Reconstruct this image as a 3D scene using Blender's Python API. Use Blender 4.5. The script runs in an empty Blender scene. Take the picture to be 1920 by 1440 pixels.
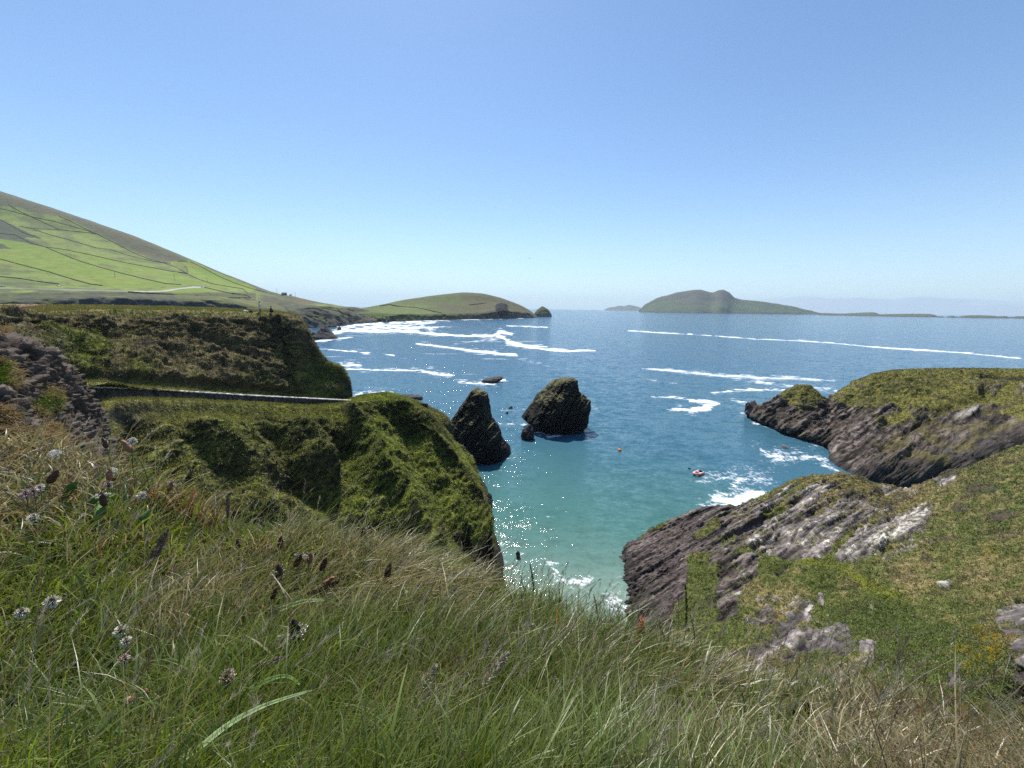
import bpy, bmesh, math, random
import numpy as np
from mathutils import Vector, Matrix
from mathutils.bvhtree import BVHTree

R = math.radians
random.seed(7)
rng = np.random.default_rng(7)
scene = bpy.context.scene
col = scene.collection

# ------------------------------------------------------------------ camera
H = 36.0                      # eye height above the sea, metres
F = 721.0                     # focal length in pixels of the 1920 px wide photograph
TILT, ROLL = R(11.17), R(0.75)
cam_data = bpy.data.cameras.new("camera")
cam_data.sensor_width = 36.0
cam_data.lens = 36.0 * F / 1920.0
cam_data.clip_start = 0.05
cam_data.clip_end = 90000.0
cam = bpy.data.objects.new("camera", cam_data)
col.objects.link(cam)
M3 = Matrix.Rotation(math.pi / 2 - TILT, 3, 'X') @ Matrix.Rotation(ROLL, 3, 'Z')
cam.matrix_world = Matrix.Translation((0, 0, H)) @ M3.to_4x4()
scene.camera = cam
scene.cycles.use_denoising = False
scene.cycles.sample_clamp_indirect = 2.0
scene.cycles.caustics_reflective = False
scene.cycles.caustics_refractive = False
scene.render.resolution_x, scene.render.resolution_y = 1024, 768
RM = np.array(M3)
EYE = np.array([0.0, 0.0, H])

# ------------------------------------------------------------------ sky and sun
SUN_EL, SUN_AZ = R(58), R(-17)
world = bpy.data.worlds.new("World")
scene.world = world
world.use_nodes = True
wn, wl = world.node_tree.nodes, world.node_tree.links
wn.clear()
out = wn.new("ShaderNodeOutputWorld")
bg = wn.new("ShaderNodeBackground")
sky = wn.new("ShaderNodeTexSky")
sky.sky_type = 'NISHITA'
sky.sun_disc = False
sky.sun_elevation = SUN_EL
sky.sun_rotation = SUN_AZ
sky.altitude = 0
sky.air_density = 1.0
sky.dust_density = 0.25
sky.ozone_density = 1.6
bg.inputs["Strength"].default_value = 0.10
hsv = wn.new("ShaderNodeHueSaturation")
hsv.inputs["Saturation"].default_value = 1.02
hsv.inputs["Value"].default_value = 1.09
wl.new(sky.outputs[0], hsv.inputs["Color"])
tint = wn.new("ShaderNodeMixRGB"); tint.blend_type = 'MULTIPLY'; tint.inputs[0].default_value = 1.0
tint.inputs[2].default_value = (0.90, 1.0, 1.08, 1)
wl.new(hsv.outputs[0], tint.inputs[1])
tc = wn.new("ShaderNodeTexCoord")
sep = wn.new("ShaderNodeSeparateXYZ")
wl.new(tc.outputs["Generated"], sep.inputs[0])
def wmath(op, a, b=None, c=None, clamp=False):
    n = wn.new("ShaderNodeMath"); n.operation = op; n.use_clamp = clamp
    for i, v in enumerate((a, b, c)):
        if v is None: continue
        if isinstance(v, (int, float)): n.inputs[i].default_value = v
        else: wl.new(v, n.inputs[i])
    return n.outputs[0]
# pale blue air near the horizon
air = wmath('POWER', wmath('SUBTRACT', 1.0, wmath('ABSOLUTE', sep.outputs["Z"]), clamp=True), 9.0)
mixa = wn.new("ShaderNodeMixRGB")
mixa.inputs[2].default_value = (4.8, 6.4, 8.0, 1)
wl.new(wmath('MULTIPLY', air, 0.9), mixa.inputs[0]); wl.new(tint.outputs[0], mixa.inputs[1])
# a low fog bank on the horizon to the west (right)
cn = wn.new("ShaderNodeTexNoise"); cn.inputs["Scale"].default_value = 9.0; cn.inputs["Detail"].default_value = 6
cm_map = wn.new("ShaderNodeMapping"); cm_map.inputs["Scale"].default_value = (1.0, 1.0, 4.5)
wl.new(tc.outputs["Generated"], cm_map.inputs["Vector"]); wl.new(cm_map.outputs[0], cn.inputs["Vector"])
topz = wmath('MULTIPLY_ADD', wmath('SUBTRACT', cn.outputs["Fac"], 0.5), 0.045, 0.024)
bank = wn.new("ShaderNodeMapRange"); bank.interpolation_type = 'SMOOTHSTEP'
bank.inputs[1].default_value = -0.004; bank.inputs[2].default_value = 0.004
wl.new(wmath('SUBTRACT', topz, sep.outputs["Z"]), bank.inputs[0])
az = wn.new("ShaderNodeMapRange"); az.interpolation_type = 'SMOOTHSTEP'
az.inputs[1].default_value = 0.46; az.inputs[2].default_value = 0.66
wl.new(sep.outputs["X"], az.inputs[0])
mixb = wn.new("ShaderNodeMixRGB")
mixb.inputs[2].default_value = (4.2, 4.9, 6.6, 1)
wl.new(wmath('MULTIPLY', wmath('MULTIPLY', bank.outputs[0], az.outputs[0]), 0.8), mixb.inputs[0]); wl.new(mixa.outputs[0], mixb.inputs[1])
wl.new(mixb.outputs[0], bg.inputs["Color"])
wl.new(bg.outputs[0], out.inputs["Surface"])
sun_d = bpy.data.lights.new("sun", 'SUN')
sun_d.energy = 5.0
sun_d.angle = R(0.5)
sun_d.color = (1.0, 0.95, 0.87)
sun = bpy.data.objects.new("sun", sun_d)
col.objects.link(sun)
SUNV = Vector((math.sin(SUN_AZ) * math.cos(SUN_EL), math.cos(SUN_AZ) * math.cos(SUN_EL), math.sin(SUN_EL)))
sun.rotation_euler = SUNV.to_track_quat('Z', 'Y').to_euler()
sun.location = (0, 0, 300)
scene.view_settings.view_transform = 'Standard'
scene.view_settings.look = 'None'
scene.view_settings.exposure = 0.40
scene.view_settings.gamma = 1.0

# ------------------------------------------------------------------ geometry helpers
def W(px, py, D):
    """the world point seen at a photograph pixel, at forward distance D"""
    d = RM @ np.array([(px - 960) / F, -(py - 720) / F, -1.0])
    return EYE + d * (D / d[1])

def S(px, py, z=0.0):
    """where a pixel's ray meets the level z"""
    d = RM @ np.array([(px - 960) / F, -(py - 720) / F, -1.0])
    return EYE + d * ((z - H) / d[2])

def hz(px):
    return 580 + 0.0132 * (px - 1145)

def Z(px, D, z=0.0):
    """point of level z in column px at forward distance D"""
    py = hz(px) + (H - z) * 735.0 / D
    p = W(px, py, D)
    for _ in range(6):
        py += (p[2] - z) * 700.0 / D
        p = W(px, py, D)
    p[2] = z
    return p

def project(P):
    q = (P - EYE) @ RM
    w = np.where(q[:, 2] < -1e-6, -q[:, 2], 1e-6)
    return 960 + F * q[:, 0] / w, 720 - F * q[:, 1] / w

_perm = np.random.default_rng(3).permutation(256)
_perm = np.concatenate([_perm, _perm, _perm])
_grad = np.random.default_rng(4).normal(size=(256, 3))
_grad /= np.linalg.norm(_grad, axis=1)[:, None]

def perlin(P):
    P = np.asarray(P, dtype=np.float64)
    res = np.empty(len(P))
    for s in range(0, len(P), 200000):
        p = P[s:s + 200000]
        i = np.floor(p).astype(np.int64)
        f = p - i
        u = f * f * f * (f * (f * 6 - 15) + 10)
        i &= 255
        tot = 0
        for dx in (0, 1):
            wx = u[:, 0] if dx else 1 - u[:, 0]
            for dy in (0, 1):
                wy = u[:, 1] if dy else 1 - u[:, 1]
                for dz in (0, 1):
                    wz = u[:, 2] if dz else 1 - u[:, 2]
                    h = _perm[_perm[_perm[(i[:, 0] + dx) & 255] + ((i[:, 1] + dy) & 255)] + ((i[:, 2] + dz) & 255)]
                    g = _grad[h]
                    tot = tot + wx * wy * wz * (g[:, 0] * (f[:, 0] - dx) + g[:, 1] * (f[:, 1] - dy) + g[:, 2] * (f[:, 2] - dz))
        res[s:s + 200000] = tot * 1.6
    return res

def fbm(P, freq=1.0, octv=4, gain=0.5, seed=0.0, ridged=False):
    t, a, n = 0, 1.0, 0
    for k in range(octv):
        v = perlin(P * freq + seed + 17.3 * k)
        if ridged:
            v = 1 - 2 * np.abs(v)
        t = t + a * v
        n += a
        a *= gain
        freq *= 2.03
    return t / n

def sstep(a, b, x):
    t = np.clip((x - a) / (b - a), 0, 1)
    return t * t * (3 - 2 * t)

def lerp(a, b, t):
    return np.asarray(a) + (np.asarray(b) - np.asarray(a)) * np.asarray(t)[:, None]

def in_poly(px, py, poly):
    res = np.zeros(len(px), bool)
    n = len(poly)
    for i in range(n):
        x1, y1 = poly[i]
        x2, y2 = poly[(i + 1) % n]
        if y1 == y2:
            continue
        c = ((y1 > py) != (y2 > py)) & (px < (x2 - x1) * (py - y1) / (y2 - y1) + x1)
        res ^= c
    return res

def seg_dist(px, py, line):
    """distance to a polyline, signed side (+ right of its direction), and t along it"""
    best = np.full(len(px), 1e9)
    side = np.zeros(len(px))
    tt = np.zeros(len(px))
    n = len(line) - 1
    for i in range(n):
        (x1, y1), (x2, y2) = line[i][:2], line[i + 1][:2]
        dx, dy = x2 - x1, y2 - y1
        t = np.clip(((px - x1) * dx + (py - y1) * dy) / (dx * dx + dy * dy + 1e-9), 0, 1)
        ex, ey = px - (x1 + t * dx), py - (y1 + t * dy)
        d = np.hypot(ex, ey)
        m = d < best
        best = np.where(m, d, best)
        side = np.where(m, np.sign(dx * ey - dy * ex), side)
        tt = np.where(m, (i + t) / n, tt)
    return best, side, tt

def anchors(px, py, pts, power=3.0, scale=1.0):
    """inverse-distance blend of values given at photograph pixels"""
    num, den = 0, 0
    for q in pts:
        w = 1.0 / (((px - q[0]) ** 2 + (py - q[1]) ** 2) / scale ** 2 + 30.0) ** (power / 2)
        num = num + w[:, None] * np.array(q[2])[None, :]
        den = den + w
    return num / den[:, None]

def build_mesh(name, V, quads=None, tris=None, mat=None, colr=None, smooth=True, parent=None, extra=None):
    me = bpy.data.meshes.new(name)
    V = np.ascontiguousarray(V, dtype=np.float32)
    parts, tot = [], []
    if quads is not None and len(quads):
        parts.append(np.asarray(quads, np.int32).ravel()); tot.append(np.full(len(quads), 4, np.int32))
    if tris is not None and len(tris):
        parts.append(np.asarray(tris, np.int32).ravel()); tot.append(np.full(len(tris), 3, np.int32))
    loops = np.concatenate(parts); tot = np.concatenate(tot)
    start = np.concatenate([[0], np.cumsum(tot)[:-1]]).astype(np.int32)
    me.vertices.add(len(V)); me.vertices.foreach_set("co", V.ravel())
    me.loops.add(len(loops)); me.loops.foreach_set("vertex_index", loops)
    me.polygons.add(len(tot)); me.polygons.foreach_set("loop_start", start)
    me.polygons.foreach_set("use_smooth", np.full(len(tot), smooth, dtype=bool))
    me.update(calc_edges=True)
    if colr is not None:
        a = me.color_attributes.new("Col", 'FLOAT_COLOR', 'POINT')
        c = np.ones((len(V), 4), np.float32); c[:, :colr.shape[1]] = colr
        a.data.foreach_set("color", c.ravel())
    if extra:
        for k, v in extra.items():
            a = me.attributes.new(k, 'FLOAT', 'POINT')
            a.data.foreach_set("value", np.ascontiguousarray(v, dtype=np.float32))
    me.validate()
    if mat:
        me.materials.append(mat)
    o = bpy.data.objects.new(name, me)
    col.objects.link(o)
    if parent:
        o.parent = parent
    return o

def tag(o, label=None, cat=None, group=None, kind=None):
    for k, v in (("label", label), ("category", cat), ("group", group), ("kind", kind)):
        if v:
            o[k] = v
    return o

def empty(name, loc=(0, 0, 0), rz=0.0):
    o = bpy.data.objects.new(name, None)
    o.location = loc
    o.rotation_euler = (0, 0, rz)
    o.empty_display_size = 0.2
    col.objects.link(o)
    return o

def _tan(d1, d2):
    """slope limited so that the curve never overshoots its points"""
    a = np.minimum(np.abs(0.5 * (d1 + d2)), 1.8 * np.minimum(np.abs(d1), np.abs(d2)))
    return np.where(d1 * d2 > 0, np.sign(d1) * a, 0.0)

def spline_axis(A, n_per, ten=0.42):
    """cardinal spline along axis 0 with n_per[i] samples on interval i"""
    res = []
    n = len(A)
    for i in range(n - 1):
        p0, p1, p2, p3 = A[max(i - 1, 0)], A[i], A[i + 1], A[min(i + 2, n - 1)]
        m1, m2 = _tan(p1 - p0, p2 - p1), _tan(p2 - p1, p3 - p2)
        for k in range(n_per[i]):
            t = k / n_per[i]
            res.append((2 * t ** 3 - 3 * t ** 2 + 1) * p1 + (t ** 3 - 2 * t ** 2 + t) * m1 + (-2 * t ** 3 + 3 * t ** 2) * p2 + (t ** 3 - t ** 2) * m2)
    res.append(A[-1])
    return np.array(res)

def grid_normals(G):
    du = np.gradient(G, axis=1)
    dv = np.gradient(G, axis=0)
    n = np.cross(du, dv)
    l = np.linalg.norm(n, axis=2, keepdims=True)
    return n / np.maximum(l, 1e-12)

def grid_quads(nv, nu, flip=False):
    i = np.arange(nv * nu).reshape(nv, nu)
    q = np.stack([i[:-1, :-1], i[:-1, 1:], i[1:, 1:], i[1:, :-1]], -1).reshape(-1, 4)
    return q[:, ::-1] if flip else q

class Land:
    """a sheet of ground lofted through rows of world points, then roughened"""
    def __init__(self, net, step, row_dens=None, col_dens=None, cap=900):
        net = np.array(net, dtype=float)          # rows x cols x 3
        dr = np.linalg.norm(np.diff(net, axis=0), axis=2)
        dc = np.linalg.norm(np.diff(net, axis=1), axis=2)
        nr = [int(np.clip(np.median(dr[i]) / step * (row_dens[i] if row_dens else 1), 2, cap)) for i in range(len(net) - 1)]
        nc = [int(np.clip(np.median(dc[:, j]) / step * (col_dens[j] if col_dens else 1), 2, cap)) for j in range(net.shape[1] - 1)]
        G = spline_axis(net, nr)
        G = np.transpose(spline_axis(np.transpose(G, (1, 0, 2)), nc), (1, 0, 2))
        self.G = G
        self.shape = G.shape[:2]
        N = grid_normals(G)
        if np.median(N[..., 2]) < 0:
            N = -N; self.flip = True
        else:
            self.flip = False
        self.N = N.reshape(-1, 3)
        self.P = G.reshape(-1, 3)
        self.px, self.py = project(self.P)
    def displace(self, amt, direction=None):
        self.P = self.P + (self.N if direction is None else np.asarray(direction)) * amt[:, None]
    def renormal(self):
        N = grid_normals(self.P.reshape(*self.shape, 3)).reshape(-1, 3)
        self.N = -N if self.flip else N
        return self.N
    def make(self, name, mat, colr, smooth=True, extra=None):
        self.q = grid_quads(*self.shape, flip=self.flip)
        self.obj = build_mesh(name, self.P, quads=self.q, mat=mat, colr=colr, smooth=smooth, extra=extra)
        return self.obj
    def bvh(self):
        return BVHTree.FromPolygons([tuple(p) for p in self.P], [tuple(int(k) for k in f) for f in grid_quads(*self.shape)])

def pixel_hit(bvh, px, py, far=1e5):
    d = RM @ np.array([(px - 960) / F, -(py - 720) / F, -1.0])
    d /= np.linalg.norm(d)
    h = bvh.ray_cast(Vector(EYE), Vector(d), far)
    return None if h[0] is None else np.array(h[0])

def strata(P, nb, h, warp=0.3, seed=0.0, along=0.07, crack=False):
    """stepped bedding planes: each bed stands out or back by its own amount"""
    nb = np.array(nb, float); nb /= np.linalg.norm(nb)
    t = (P @ nb) / h + warp * fbm(P, 0.25 / h, 3, seed=seed)
    k = np.floor(t)
    f = t - k
    a = np.cross(nb, [0.31, 0.2, 0.93]); a /= np.linalg.norm(a)
    b = np.cross(nb, a)
    def lev(kk):
        return perlin(np.stack([kk * 7.31 + seed, P @ a * along / h + kk * 3.7, P @ b * along / h + kk * 5.1], -1))
    e = sstep(0.84, 1.0, f)
    v = lev(k) * (1 - e) + lev(k + 1) * e - 0.35 * sstep(0.9, 0.97, f)
    return (v, sstep(0.80, 0.93, f)) if crack else v

# ------------------------------------------------------------------ materials
def new_mat(name):
    m = bpy.data.materials.new(name)
    m.use_nodes = True
    nt = m.node_tree
    nt.nodes.clear()
    return m, nt, nt.nodes.new, nt.links.new

def land_mat(name, scale, strength, rough=0.9, var=0.35, dist=0.1, spec=0.15, nb=None, bed=0.25, fine=5.0):
    m, nt, N, L = new_mat(name)
    o = N("ShaderNodeOutputMaterial"); p = N("ShaderNodeBsdfPrincipled")
    p.inputs["Roughness"].default_value = rough
    p.inputs["Specular IOR Level"].default_value = spec
    a = N("ShaderNodeAttribute"); a.attribute_name = "Col"
    g = N("ShaderNodeNewGeometry")
    def noise(sc, det, vec, rg=0.65):
        n = N("ShaderNodeTexNoise"); n.inputs["Scale"].default_value = sc
        n.inputs["Detail"].default_value = det; n.inputs["Roughness"].default_value = rg
        L(vec, n.inputs["Vector"])
        return n.outputs["Fac"]
    def rng_(v, lo, hi, a0=0.25, a1=0.75):
        r = N("ShaderNodeMapRange"); r.inputs[1].default_value = a0; r.inputs[2].default_value = a1
        r.inputs[3].default_value = lo; r.inputs[4].default_value = hi
        L(v, r.inputs[0])
        return r.outputs[0]
    def mul(c, f):
        x = N("ShaderNodeVectorMath"); x.operation = 'SCALE'
        L(c, x.inputs[0]); L(f, x.inputs["Scale"])
        return x.outputs[0]
    n1 = noise(scale, 5, g.outputs["Position"])
    n2 = noise(scale * fine, 4, g.outputs["Position"])
    c = mul(a.outputs["Color"], rng_(n1, 1 - var, 1 + var))
    c = mul(c, rng_(n2, 1 - 0.8 * var, 1 + 0.8 * var))
    b1 = N("ShaderNodeBump"); b1.inputs["Strength"].default_value = strength; b1.inputs["Distance"].default_value = dist
    L(n1, b1.inputs["Height"])
    b2 = N("ShaderNodeBump"); b2.inputs["Strength"].default_value = strength; b2.inputs["Distance"].default_value = dist / fine * 1.3
    L(n2, b2.inputs["Height"]); L(b1.outputs[0], b2.inputs["Normal"])
    nrm = b2.outputs[0]
    if nb is not None:
        # beds and cracks: noise drawn out along the bedding planes
        nb = np.array(nb, float); nb /= np.linalg.norm(nb)
        u = np.cross(nb, [0.31, 0.2, 0.93]); u /= np.linalg.norm(u); v = np.cross(nb, u)
        rk = N("ShaderNodeAttribute"); rk.attribute_name = "rock"
        cx = N("ShaderNodeCombineXYZ")
        for ax_, vec_, k_ in (("X", u, 0.10), ("Y", v, 0.10), ("Z", nb, 1.0)):
            d = N("ShaderNodeVectorMath"); d.operation = 'DOT_PRODUCT'; d.inputs[1].default_value = tuple(vec_ * k_ / bed)
            L(g.outputs["Position"], d.inputs[0]); L(d.outputs["Value"], cx.inputs[ax_])
        sN = noise(0.55, 7, cx.outputs[0], 0.68)
        dk = N("ShaderNodeValToRGB")
        e = dk.color_ramp.elements
        e[0].position = 0.36; e[0].color = (0.16, 0.15, 0.15, 1)
        e[1].position = 0.62; e[1].color = (1.45, 1.42, 1.40, 1)
        e3 = e.new(0.44); e3.color = (0.8, 0.78, 0.77, 1)
        L(sN, dk.inputs[0])
        mx = N("ShaderNodeMixRGB"); mx.blend_type = 'MULTIPLY'
        L(rk.outputs["Fac"], mx.inputs[0]); L(c, mx.inputs[1]); L(dk.outputs[0], mx.inputs[2])
        c = mx.outputs[0]
        b3 = N("ShaderNodeBump"); b3.inputs["Distance"].default_value = bed * 1.1
        L(rk.outputs["Fac"], b3.inputs["Strength"]); L(sN, b3.inputs["Height"]); L(nrm, b3.inputs["Normal"])
        nrm = b3.outputs[0]
    L(c, p.inputs["Base Color"]); L(nrm, p.inputs["Normal"])
    L(p.outputs[0], o.inputs[0])
    return m

def plain_mat(name, rgb, rough=0.7, spec=0.3, noise=0.15, scale=20.0):
    m, nt, N, L = new_mat(name)
    o = N("ShaderNodeOutputMaterial"); p = N("ShaderNodeBsdfPrincipled")
    p.inputs["Roughness"].default_value = rough
    p.inputs["Specular IOR Level"].default_value = spec
    t = N("ShaderNodeTexCoord"); n1 = N("ShaderNodeTexNoise"); n1.inputs["Scale"].default_value = scale
    n1.inputs["Detail"].default_value = 4
    L(t.outputs["Object"], n1.inputs["Vector"])
    r = N("ShaderNodeValToRGB")
    r.color_ramp.elements[0].position = 0.3; r.color_ramp.elements[1].position = 0.7
    r.color_ramp.elements[0].color = (*[c * (1 - noise) for c in rgb], 1)
    r.color_ramp.elements[1].color = (*[min(1, c * (1 + noise)) for c in rgb], 1)
    L(n1.outputs["Fac"], r.inputs[0]); L(r.outputs[0], p.inputs["Base Color"])
    L(p.outputs[0], o.inputs[0])
    return m

def leaf_mat(name, trans=0.38, gloss=0.05):
    m, nt, N, L = new_mat(name)
    o = N("ShaderNodeOutputMaterial")
    a = N("ShaderNodeAttribute"); a.attribute_name = "Col"
    d = N("ShaderNodeBsdfDiffuse"); t = N("ShaderNodeBsdfTranslucent"); g = N("ShaderNodeBsdfGlossy")
    g.inputs["Roughness"].default_value = 0.42
    L(a.outputs["Color"], d.inputs["Color"])
    hs = N("ShaderNodeHueSaturation"); hs.inputs["Saturation"].default_value = 1.15; hs.inputs["Value"].default_value = 1.25
    L(a.outputs["Color"], hs.inputs["Color"]); L(hs.outputs[0], t.inputs["Color"])
    m1 = N("ShaderNodeMixShader"); m1.inputs[0].default_value = trans
    L(d.outputs[0], m1.inputs[1]); L(t.outputs[0], m1.inputs[2])
    m2 = N("ShaderNodeMixShader"); m2.inputs[0].default_value = gloss
    L(m1.outputs[0], m2.inputs[1]); L(g.outputs[0], m2.inputs[2])
    L(m2.outputs[0], o.inputs[0])
    return m

MAT_FAR = land_mat("far_hillside", 0.05, 0.6, var=0.25, dist=4.0)
MAT_MID = land_mat("cliff_turf_and_rock", 1.1, 0.8, var=0.35, dist=0.35)
MAT_NEAR = land_mat("near_turf_and_rock", 2.2, 0.8, var=0.4, dist=0.16)
MAT_ROCK = land_mat("wet_dark_rock", 0.9, 0.8, var=0.35, dist=0.4, rough=0.75, spec=0.25)
NB = np.cross((0.90, 0.34, 0.27), (-0.2, 0.5, -0.84))
NB2 = np.cross((0.85, 0.25, 0.45), (0.2, 0.75, -0.62))
NBS = np.cross((0.5, 0.35, 0.8), (0.25, 0.9, -0.1))
MAT_PROM = land_mat("bedded_grey_rock_and_turf", 1.4, 0.8, var=0.38, dist=0.22, nb=NB, bed=0.45)
MAT_RHEAD = land_mat("bedded_dark_rock_and_turf", 0.9, 0.8, var=0.38, dist=0.35, nb=NB2, bed=0.8)
MAT_STACK = land_mat("bedded_black_rock", 0.8, 0.7, var=0.35, dist=0.3, nb=NBS, bed=0.7, rough=0.8, spec=0.2)
MAT_SOIL = land_mat("soil_and_thatch", 12.0, 1.0, var=0.5, dist=0.03)
MAT_GRASS = leaf_mat("grass_blades", 0.46, 0.05)
MAT_TURF = leaf_mat("turf_blades", 0.25, 0.02)

# ------------------------------------------------------------------ sea
def make_sea():
    m, nt, N, L = new_mat("sea_water")
    o = N("ShaderNodeOutputMaterial"); p = N("ShaderNodeBsdfPrincipled")
    p.inputs["IOR"].default_value = 1.33
    p.inputs["Specular IOR Level"].default_value = 0.42
    geo = N("ShaderNodeNewGeometry")
    sh = N("ShaderNodeAttribute"); sh.attribute_name = "shallow"
    fo = N("ShaderNodeAttribute"); fo.attribute_name = "foam"
    ramp = N("ShaderNodeValToRGB")
    e = ramp.color_ramp.elements
    e[0].position = 0.0; e[0].color = (0.038, 0.112, 0.182, 1)
    e[1].position = 1.0; e[1].color = (0.17, 0.245, 0.195, 1)
    e2 = ramp.color_ramp.elements.new(0.35); e2.color = (0.046, 0.130, 0.160, 1)
    e3 = ramp.color_ramp.elements.new(0.7); e3.color = (0.058, 0.152, 0.138, 1)
    L(sh.outputs["Fac"], ramp.inputs[0])
    # broken foam: mask against noise in world space
    def noise(scale, detail, rough, vec, dist=0.0):
        n = N("ShaderNodeTexNoise"); n.inputs["Scale"].default_value = scale; n.inputs["Detail"].default_value = detail
        n.inputs["Roughness"].default_value = rough; n.inputs["Distortion"].default_value = dist
        L(vec, n.inputs["Vector"])
        return n
    mp = N("ShaderNodeMapping"); mp.inputs["Scale"].default_value = (0.55, 1.0, 1.0); mp.inputs["Rotation"].default_value = (0, 0, R(12))
    L(geo.outputs["Position"], mp.inputs["Vector"])
    nf = noise(1.1, 6, 0.72, geo.outputs["Position"], 0.9)
    nf2 = noise(0.16, 5, 0.7, mp.outputs[0], 0.5)
    nm = N("ShaderNodeMath"); nm.operation = 'ADD'
    L(nf.outputs["Fac"], nm.inputs[0]); L(nf2.outputs["Fac"], nm.inputs[1])
    ad = N("ShaderNodeMath"); ad.operation = 'MULTIPLY_ADD'; ad.inputs[1].default_value = 1.15
    L(nm.outputs[0], ad.inputs[0]); ad.inputs[2].default_value = -1.15
    ad2 = N("ShaderNodeMath"); ad2.operation = 'ADD'
    L(ad.outputs[0], ad2.inputs[0]); L(fo.outputs["Fac"], ad2.inputs[1])
    mr = N("ShaderNodeMapRange"); mr.interpolation_type = 'SMOOTHSTEP'
    mr.inputs[1].default_value = 0.36; mr.inputs[2].default_value = 0.92
    L(ad2.outputs[0], mr.inputs[0])
    mix = N("ShaderNodeMixRGB"); mix.inputs[2].default_value = (0.74, 0.78, 0.82, 1)
    L(mr.outputs[0], mix.inputs[0]); L(ramp.outputs[0], mix.inputs[1]); L(mix.outputs[0], p.inputs["Base Color"])
    mrr = N("ShaderNodeMapRange"); mrr.inputs[3].default_value = 0.09; mrr.inputs[4].default_value = 0.8
    L(mr.outputs[0], mrr.inputs[0]); L(mrr.outputs[0], p.inputs["Roughness"])
    # ripples: the slope of the water itself, from stretched noises at three sizes (it does not fade with distance)
    acc = None
    for sc_, dt, amp_ in ((0.16, 3, 0.20), (0.6, 4, 0.50), (2.4, 3, 0.46), (15.0, 2, 0.62)):
        nn = noise(sc_, dt, 0.6, mp.outputs[0])
        sb = N("ShaderNodeVectorMath"); sb.operation = 'SUBTRACT'; sb.inputs[1].default_value = (0.5, 0.5, 0.5)
        L(nn.outputs["Color"], sb.inputs[0])
        mu = N("ShaderNodeVectorMath"); mu.operation = 'MULTIPLY'; mu.inputs[1].default_value = (amp_ * 0.9, amp_ * 1.7, 0)
        L(sb.outputs[0], mu.inputs[0])
        if acc is None: acc = mu
        else:
            aa = N("ShaderNodeVectorMath"); aa.operation = 'ADD'
            L(acc.outputs[0], aa.inputs[0]); L(mu.outputs[0], aa.inputs[1]); acc = aa
    tl = N("ShaderNodeVectorMath"); tl.operation = 'ADD'; tl.inputs[1].default_value = (0.0, -0.045, 0.0)   # fixed tilt added to the shading normal so the water mirrors higher sky
    L(acc.outputs[0], tl.inputs[0]); acc = tl
    aa = N("ShaderNodeVectorMath"); aa.operation = 'ADD'; L(acc.outputs[0], aa.inputs[0]); L(geo.outputs["Normal"], aa.inputs[1])
    nz = N("ShaderNodeVectorMath"); nz.operation = 'NORMALIZE'; L(aa.outputs[0], nz.inputs[0]); L(nz.outputs[0], p.inputs["Normal"])
    L(p.outputs[0], o.inputs[0])

    th = np.linspace(R(-72), R(72), 900)
    r = np.concatenate([np.linspace(8, 26, 8), 27 * np.exp(np.linspace(0, math.log(600 / 27), 520)), np.exp(np.linspace(math.log(606), math.log(21000), 130))])
    T, RR = np.meshgrid(th, r)
    P = np.stack([RR * np.sin(T), RR * np.cos(T), np.zeros_like(T)], -1).reshape(-1, 3)
    px, py = project(P)
    vis = (P[:, 1] > 5)
    px = np.where(vis, px, -9999); py = np.where(vis, py, -9999)
    rr = RR.ravel()
    # foam traced where it lies on the water
    foam = np.zeros(len(P))
    wn_ = fbm(np.stack([px * 0.03, py * 0.12, 0 * px], -1), 1.0, 4)
    wn2 = fbm(np.stack([px * 0.012, py * 0.05, 0 * px + 5], -1), 1.0, 3)
    wn3 = fbm(np.stack([px * 0.06, py * 0.45, 0 * px + 9], -1), 1.0, 4)
    fade = np.clip(1 - (rr - 400) / 300, 0.0, 1)
    dep_ = np.clip((py - 578) / 60, 0.35, 3.5)
    qx_, qy_ = px + 9 * wn_ * dep_, py + (1.1 * wn3 + 1.0 * wn_) * dep_
    def streak(line, w, s=1.0, soft=1.6, rag=0.9, solid=False):
        d, side, t = seg_dist(qx_, qy_, line)
        ww = np.asarray(w, float)
        ww = np.interp(t, np.linspace(0, 1, len(ww)), ww) if ww.ndim else np.full(len(px), float(ww))
        ww = 1.5 * ww * np.clip(1 + 1.3 * rag * wn_ + 0.8 * wn2, 0.12, 3)
        if solid:
            np.maximum(foam, s * np.clip(1.10 - 0.9 * d / np.maximum(ww, 0.05), 0, 1) * np.clip(1.0 + 0.35 * wn3, 0.6, 1.1), out=foam)
        v = s * np.clip(1.10 - 0.9 * d / np.maximum(ww, 0.05) * (1.6 / soft), 0, 1) * np.clip(0.86 + 1.3 * wn3, 0.15, 1.15)
        if s > 0.6:
            v = np.maximum(v, 0.72 * s * np.clip(1 - d / np.maximum(3.2 * ww, 0.1), 0, 1) * np.clip(0.70 + 1.6 * wn3, 0, 1.2))
        np.maximum(foam, v, out=foam)
    streak([(630, 618), (660, 611), (700, 606), (760, 604), (830, 599), (900, 598), (1003, 595)], [5, 5, 5, 3.5, 2.4, 1.6, 0.8])
    streak([(600, 632), (640, 622), (700, 613), (760, 609), (815, 604)], [3, 5, 5, 4, 2], 0.9)
    streak([(640, 620), (700, 621), (745, 620), (800, 625), (870, 630), (925, 629), (940, 622), (960, 627)], [1.6, 2.6, 3.4, 2.4, 2, 3, 4, 2], solid=True)
    streak([(935, 630), (950, 640), (980, 648), (1024, 650)], [4.5, 5, 3, 1.6], solid=True)
    streak([(970, 647), (1030, 656), (1070, 658), (1114, 657)], [2.2, 2.4, 2.4, 1.6], solid=True)
    streak([(850, 646), (890, 640), (935, 635)], [1.5, 3, 4], 0.62)
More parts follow.
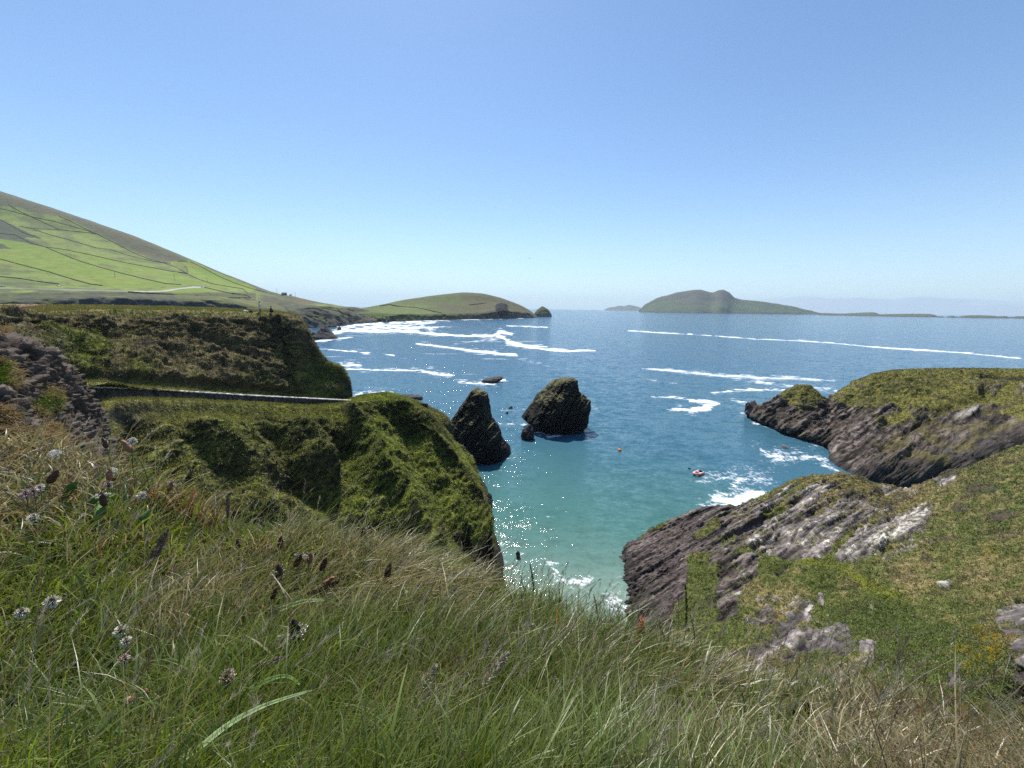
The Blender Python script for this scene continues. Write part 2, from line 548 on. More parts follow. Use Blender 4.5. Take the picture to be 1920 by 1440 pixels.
    streak([(780, 644), (830, 650), (880, 657), (930, 663), (970, 666)], [1.2, 1.8, 2.2, 2.7, 2], solid=True)
    streak([(960, 668), (1010, 682), (1065, 692)], [4, 5, 3], 0.5)
    streak([(600, 654), (640, 657), (688, 662)], [1, 1.5, 2.2])
    streak([(625, 688), (650, 684), (678, 685)], [3, 4.5, 2.5])
    streak([(650, 692), (720, 694), (780, 694), (815, 699), (852, 704)], [1, 1.4, 2, 4, 1.8])
    streak([(655, 742), (690, 738), (737, 736)], [3.5, 4, 2.5])
    streak([(590, 640), (625, 636), (660, 632)], [2, 2.5, 1.2])
    streak([(720, 664), (742, 667)], [1, 1])
    streak([(858, 717), (900, 719), (930, 718), (945, 711)], [2, 3.5, 4, 2])
    streak([(950, 611), (990, 612), (1026, 614)], [0.8, 1.3, 1])
    streak([(1178, 620), (1240, 624), (1300, 627), (1340, 630), (1420, 636), (1500, 639), (1560, 643), (1640, 651), (1720, 656), (1800, 661), (1912, 672)],
           [0.9, 1.2, 0.7, 1.1, 0.8, 1.1, 0.9, 1.2, 1.8, 1.0, 1.5], 0.95, rag=0.4, solid=True)
    streak([(1205, 691), (1280, 697), (1350, 704), (1420, 708), (1480, 709), (1565, 714)], [1.5, 3, 4.5, 5.5, 4.5, 2], 0.72, 1.8, solid=True)
    streak([(1380, 712), (1470, 722), (1540, 730), (1590, 736)], [3, 5, 6, 4], 0.7, 1.8)
    streak([(1340, 737), (1380, 732), (1440, 731), (1500, 731)], [2.5, 3, 2, 1.5])
    streak([(1190, 709), (1240, 714), (1310, 724)], [3, 5, 4], 0.42, 2.0)
    streak([(1225, 744), (1270, 746), (1300, 750)], [1, 1.4, 1.4])
    streak([(1264, 766), (1290, 769), (1325, 765), (1338, 757)], [3, 4.5, 5, 4], solid=True)
    streak([(1290, 751), (1315, 753), (1342, 757)], [1.5, 4, 4], solid=True)
    streak([(1345, 757), (1370, 762), (1400, 770)], [3, 4, 3], 0.4, 2.0)
    streak([(1375, 752), (1400, 757), (1416, 763)], [3, 4, 3], 0.7)
    streak([(1392, 777), (1408, 787), (1445, 804)], [5, 4, 2], 0.7)
    streak([(1405, 782), (1440, 803), (1490, 822), (1542, 838)], [3, 3, 2.5, 3], 0.55, 2)
    streak([(1424, 845), (1450, 856), (1490, 862), (1530, 856), (1550, 870), (1575, 890)], [6, 8, 9, 6, 8, 6], 0.74, 1.8)
    streak([(1455, 845), (1480, 850), (1500, 848)], [3, 4, 3], 0.8)
    streak([(1440, 836), (1500, 840), (1545, 846)], [4, 6, 5], 0.4, 2)
    streak([(1335, 958), (1370, 946), (1400, 932), (1428, 925)], [8, 16, 14, 9], solid=True)
    streak([(1345, 935), (1375, 915), (1385, 900)], [14, 12, 8], 0.74, 1.8)
    streak([(1320, 900), (1380, 892), (1450, 910)], [16, 20, 16], 0.60, 2)
    streak([(1035, 1056), (1042, 1078), (1058, 1092), (1085, 1092), (1108, 1086)], [5, 6, 9, 8, 5], 0.85, 1.8)
    streak([(1000, 1075), (1050, 1080), (1100, 1105)], [20, 26, 20], 0.33, 2)
    streak([(1150, 1128), (1165, 1138), (1178, 1145)], [14, 12, 8], 0.75, 1.8)
    streak([(1160, 1030), (1160, 1060), (1162, 1105), (1168, 1140)], [7, 5, 9, 10], 0.42, 2)
    streak([(1165, 1030), (1200, 1008), (1240, 985)], [4, 5, 3], 0.42, 2)
    streak([(985, 797), (1010, 808), (1032, 820), (1052, 818), (1040, 810)], [2, 3.5, 3, 3, 2], 0.9)
    streak([(1104, 757), (1112, 768), (1122, 766)], [4, 5, 4], 0.5, 2)
    streak([(930, 795), (950, 796), (985, 793)], [2, 3, 2], 0.75)
    streak([(940, 769), (965, 768), (980, 766)], [1.5, 2, 1.5], 0.8)
    streak([(945, 838), (965, 842), (990, 852)], [3, 4, 3], 0.42, 2)
    streak([(935, 862), (955, 858), (965, 850)], [4, 4, 3], 0.45, 2)
    streak([(905, 955), (928, 985), (942, 1035), (950, 1090)], [7, 8, 9, 9], 0.40, 2)
    streak([(968, 1037), (980, 1040)], [6, 6], 0.4, 2)
    wisp = fbm(np.stack([px * 0.0075 - py * 0.02, py * 0.26, 0 * px + 21], -1), 1.0, 5)
    wz = np.clip(1.2 - np.hypot((px - 760) / 330, (py - 650) / 85), 0, 1)
    foam = np.maximum(foam, 0.74 * sstep(0.10, 0.50, wisp) * np.clip(wz * 1.6, 0, 1))
    wz2 = np.clip(1.2 - np.hypot((px - 720) / 130, (py - 612) / 16), 0, 1)
    foam = np.maximum(foam, 0.95 * sstep(-0.05, 0.3, wisp + 0.6 * wn3) * np.clip(wz2 * 2, 0, 1))
    wz3 = np.clip(1.2 - np.hypot((px - 1000) / 360, (py - 790) / 70), 0, 1) + np.clip(1.2 - np.hypot((px - 1050) / 110, (py - 960) / 50), 0, 1)
    foam = np.maximum(foam, 0.44 * sstep(0.1, 0.45, wisp + 0.5 * wn3) * np.clip(wz3, 0, 1))
    foam = np.clip(foam, 0, 1.1)
    x, y = P[:, 0], P[:, 1]
    sh = (1 - sstep(36, 135, y + 0.25 * np.abs(x - 5) + 7 * fbm(P, 0.05, 2))) * (1 - sstep(34, 60, np.abs(x - 6)))
    sh = np.maximum(sh, 0.22 * (1 - sstep(80, 300, y)))
    sh = sh * 0.85 + 0.25 * sh * (1 - sstep(36, 56, y))
    # real swell close in
    amp = np.clip(1.2 - rr / 260.0, 0, 1)
    P[:, 2] = amp * (0.10 * fbm(P * np.array([0.5, 1, 1]), 0.16, 2) + 0.05 * perlin(P * np.array([0.6, 1.2, 1]) * 0.7))
    ob = build_mesh("sea", P, quads=grid_quads(len(r), len(th), flip=True), mat=m, extra={"foam": foam, "shallow": np.clip(sh, 0, 1)})
    tag(ob, kind="structure")
    return ob

make_sea()

#--LAND--
# ------------------------------------------------------------------ far islands and hills
def to_net(rows):
    return [[np.array(p, float) if len(p) == 3 and not isinstance(p, tuple) else (p if isinstance(p, np.ndarray) else W(*p)) for p in r] for r in rows]

def island(name, tops, depth, thick, step, colour, rough_amp, mid=0.55, base_z=-2.0, shape=1.0):
    """an island from its skyline: back shore, back slope, crest, front slope, front shore"""
    pts = [W(px, py, depth(px) if callable(depth) else depth) for px, py in tops]
    back, bmid, crest, fm, f2, front = [], [], [], [], [], []
    for (px, py), c in zip(tops, pts):
        h = max(c[2], 1.0)
        d = np.array([c[0], c[1], 0]); d /= np.linalg.norm(d)
        t = thick(h) if callable(thick) else thick
        back.append(np.array([*(c + d * t)[:2], base_z])); bmid.append(np.array([*(c + d * t * 0.5)[:2], h * 0.6]))
        crest.append(c)
        fm.append(np.array([*(c - d * t * 0.42)[:2], h * mid]))
        f2.append(np.array([*(c - d * t * 0.72)[:2], h * mid * 0.38]))
        front.append(np.array([*(c - d * t * 0.86)[:2], base_z]))
    L = Land([back, bmid, crest, fm, f2, front], step)
    z = np.clip(L.P[:, 2], 0, None)
    L.displace(rough_amp * fbm(L.P, 1 / (rough_amp * 12), 5) * np.clip(z / 10, 0, 1))
    return L

# the big island across the sound
tops = [(1198, 582), (1203, 578), (1212, 569), (1235, 558), (1265, 549.5), (1290, 545), (1308, 542.5), (1322, 545), (1336, 547.5), (1347, 544), (1355, 543), (1366, 548),
        (1383, 560), (1420, 564.5), (1460, 570), (1500, 577), (1525, 583), (1542, 587)]
L = island("island", tops, lambda x: 6300 - (x - 1200) * 1.6, lambda h: 160 + 2.9 * h, 22, None, 26)
n = L.renormal()
g = fbm(L.P, 1 / 500, 4)
c = lerp((0.062, 0.082, 0.040), (0.070, 0.066, 0.050), sstep(120, 230, L.P[:, 2] + 160 * g))
c = lerp(c, (0.085, 0.105, 0.045), 0.7 * sstep(0.1, 0.35, fbm(L.P, 1 / 260, 3, seed=9)) * (1 - sstep(60, 150, L.P[:, 2])))
c = lerp(c, (0.075, 0.07, 0.07), sstep(0.62, 0.8, 1 - n[:, 2] + 0.12 * g) * 0.9)
c = lerp(c, (0.05, 0.05, 0.055), 1 - sstep(6, 26, L.P[:, 2] + 16 * fbm(L.P, 1 / 60, 3)))
tag(L.make("island", MAT_FAR, c), kind="structure")
big_island = L

tops = [(1134, 580), (1142, 576.5), (1153, 575), (1163, 573), (1170, 574), (1180, 571.8), (1190, 573.5), (1199, 576), (1208, 580)]
L = island("distant_island", tops, 15000, lambda h: 300 + 2 * h, 60, None, 12)
tag(L.make("distant_island", MAT_FAR, lerp((0.08, 0.09, 0.06), (0.1, 0.1, 0.09), 0.5 + fbm(L.P, 1 / 300, 3))), kind="structure")

def low_island(tops, D, seed):
    L = island("low_island", tops, D, lambda h: 40 + 9 * h, 7, None, 4)
    L.displace(3.0 * fbm(L.P, 1 / 25, 4, seed=seed) * np.clip(L.P[:, 2] / 4, 0, 1))
    k = sstep(5, 11, L.P[:, 2] + 6 * fbm(L.P, 1 / 40, 3, seed=seed))
    tag(L.make("low_island", MAT_FAR, lerp((0.05, 0.045, 0.042), (0.085, 0.095, 0.045), k)), kind="structure")
low_island([(1536, 590), (1545, 587), (1570, 588), (1600, 587), (1635, 585.6), (1646, 588), (1652, 591)], 4700, 1)
low_island([(1630, 592), (1650, 589.5), (1690, 588.5), (1735, 588.5), (1750, 590), (1758, 593)], 4300, 2)
low_island([(1752, 594), (1765, 593), (1772, 594.5), (1785, 591.8), (1796, 594), (1808, 592), (1824, 591), (1850, 591.5), (1872, 593), (1884, 592.4), (1893, 594.6), (1912, 593.2), (1960, 593), (2000, 597)], 3900, 3)

# ------------------------------------------------------------------ far headland with its green dome
cols = [  # px, ridge y, ridge D, cliff-top y, cliff-top D, base D
    (610, 592, 900, 598, 800, 690), (645, 583, 960, 592, 830, 760), (690, 576, 1080, 585, 900, 860), (730, 568, 1300, 588, 960, 940), (760, 562, 1400, 589, 1000, 985),
    (800, 556, 1480, 589.5, 1060, 1045), (840, 551, 1540, 589, 1130, 1115), (876, 548.6, 1580, 588.5, 1200, 1185), (900, 550, 1600, 587.5, 1250, 1235),
    (925, 555, 1610, 584, 1300, 1285), (950, 562, 1610, 583.5, 1360, 1345), (975, 572, 1600, 584.5, 1450, 1430), (992, 581, 1590, 587, 1500, 1480), (1006, 592, 1580, 592.5, 1540, 1510)]
back = [np.array([*(W(c[0], c[1], c[2]) * 1.28)[:2], -3.0]) for c in cols]
ridge = [W(c[0], c[1], c[2]) for c in cols]
mid1 = [W(c[0], c[1] + (c[3] - c[1]) * 0.42, c[2] + (c[4] - c[2]) * 0.45) for c in cols]
mid2 = [W(c[0], c[1] + (c[3] - c[1]) * 0.8, c[2] + (c[4] - c[2]) * 0.8) for c in cols]
ctop = [W(c[0], c[3], c[4]) for c in cols]
cm = [Z(c[0], c[5] + 8, max(2.0, W(c[0], c[3], c[4])[2] * 0.45)) for c in cols]
base = [Z(c[0], c[5], -3) for c in cols]
L = Land([back, ridge, mid1, mid2, ctop, cm, base], 3.2, row_dens=[0.1, 0.4, 0.5, 0.9, 2.2, 2.2], cap=160)
n = L.renormal()
steep = sstep(0.35, 0.7, 1 - n[:, 2])
L.displace(steep * (7 * strata(L.P, (0.5, -0.4, 0.6), 10, 0.6) + 5 * fbm(L.P, 1 / 22, 4, ridged=True)) + (1 - steep) * 1.2 * fbm(L.P, 1 / 60, 3))
kn = np.exp(-((L.px - 940) / 11) ** 4) * sstep(570, 574, L.py) * (1 - sstep(590, 594, L.py))
L.displace(kn * (10 + 6 * fbm(L.P, 1 / 12, 3)))
n = L.renormal()
g = fbm(L.P, 1 / 120, 4)
c = lerp((0.082, 0.105, 0.034), (0.088, 0.085, 0.042), sstep(-0.3, 0.4, g + (L.px - 800) / 220))
c = lerp(c, (0.115, 0.145, 0.04), sstep(0.0, 0.4, 1 - np.abs(L.px - 745) / 70 + g) * 0.7 * sstep(560, 575, L.py))
rk = np.maximum(sstep(0.38, 0.58, 1 - n[:, 2] + 0.25 * fbm(L.P, 1 / 30, 3)), kn)
c = lerp(c, lerp((0.030, 0.029, 0.031), (0.075, 0.07, 0.064), sstep(-.2, .5, fbm(L.P, 1 / 14, 4))), rk)
c = lerp(c, (0.022, 0.021, 0.023), 0.9 * sstep(0.3, 0.6, kn))
c = lerp(c, (0.016, 0.015, 0.017), 0.95 * sstep(0.2, 0.5, kn))
tag(L.make("headland", MAT_FAR, c), kind="structure")
far_headland = L
fh_bvh = L.bvh()

def rock_pile(name, outline, D, depth, mat, nu=72, nv=40, rough=0.12, nb=(0.6, -0.3, 0.7), bed=1.2, colf=None, top_round=0.25, seed=0.0, z0=-1.5, below=True, ex=1.0, rot=0.0, lean_k=0.22):
    """a rock standing in the water, from left and right edge at each height (pixels): rings with depth, bedded and fractured"""
    rows = []
    for (py, xl, xr) in outline:
        a, b = W(xl, py, D), W(xr, py, D)
        rows.append(((a[0] + b[0]) / 2, (b[0] - a[0]) / 2, a[2] * 0.5 + b[2] * 0.5))
    if below:
        cx, hw, zz = rows[-1]
        rows.append((cx, hw * 1.06, z0))
    zs = np.array([r[2] for r in rows]); cxs = np.array([r[0] for r in rows]); hws = np.array([r[1] for r in rows])
    s = np.concatenate([[0], np.cumsum(np.hypot(np.diff(zs), np.diff(hws)))])
    t = np.linspace(0, s[-1], nv)
    zz, cx, hw = np.interp(t, s, zs), np.interp(t, s, cxs), np.interp(t, s, hws)
    hmax = zs[0] - zs[-1]
    dep = depth * (hw / hws.max()) ** 0.85
    ang = np.linspace(0, 2 * math.pi, nu, endpoint=False)
    ca, sa = np.cos(ang), np.sin(ang)
    ca, sa = np.cos(ang), np.sin(ang)
    ux, uy = np.sign(ca) * np.abs(ca) ** ex, np.sign(sa) * np.abs(sa) ** ex
    ux, uy = ux * math.cos(rot) - uy * math.sin(rot), ux * math.sin(rot) + uy * math.cos(rot)
    ux = ux / np.abs(ux).max(); uy = uy / np.abs(uy).max()
    lean = lean_k * depth * (t / s[-1] - 0.5)
    G = np.stack([cx[:, None] + hw[:, None] * ux, D + 0 * cx[:, None] + dep[:, None] * uy - lean[:, None], np.repeat(zz[:, None], nu, 1)], -1)
    top = np.array([[cx[0], D + 0.11 * depth, zz[0] + 0.02 * hmax]])
    P = np.concatenate([G.reshape(-1, 3), top])
    cen = np.stack([np.repeat(cx, nu), np.full(nu * nv, D), np.repeat(zz, nu) - 0.3 * hmax], -1)
    nrm = G.reshape(-1, 3) - cen
    nrm /= np.linalg.norm(nrm, axis=1)[:, None] + 1e-9
    size = max(hws.max() * 2, hmax)
    Q = G.reshape(-1, 3)
    d = rough * size * (0.45 * fbm(Q, 2.2 / size, 2, seed=seed) + 0.60 * strata(Q, nb, bed * 1.6, 0.3, seed) + 0.20 * strata(Q, nb, bed * 0.5, 0.35, seed + 3) + 0.34 * fbm(Q, 5 / size, 5, ridged=True, seed=seed, gain=0.6))
    side = np.abs(ux)
    amt = np.tile(1 - 0.60 * side ** 3, nv)           # the outline keeps its traced place
    amt = amt * np.repeat(0.3 + 0.7 * sstep(0.0, 0.22, t / s[-1]), nu)
    Q = Q + nrm * (d * amt)[:, None]
    P[:-1] = Q
    i = np.arange(nu * nv).reshape(nv, nu)
    j = np.roll(i, -1, axis=1)
    quads = np.stack([i[:-1], i[1:], j[1:], j[:-1]], -1).reshape(-1, 4)
    tris = np.stack([np.full(nu, nu * nv), i[0], j[0]], -1)
    G2 = Q.reshape(nv, nu, 3)
    N = grid_normals(np.concatenate([G2, G2[:, :2]], 1))[:, :nu].reshape(-1, 3)
    N *= np.sign((N * nrm).sum(1))[:, None] + 1e-9
    N = np.concatenate([N, [[0, 0, 1]]])
    c = colf(P, N)
    return build_mesh(name, P, quads=quads, tris=tris, mat=mat, colr=c, smooth=True, extra={"rock": np.ones(len(P))})

def far_rock_col(P, N):
    return lerp((0.05, 0.047, 0.048), (0.10, 0.095, 0.08), sstep(-.3, .5, fbm(P, 0.4, 4)))

def far_islet_col(P, N):
    k = sstep(0.3, 0.6, N[:, 2] + 0.3 * fbm(P, 0.05, 3)) * sstep(8, 18, P[:, 2])
    return lerp((0.07, 0.068, 0.066), (0.09, 0.10, 0.045), k)
o = rock_pile("islet", [(574.3, 1016, 1018), (577, 1012, 1023), (581, 1007.5, 1028), (585, 1004, 1031), (589.5, 1001, 1034)], 1750, 36, MAT_FAR, rough=0.09, bed=8, colf=far_islet_col, seed=2, z0=-6)
tag(o, "small pointed green islet just off the tip of the domed far headland", "islet")

# ------------------------------------------------------------------ the mountain side with its fields
cols = [-260, 0, 130, 250, 350, 430, 500, 560, 620, 660, 705]
ridge = [(-260, 280, 1800), (0, 362, 1550), (130, 404, 1450), (250, 444, 1360), (350, 484, 1280), (430, 517, 1200), (500, 544, 1120), (560, 559, 1000), (620, 570.5, 930), (660, 578.5, 930), (705, 591, 960)]
upper = [(-260, 330, 1400), (0, 412, 1220), (130, 440, 1180), (250, 474, 1150), (350, 503, 1110), (430, 529, 1060), (500, 551, 1000), (560, 564, 900), (620, 575, 860), (660, 583, 880), (705, 593.5, 930)]
midr = [(-260, 420, 950), (0, 470, 900), (130, 486, 910), (250, 506, 920), (350, 522, 920), (430, 539, 890), (500, 557, 850), (560, 569, 800), (620, 580, 800), (660, 588, 840), (705, 596, 910)]
lowr = [(-260, 520, 500), (0, 534, 560), (130, 538, 590), (250, 542, 620), (350, 544, 650), (430, 552, 660), (500, 564, 660), (560, 577, 660), (620, 590, 700), (660, 594, 800), (705, 599, 890)]
ledge = [(-260, 556, 330), (0, 556, 380), (130, 553, 420), (250, 553, 460), (350, 555, 500), (430, 562, 540), (500, 575, 580), (560, 590, 625), (620, 602, 685), (660, 600, 790), (705, 602, 875)]
foot = [Z(p[0], p[2] * 0.93, -2.0) if p[0] < 500 else None for p in ledge]
foot[6:] = [Z(500, 560, -2), Z(560, 610, -2), Z(620, 668, -2), Z(660, 775, -2), Z(705, 865, -2)]
backr = [np.array([*(W(*p) * 1.35)[:2], max(0, W(*p)[2] * 0.35)]) for p in ridge]
def WW(r): return [W(*p) for p in r]
L = Land([backr, WW(ridge), WW(upper), WW(midr), WW(lowr), WW(ledge), foot], 2.6, row_dens=[0.05, 0.35, 0.42, 0.55, 0.9, 1.4], cap=190)
n = L.renormal()
right = sstep(540, 575, L.px) * sstep(572, 585, L.py)
L.displace(2.0 * fbm(L.P, 1 / 90, 4) + right * (7 * fbm(L.P, 1 / 35, 4, ridged=True) + 5 * strata(L.P, (0.6, -0.2, 0.6), 9, 0.7)) + sstep(545, 552, L.py) * (L.px < 560) * 3 * fbm(L.P, 1 / 18, 4))
n = L.renormal()
hill = L
hx, hy = L.px, L.py
g = fbm(L.P, 1 / 70, 4); g2 = fbm(L.P, 1 / 16, 3, seed=4)
gx = np.stack([hx * 0.02, hy * 0.12, 0 * hx], -1)
gs = fbm(gx, 1, 3)
C_FIELD, C_PALE, C_DULL, C_HEATH, C_ROUGH = (0.135, 0.200, 0.030), (0.165, 0.205, 0.050), (0.115, 0.135, 0.048), (0.098, 0.100, 0.056), (0.075, 0.085, 0.045)
gv = fbm(np.stack([hx * 0.035, (hy - 0.33 * hx) * 0.09, 0 * hx + 3], -1), 1, 4)
c = lerp(C_PALE, C_DULL, sstep(-0.3, 0.4, g + 0.6 * gs + 0.8 * gv))
heath_line = np.interp(hx, [-300, 0, 30, 60, 110, 140, 180, 230, 300, 350, 362, 420, 480, 560], [340, 383, 388, 398, 405, 416, 437, 462, 492, 488, 489, 520, 545, 570])
c = lerp(c, lerp(C_HEATH, (0.12, 0.088, 0.052), sstep(0.1, 0.5, gs + 0.5 * gv)), 1 - sstep(-2, 2, hy - heath_line + 2 * g2))
bright = [[(-300, 440), (0, 448), (40, 455), (90, 467), (160, 490), (250, 515), (310, 530), (345, 535), (260, 541), (190, 538), (130, 520), (60, 505), (0, 494), (-300, 470)],
          [(86, 463), (180, 480), (260, 497), (330, 511), (370, 527), (400, 536), (345, 534), (280, 518), (180, 490)],
          [(262, 545), (330, 538), (375, 536), (430, 548), (466, 554), (468, 559), (400, 557), (320, 552), (250, 549)],
          [(335, 490), (362, 490), (420, 516), (480, 540), (470, 548), (400, 536), (352, 513), (350, 500)]]
for pl in bright:
    m = in_poly(hx + 2 * g2, hy + 1.2 * g2, pl)
    c = np.where(m[:, None], lerp(C_FIELD, (0.17, 0.205, 0.042), sstep(-0.4, 0.4, gs + 0.5 * g + 0.9 * gv)), c)
rough_p = [[(-300, 395), (0, 411), (40, 430), (76, 447), (45, 446), (84, 462), (0, 447), (-300, 430)], [(-300, 455), (0, 456), (24, 467), (-300, 465)]]
for pl in rough_p:
    m = in_poly(hx + 2 * g2, hy + g2, pl)
    c = np.where(m[:, None], lerp(C_ROUGH, (0.06, 0.065, 0.045), sstep(-.3, .4, g2)), c)
strip = sstep(528, 533, hy - 0.02 * hx + 3 * g2) * (hx < 200)
c = lerp(c, lerp(C_DULL, C_ROUGH, sstep(-.3, .3, gs)), 0.8 * strip * sstep(-0.3, 0.1, gs + 0.3 * g))
low = sstep(547, 551, hy + 2 * g2) * (hx < 480)
c = lerp(c, lerp((0.07, 0.078, 0.04), (0.11, 0.12, 0.045), sstep(-.2, .5, g2)), low)
rough_r = sstep(470, 500, hx) * sstep(-3, 3, hy - np.interp(hx, [460, 500, 560, 620], [548, 553, 569, 577]) + 2 * g2)
c = lerp(c, lerp((0.085, 0.092, 0.045), (0.07, 0.065, 0.055), sstep(-.2, .3, g2)), rough_r)
rk = right * sstep(0.42, 0.62, 1 - n[:, 2] + 0.3 * g2 + 0.5 * sstep(600, 612, hy))
c = lerp(c, lerp((0.034, 0.033, 0.036), (0.085, 0.082, 0.072), sstep(-.2, .5, g2)), rk)
road = [(250, 547), (275, 547.5), (310, 545), (338, 541.5), (362, 538), (382, 539)]
d, _, _ = seg_dist(hx, hy, road)
d2, _, _ = seg_dist(hx, hy, [(-30, 540.5), (60, 541), (150, 544), (250, 546.5)])
c = lerp(c, (0.36, 0.35, 0.34), 1 - sstep(0.7, 1.6, d))
c = lerp(c, (0.25, 0.24, 0.22), 0.6 * (1 - sstep(0.5, 1.2, d2)))
L.make("hillside", MAT_FAR, c)
tag(L.obj, kind="structure")
hill_bvh = L.bvh()

# nearer terrace and cliff of the bay
tp = [(-260, 562, 200), (0, 562, 230), (120, 559, 260), (220, 558, 300), (320, 560.5, 340), (400, 562, 370), (440, 567, 385), (475, 575, 395), (510, 580, 400), (534, 584, 400), (550, 600, 402), (562, 618, 405), (574, 636, 410)]
bk = [(-260, 556, 300), (0, 556, 320), (120, 553, 350), (220, 552, 390), (320, 553, 430), (400, 556, 460), (440, 560, 470), (475, 564, 480), (510, 568, 480), (528, 577, 470), (544, 598, 455), (558, 617, 440), (570, 637, 430)]
cm_ = [Z(p[0], p[2] - 8, max(1.5, W(*p)[2] * 0.45)) for p in tp]
ft = [Z(p[0], p[2] - 16, -2) for p in tp]
bb = [np.array([*(W(*p) * 1.12)[:2], -2.0]) for p in bk]
bl = [0.6 * W(*p) + 0.4 * W(*q) + np.array([0, 0, 0.8]) for p, q in zip(tp, bk)]
L = Land([bb, WW(bk), bl, WW(tp), cm_, ft], 1.3, row_dens=[0.1, 0.3, 0.7, 1.3, 1.3], cap=160)
n = L.renormal(); st = sstep(0.3, 0.7, 1 - n[:, 2])
g2 = fbm(L.P, 1 / 9, 4)
L.displace((1 - 0.85 * sstep(520, 560, L.px)) * st * (4 * fbm(L.P, 1 / 20, 4, ridged=True) + 2.4 * strata(L.P, (0.7, -0.2, 0.6), 4, 0.7)) + (1 - st) * 1.2 * g2)
n = L.renormal()
c = lerp((0.085, 0.095, 0.042), (0.135, 0.14, 0.05), sstep(-.3, .5, fbm(L.P, 1 / 30, 3) + g2))
c = lerp(c, (0.065, 0.068, 0.05), sstep(-0.2, 0.2, g2) * (L.px < 330))
c = lerp(c, lerp((0.05, 0.05, 0.055), (0.10, 0.095, 0.08), sstep(-.2, .6, g2)), sstep(0.38, 0.6, 1 - n[:, 2] + 0.2 * g2))
tag(L.make("bay_cliff", MAT_FAR, c), kind="structure")
bay_bvh = L.bvh()

# ------------------------------------------------------------------ left headland above the path
crest = [(-220, 640, 30), (0, 599, 35), (60, 590, 38), (120, 582, 43), (200, 579, 48), (300, 581, 55), (400, 582, 61), (480, 585.5, 66), (535, 589, 68.5), (568, 607, 67), (588, 645, 68), (610, 676, 69), (641, 690, 69.5), (655, 722, 70), (660, 752, 71)]
m1 = [(-220, 690, 29.4), (0, 640, 33), (60, 632, 35.6), (120, 626, 40.6), (200, 628, 45.6), (300, 628, 52), (400, 632, 57.6), (480, 634, 62.6), (535, 640, 66), (562, 655, 65), (580, 676, 66.5), (600, 700, 67.5), (632, 708, 68.5), (650, 735, 69), (658, 762, 70)]
m2 = [(-220, 700, 27.4), (0, 660, 30.2), (60, 655, 32), (120, 648, 37.4), (200, 652, 42.6), (300, 655, 49.6), (400, 660, 55.2), (480, 668, 60.4), (535, 676, 64), (560, 692, 63.6), (580, 705, 65), (602, 720, 66), (632, 728, 67), (650, 745, 68), (658, 768, 69)]
m3 = [(-220, 760, 26), (0, 704, 28), (60, 698, 29.5), (120, 696, 34), (200, 697, 39.3), (300, 703, 45), (400, 709, 51.4), (480, 716, 57.2), (535, 722, 61), (562, 730, 62.5), (586, 736, 64), (610, 742, 65.4), (636, 746, 66.6), (652, 756, 67.4), (660, 775, 68.4)]
ftp = [(-220, 790, 24), (0, 726, 26.4), (60, 720, 28), (120, 717, 31.6), (200, 721, 36.6), (300, 727, 42.6), (400, 734, 49.2), (480, 739, 55.2), (535, 743, 59.4), (566, 745, 61.6), (592, 747, 63.4), (614, 749, 64.9), (640, 752, 66.2), (656, 762, 67), (664, 785, 68)]
def side_pts(pts, dist, dz):
    A_ = np.array(pts); t_ = np.gradient(A_, axis=0); t_[:, 2] = 0
    t_ /= np.linalg.norm(t_, axis=1)[:, None]
    return [a + np.array([-b[1] * dist, b[0] * dist, dz]) for a, b in zip(A_, t_)]
pathr = side_pts([W(*p) for p in ftp], -3.4, -0.45)
far_e = [(-220, 575, 130), (0, 570.5, 140), (60, 571.5, 130), (120, 571.5, 122), (200, 572.5, 115), (300, 575, 104), (400, 578.5, 92), (480, 583, 82), (535, 587.5, 76)]
midp = [(-220, 590, 60), (0, 581, 62), (60, 578.5, 62), (120, 576, 64), (200, 575.5, 68), (300, 577.5, 70), (400, 580, 70), (480, 584, 70), (535, 588.3, 70)]
fe = WW(far_e); mp_ = WW(midp)
for p in crest[9:]:
    w = W(*p)
    mp_.append(w * np.array([1.055, 1.055, 1]) + np.array([-0.3, 0, -0.9])); fe.append(w * np.array([1.13, 1.13, 1]) + np.array([-1.0, 0, -6.0]))
bk0 = [np.array([p[0] * 1.08, p[1] * 1.08, -2.0]) for p in fe]
L = Land([bk0, fe, mp_, WW(crest), WW(m1), WW(m2), WW(m3), WW(ftp), [np.array(p) for p in pathr]], 0.17, row_dens=[0.12, 0.12, 0.3, 1.3, 1.3, 1.3, 1.3, 0.5], col_dens=[0.3] + [1.0] * 13, cap=120)
n0 = L.renormal(); g = fbm(L.P, 0.22, 4); g2 = fbm(L.P, 1.1, 4)
face = sstep(588, 604, L.py + 12 * g) * (1 - sstep(-14, -3, L.py - np.interp(L.px, [0, 200, 400, 660], [722, 724, 736, 755])))
L.displace(0.35 * fbm(L.P, 0.12, 3, seed=50) * (1 - sstep(520, 560, L.px)) * (L.py > 560), (0, 0, 1))
L.displace((1 - 0.85 * sstep(530, 585, L.px)) * face * (1.5 * fbm(L.P, 0.16, 3, ridged=True) + 0.8 * fbm(L.P * np.array([1, 1, 1.8]), 0.55, 4, ridged=True) + 0.3 * strata(L.P, (0.1, 0.2, 1), 1.1, 0.9)) + (1 - face) * 0.12 * g2 + 0.16 * fbm(L.P, 1.8, 3) * face)
n = L.renormal()
steep = 1 - n[:, 2]
c = lerp((0.125, 0.14, 0.042), (0.21, 0.18, 0.07), sstep(-.3, .4, g2 + 0.5 * g))                          # turf on top
brown = lerp((0.052, 0.045, 0.027), (0.205, 0.170, 0.080), sstep(-.35, .45, g2 + 0.3 * g))
moss = lerp((0.085, 0.095, 0.028), (0.13, 0.15, 0.032), sstep(-.3, .4, g))
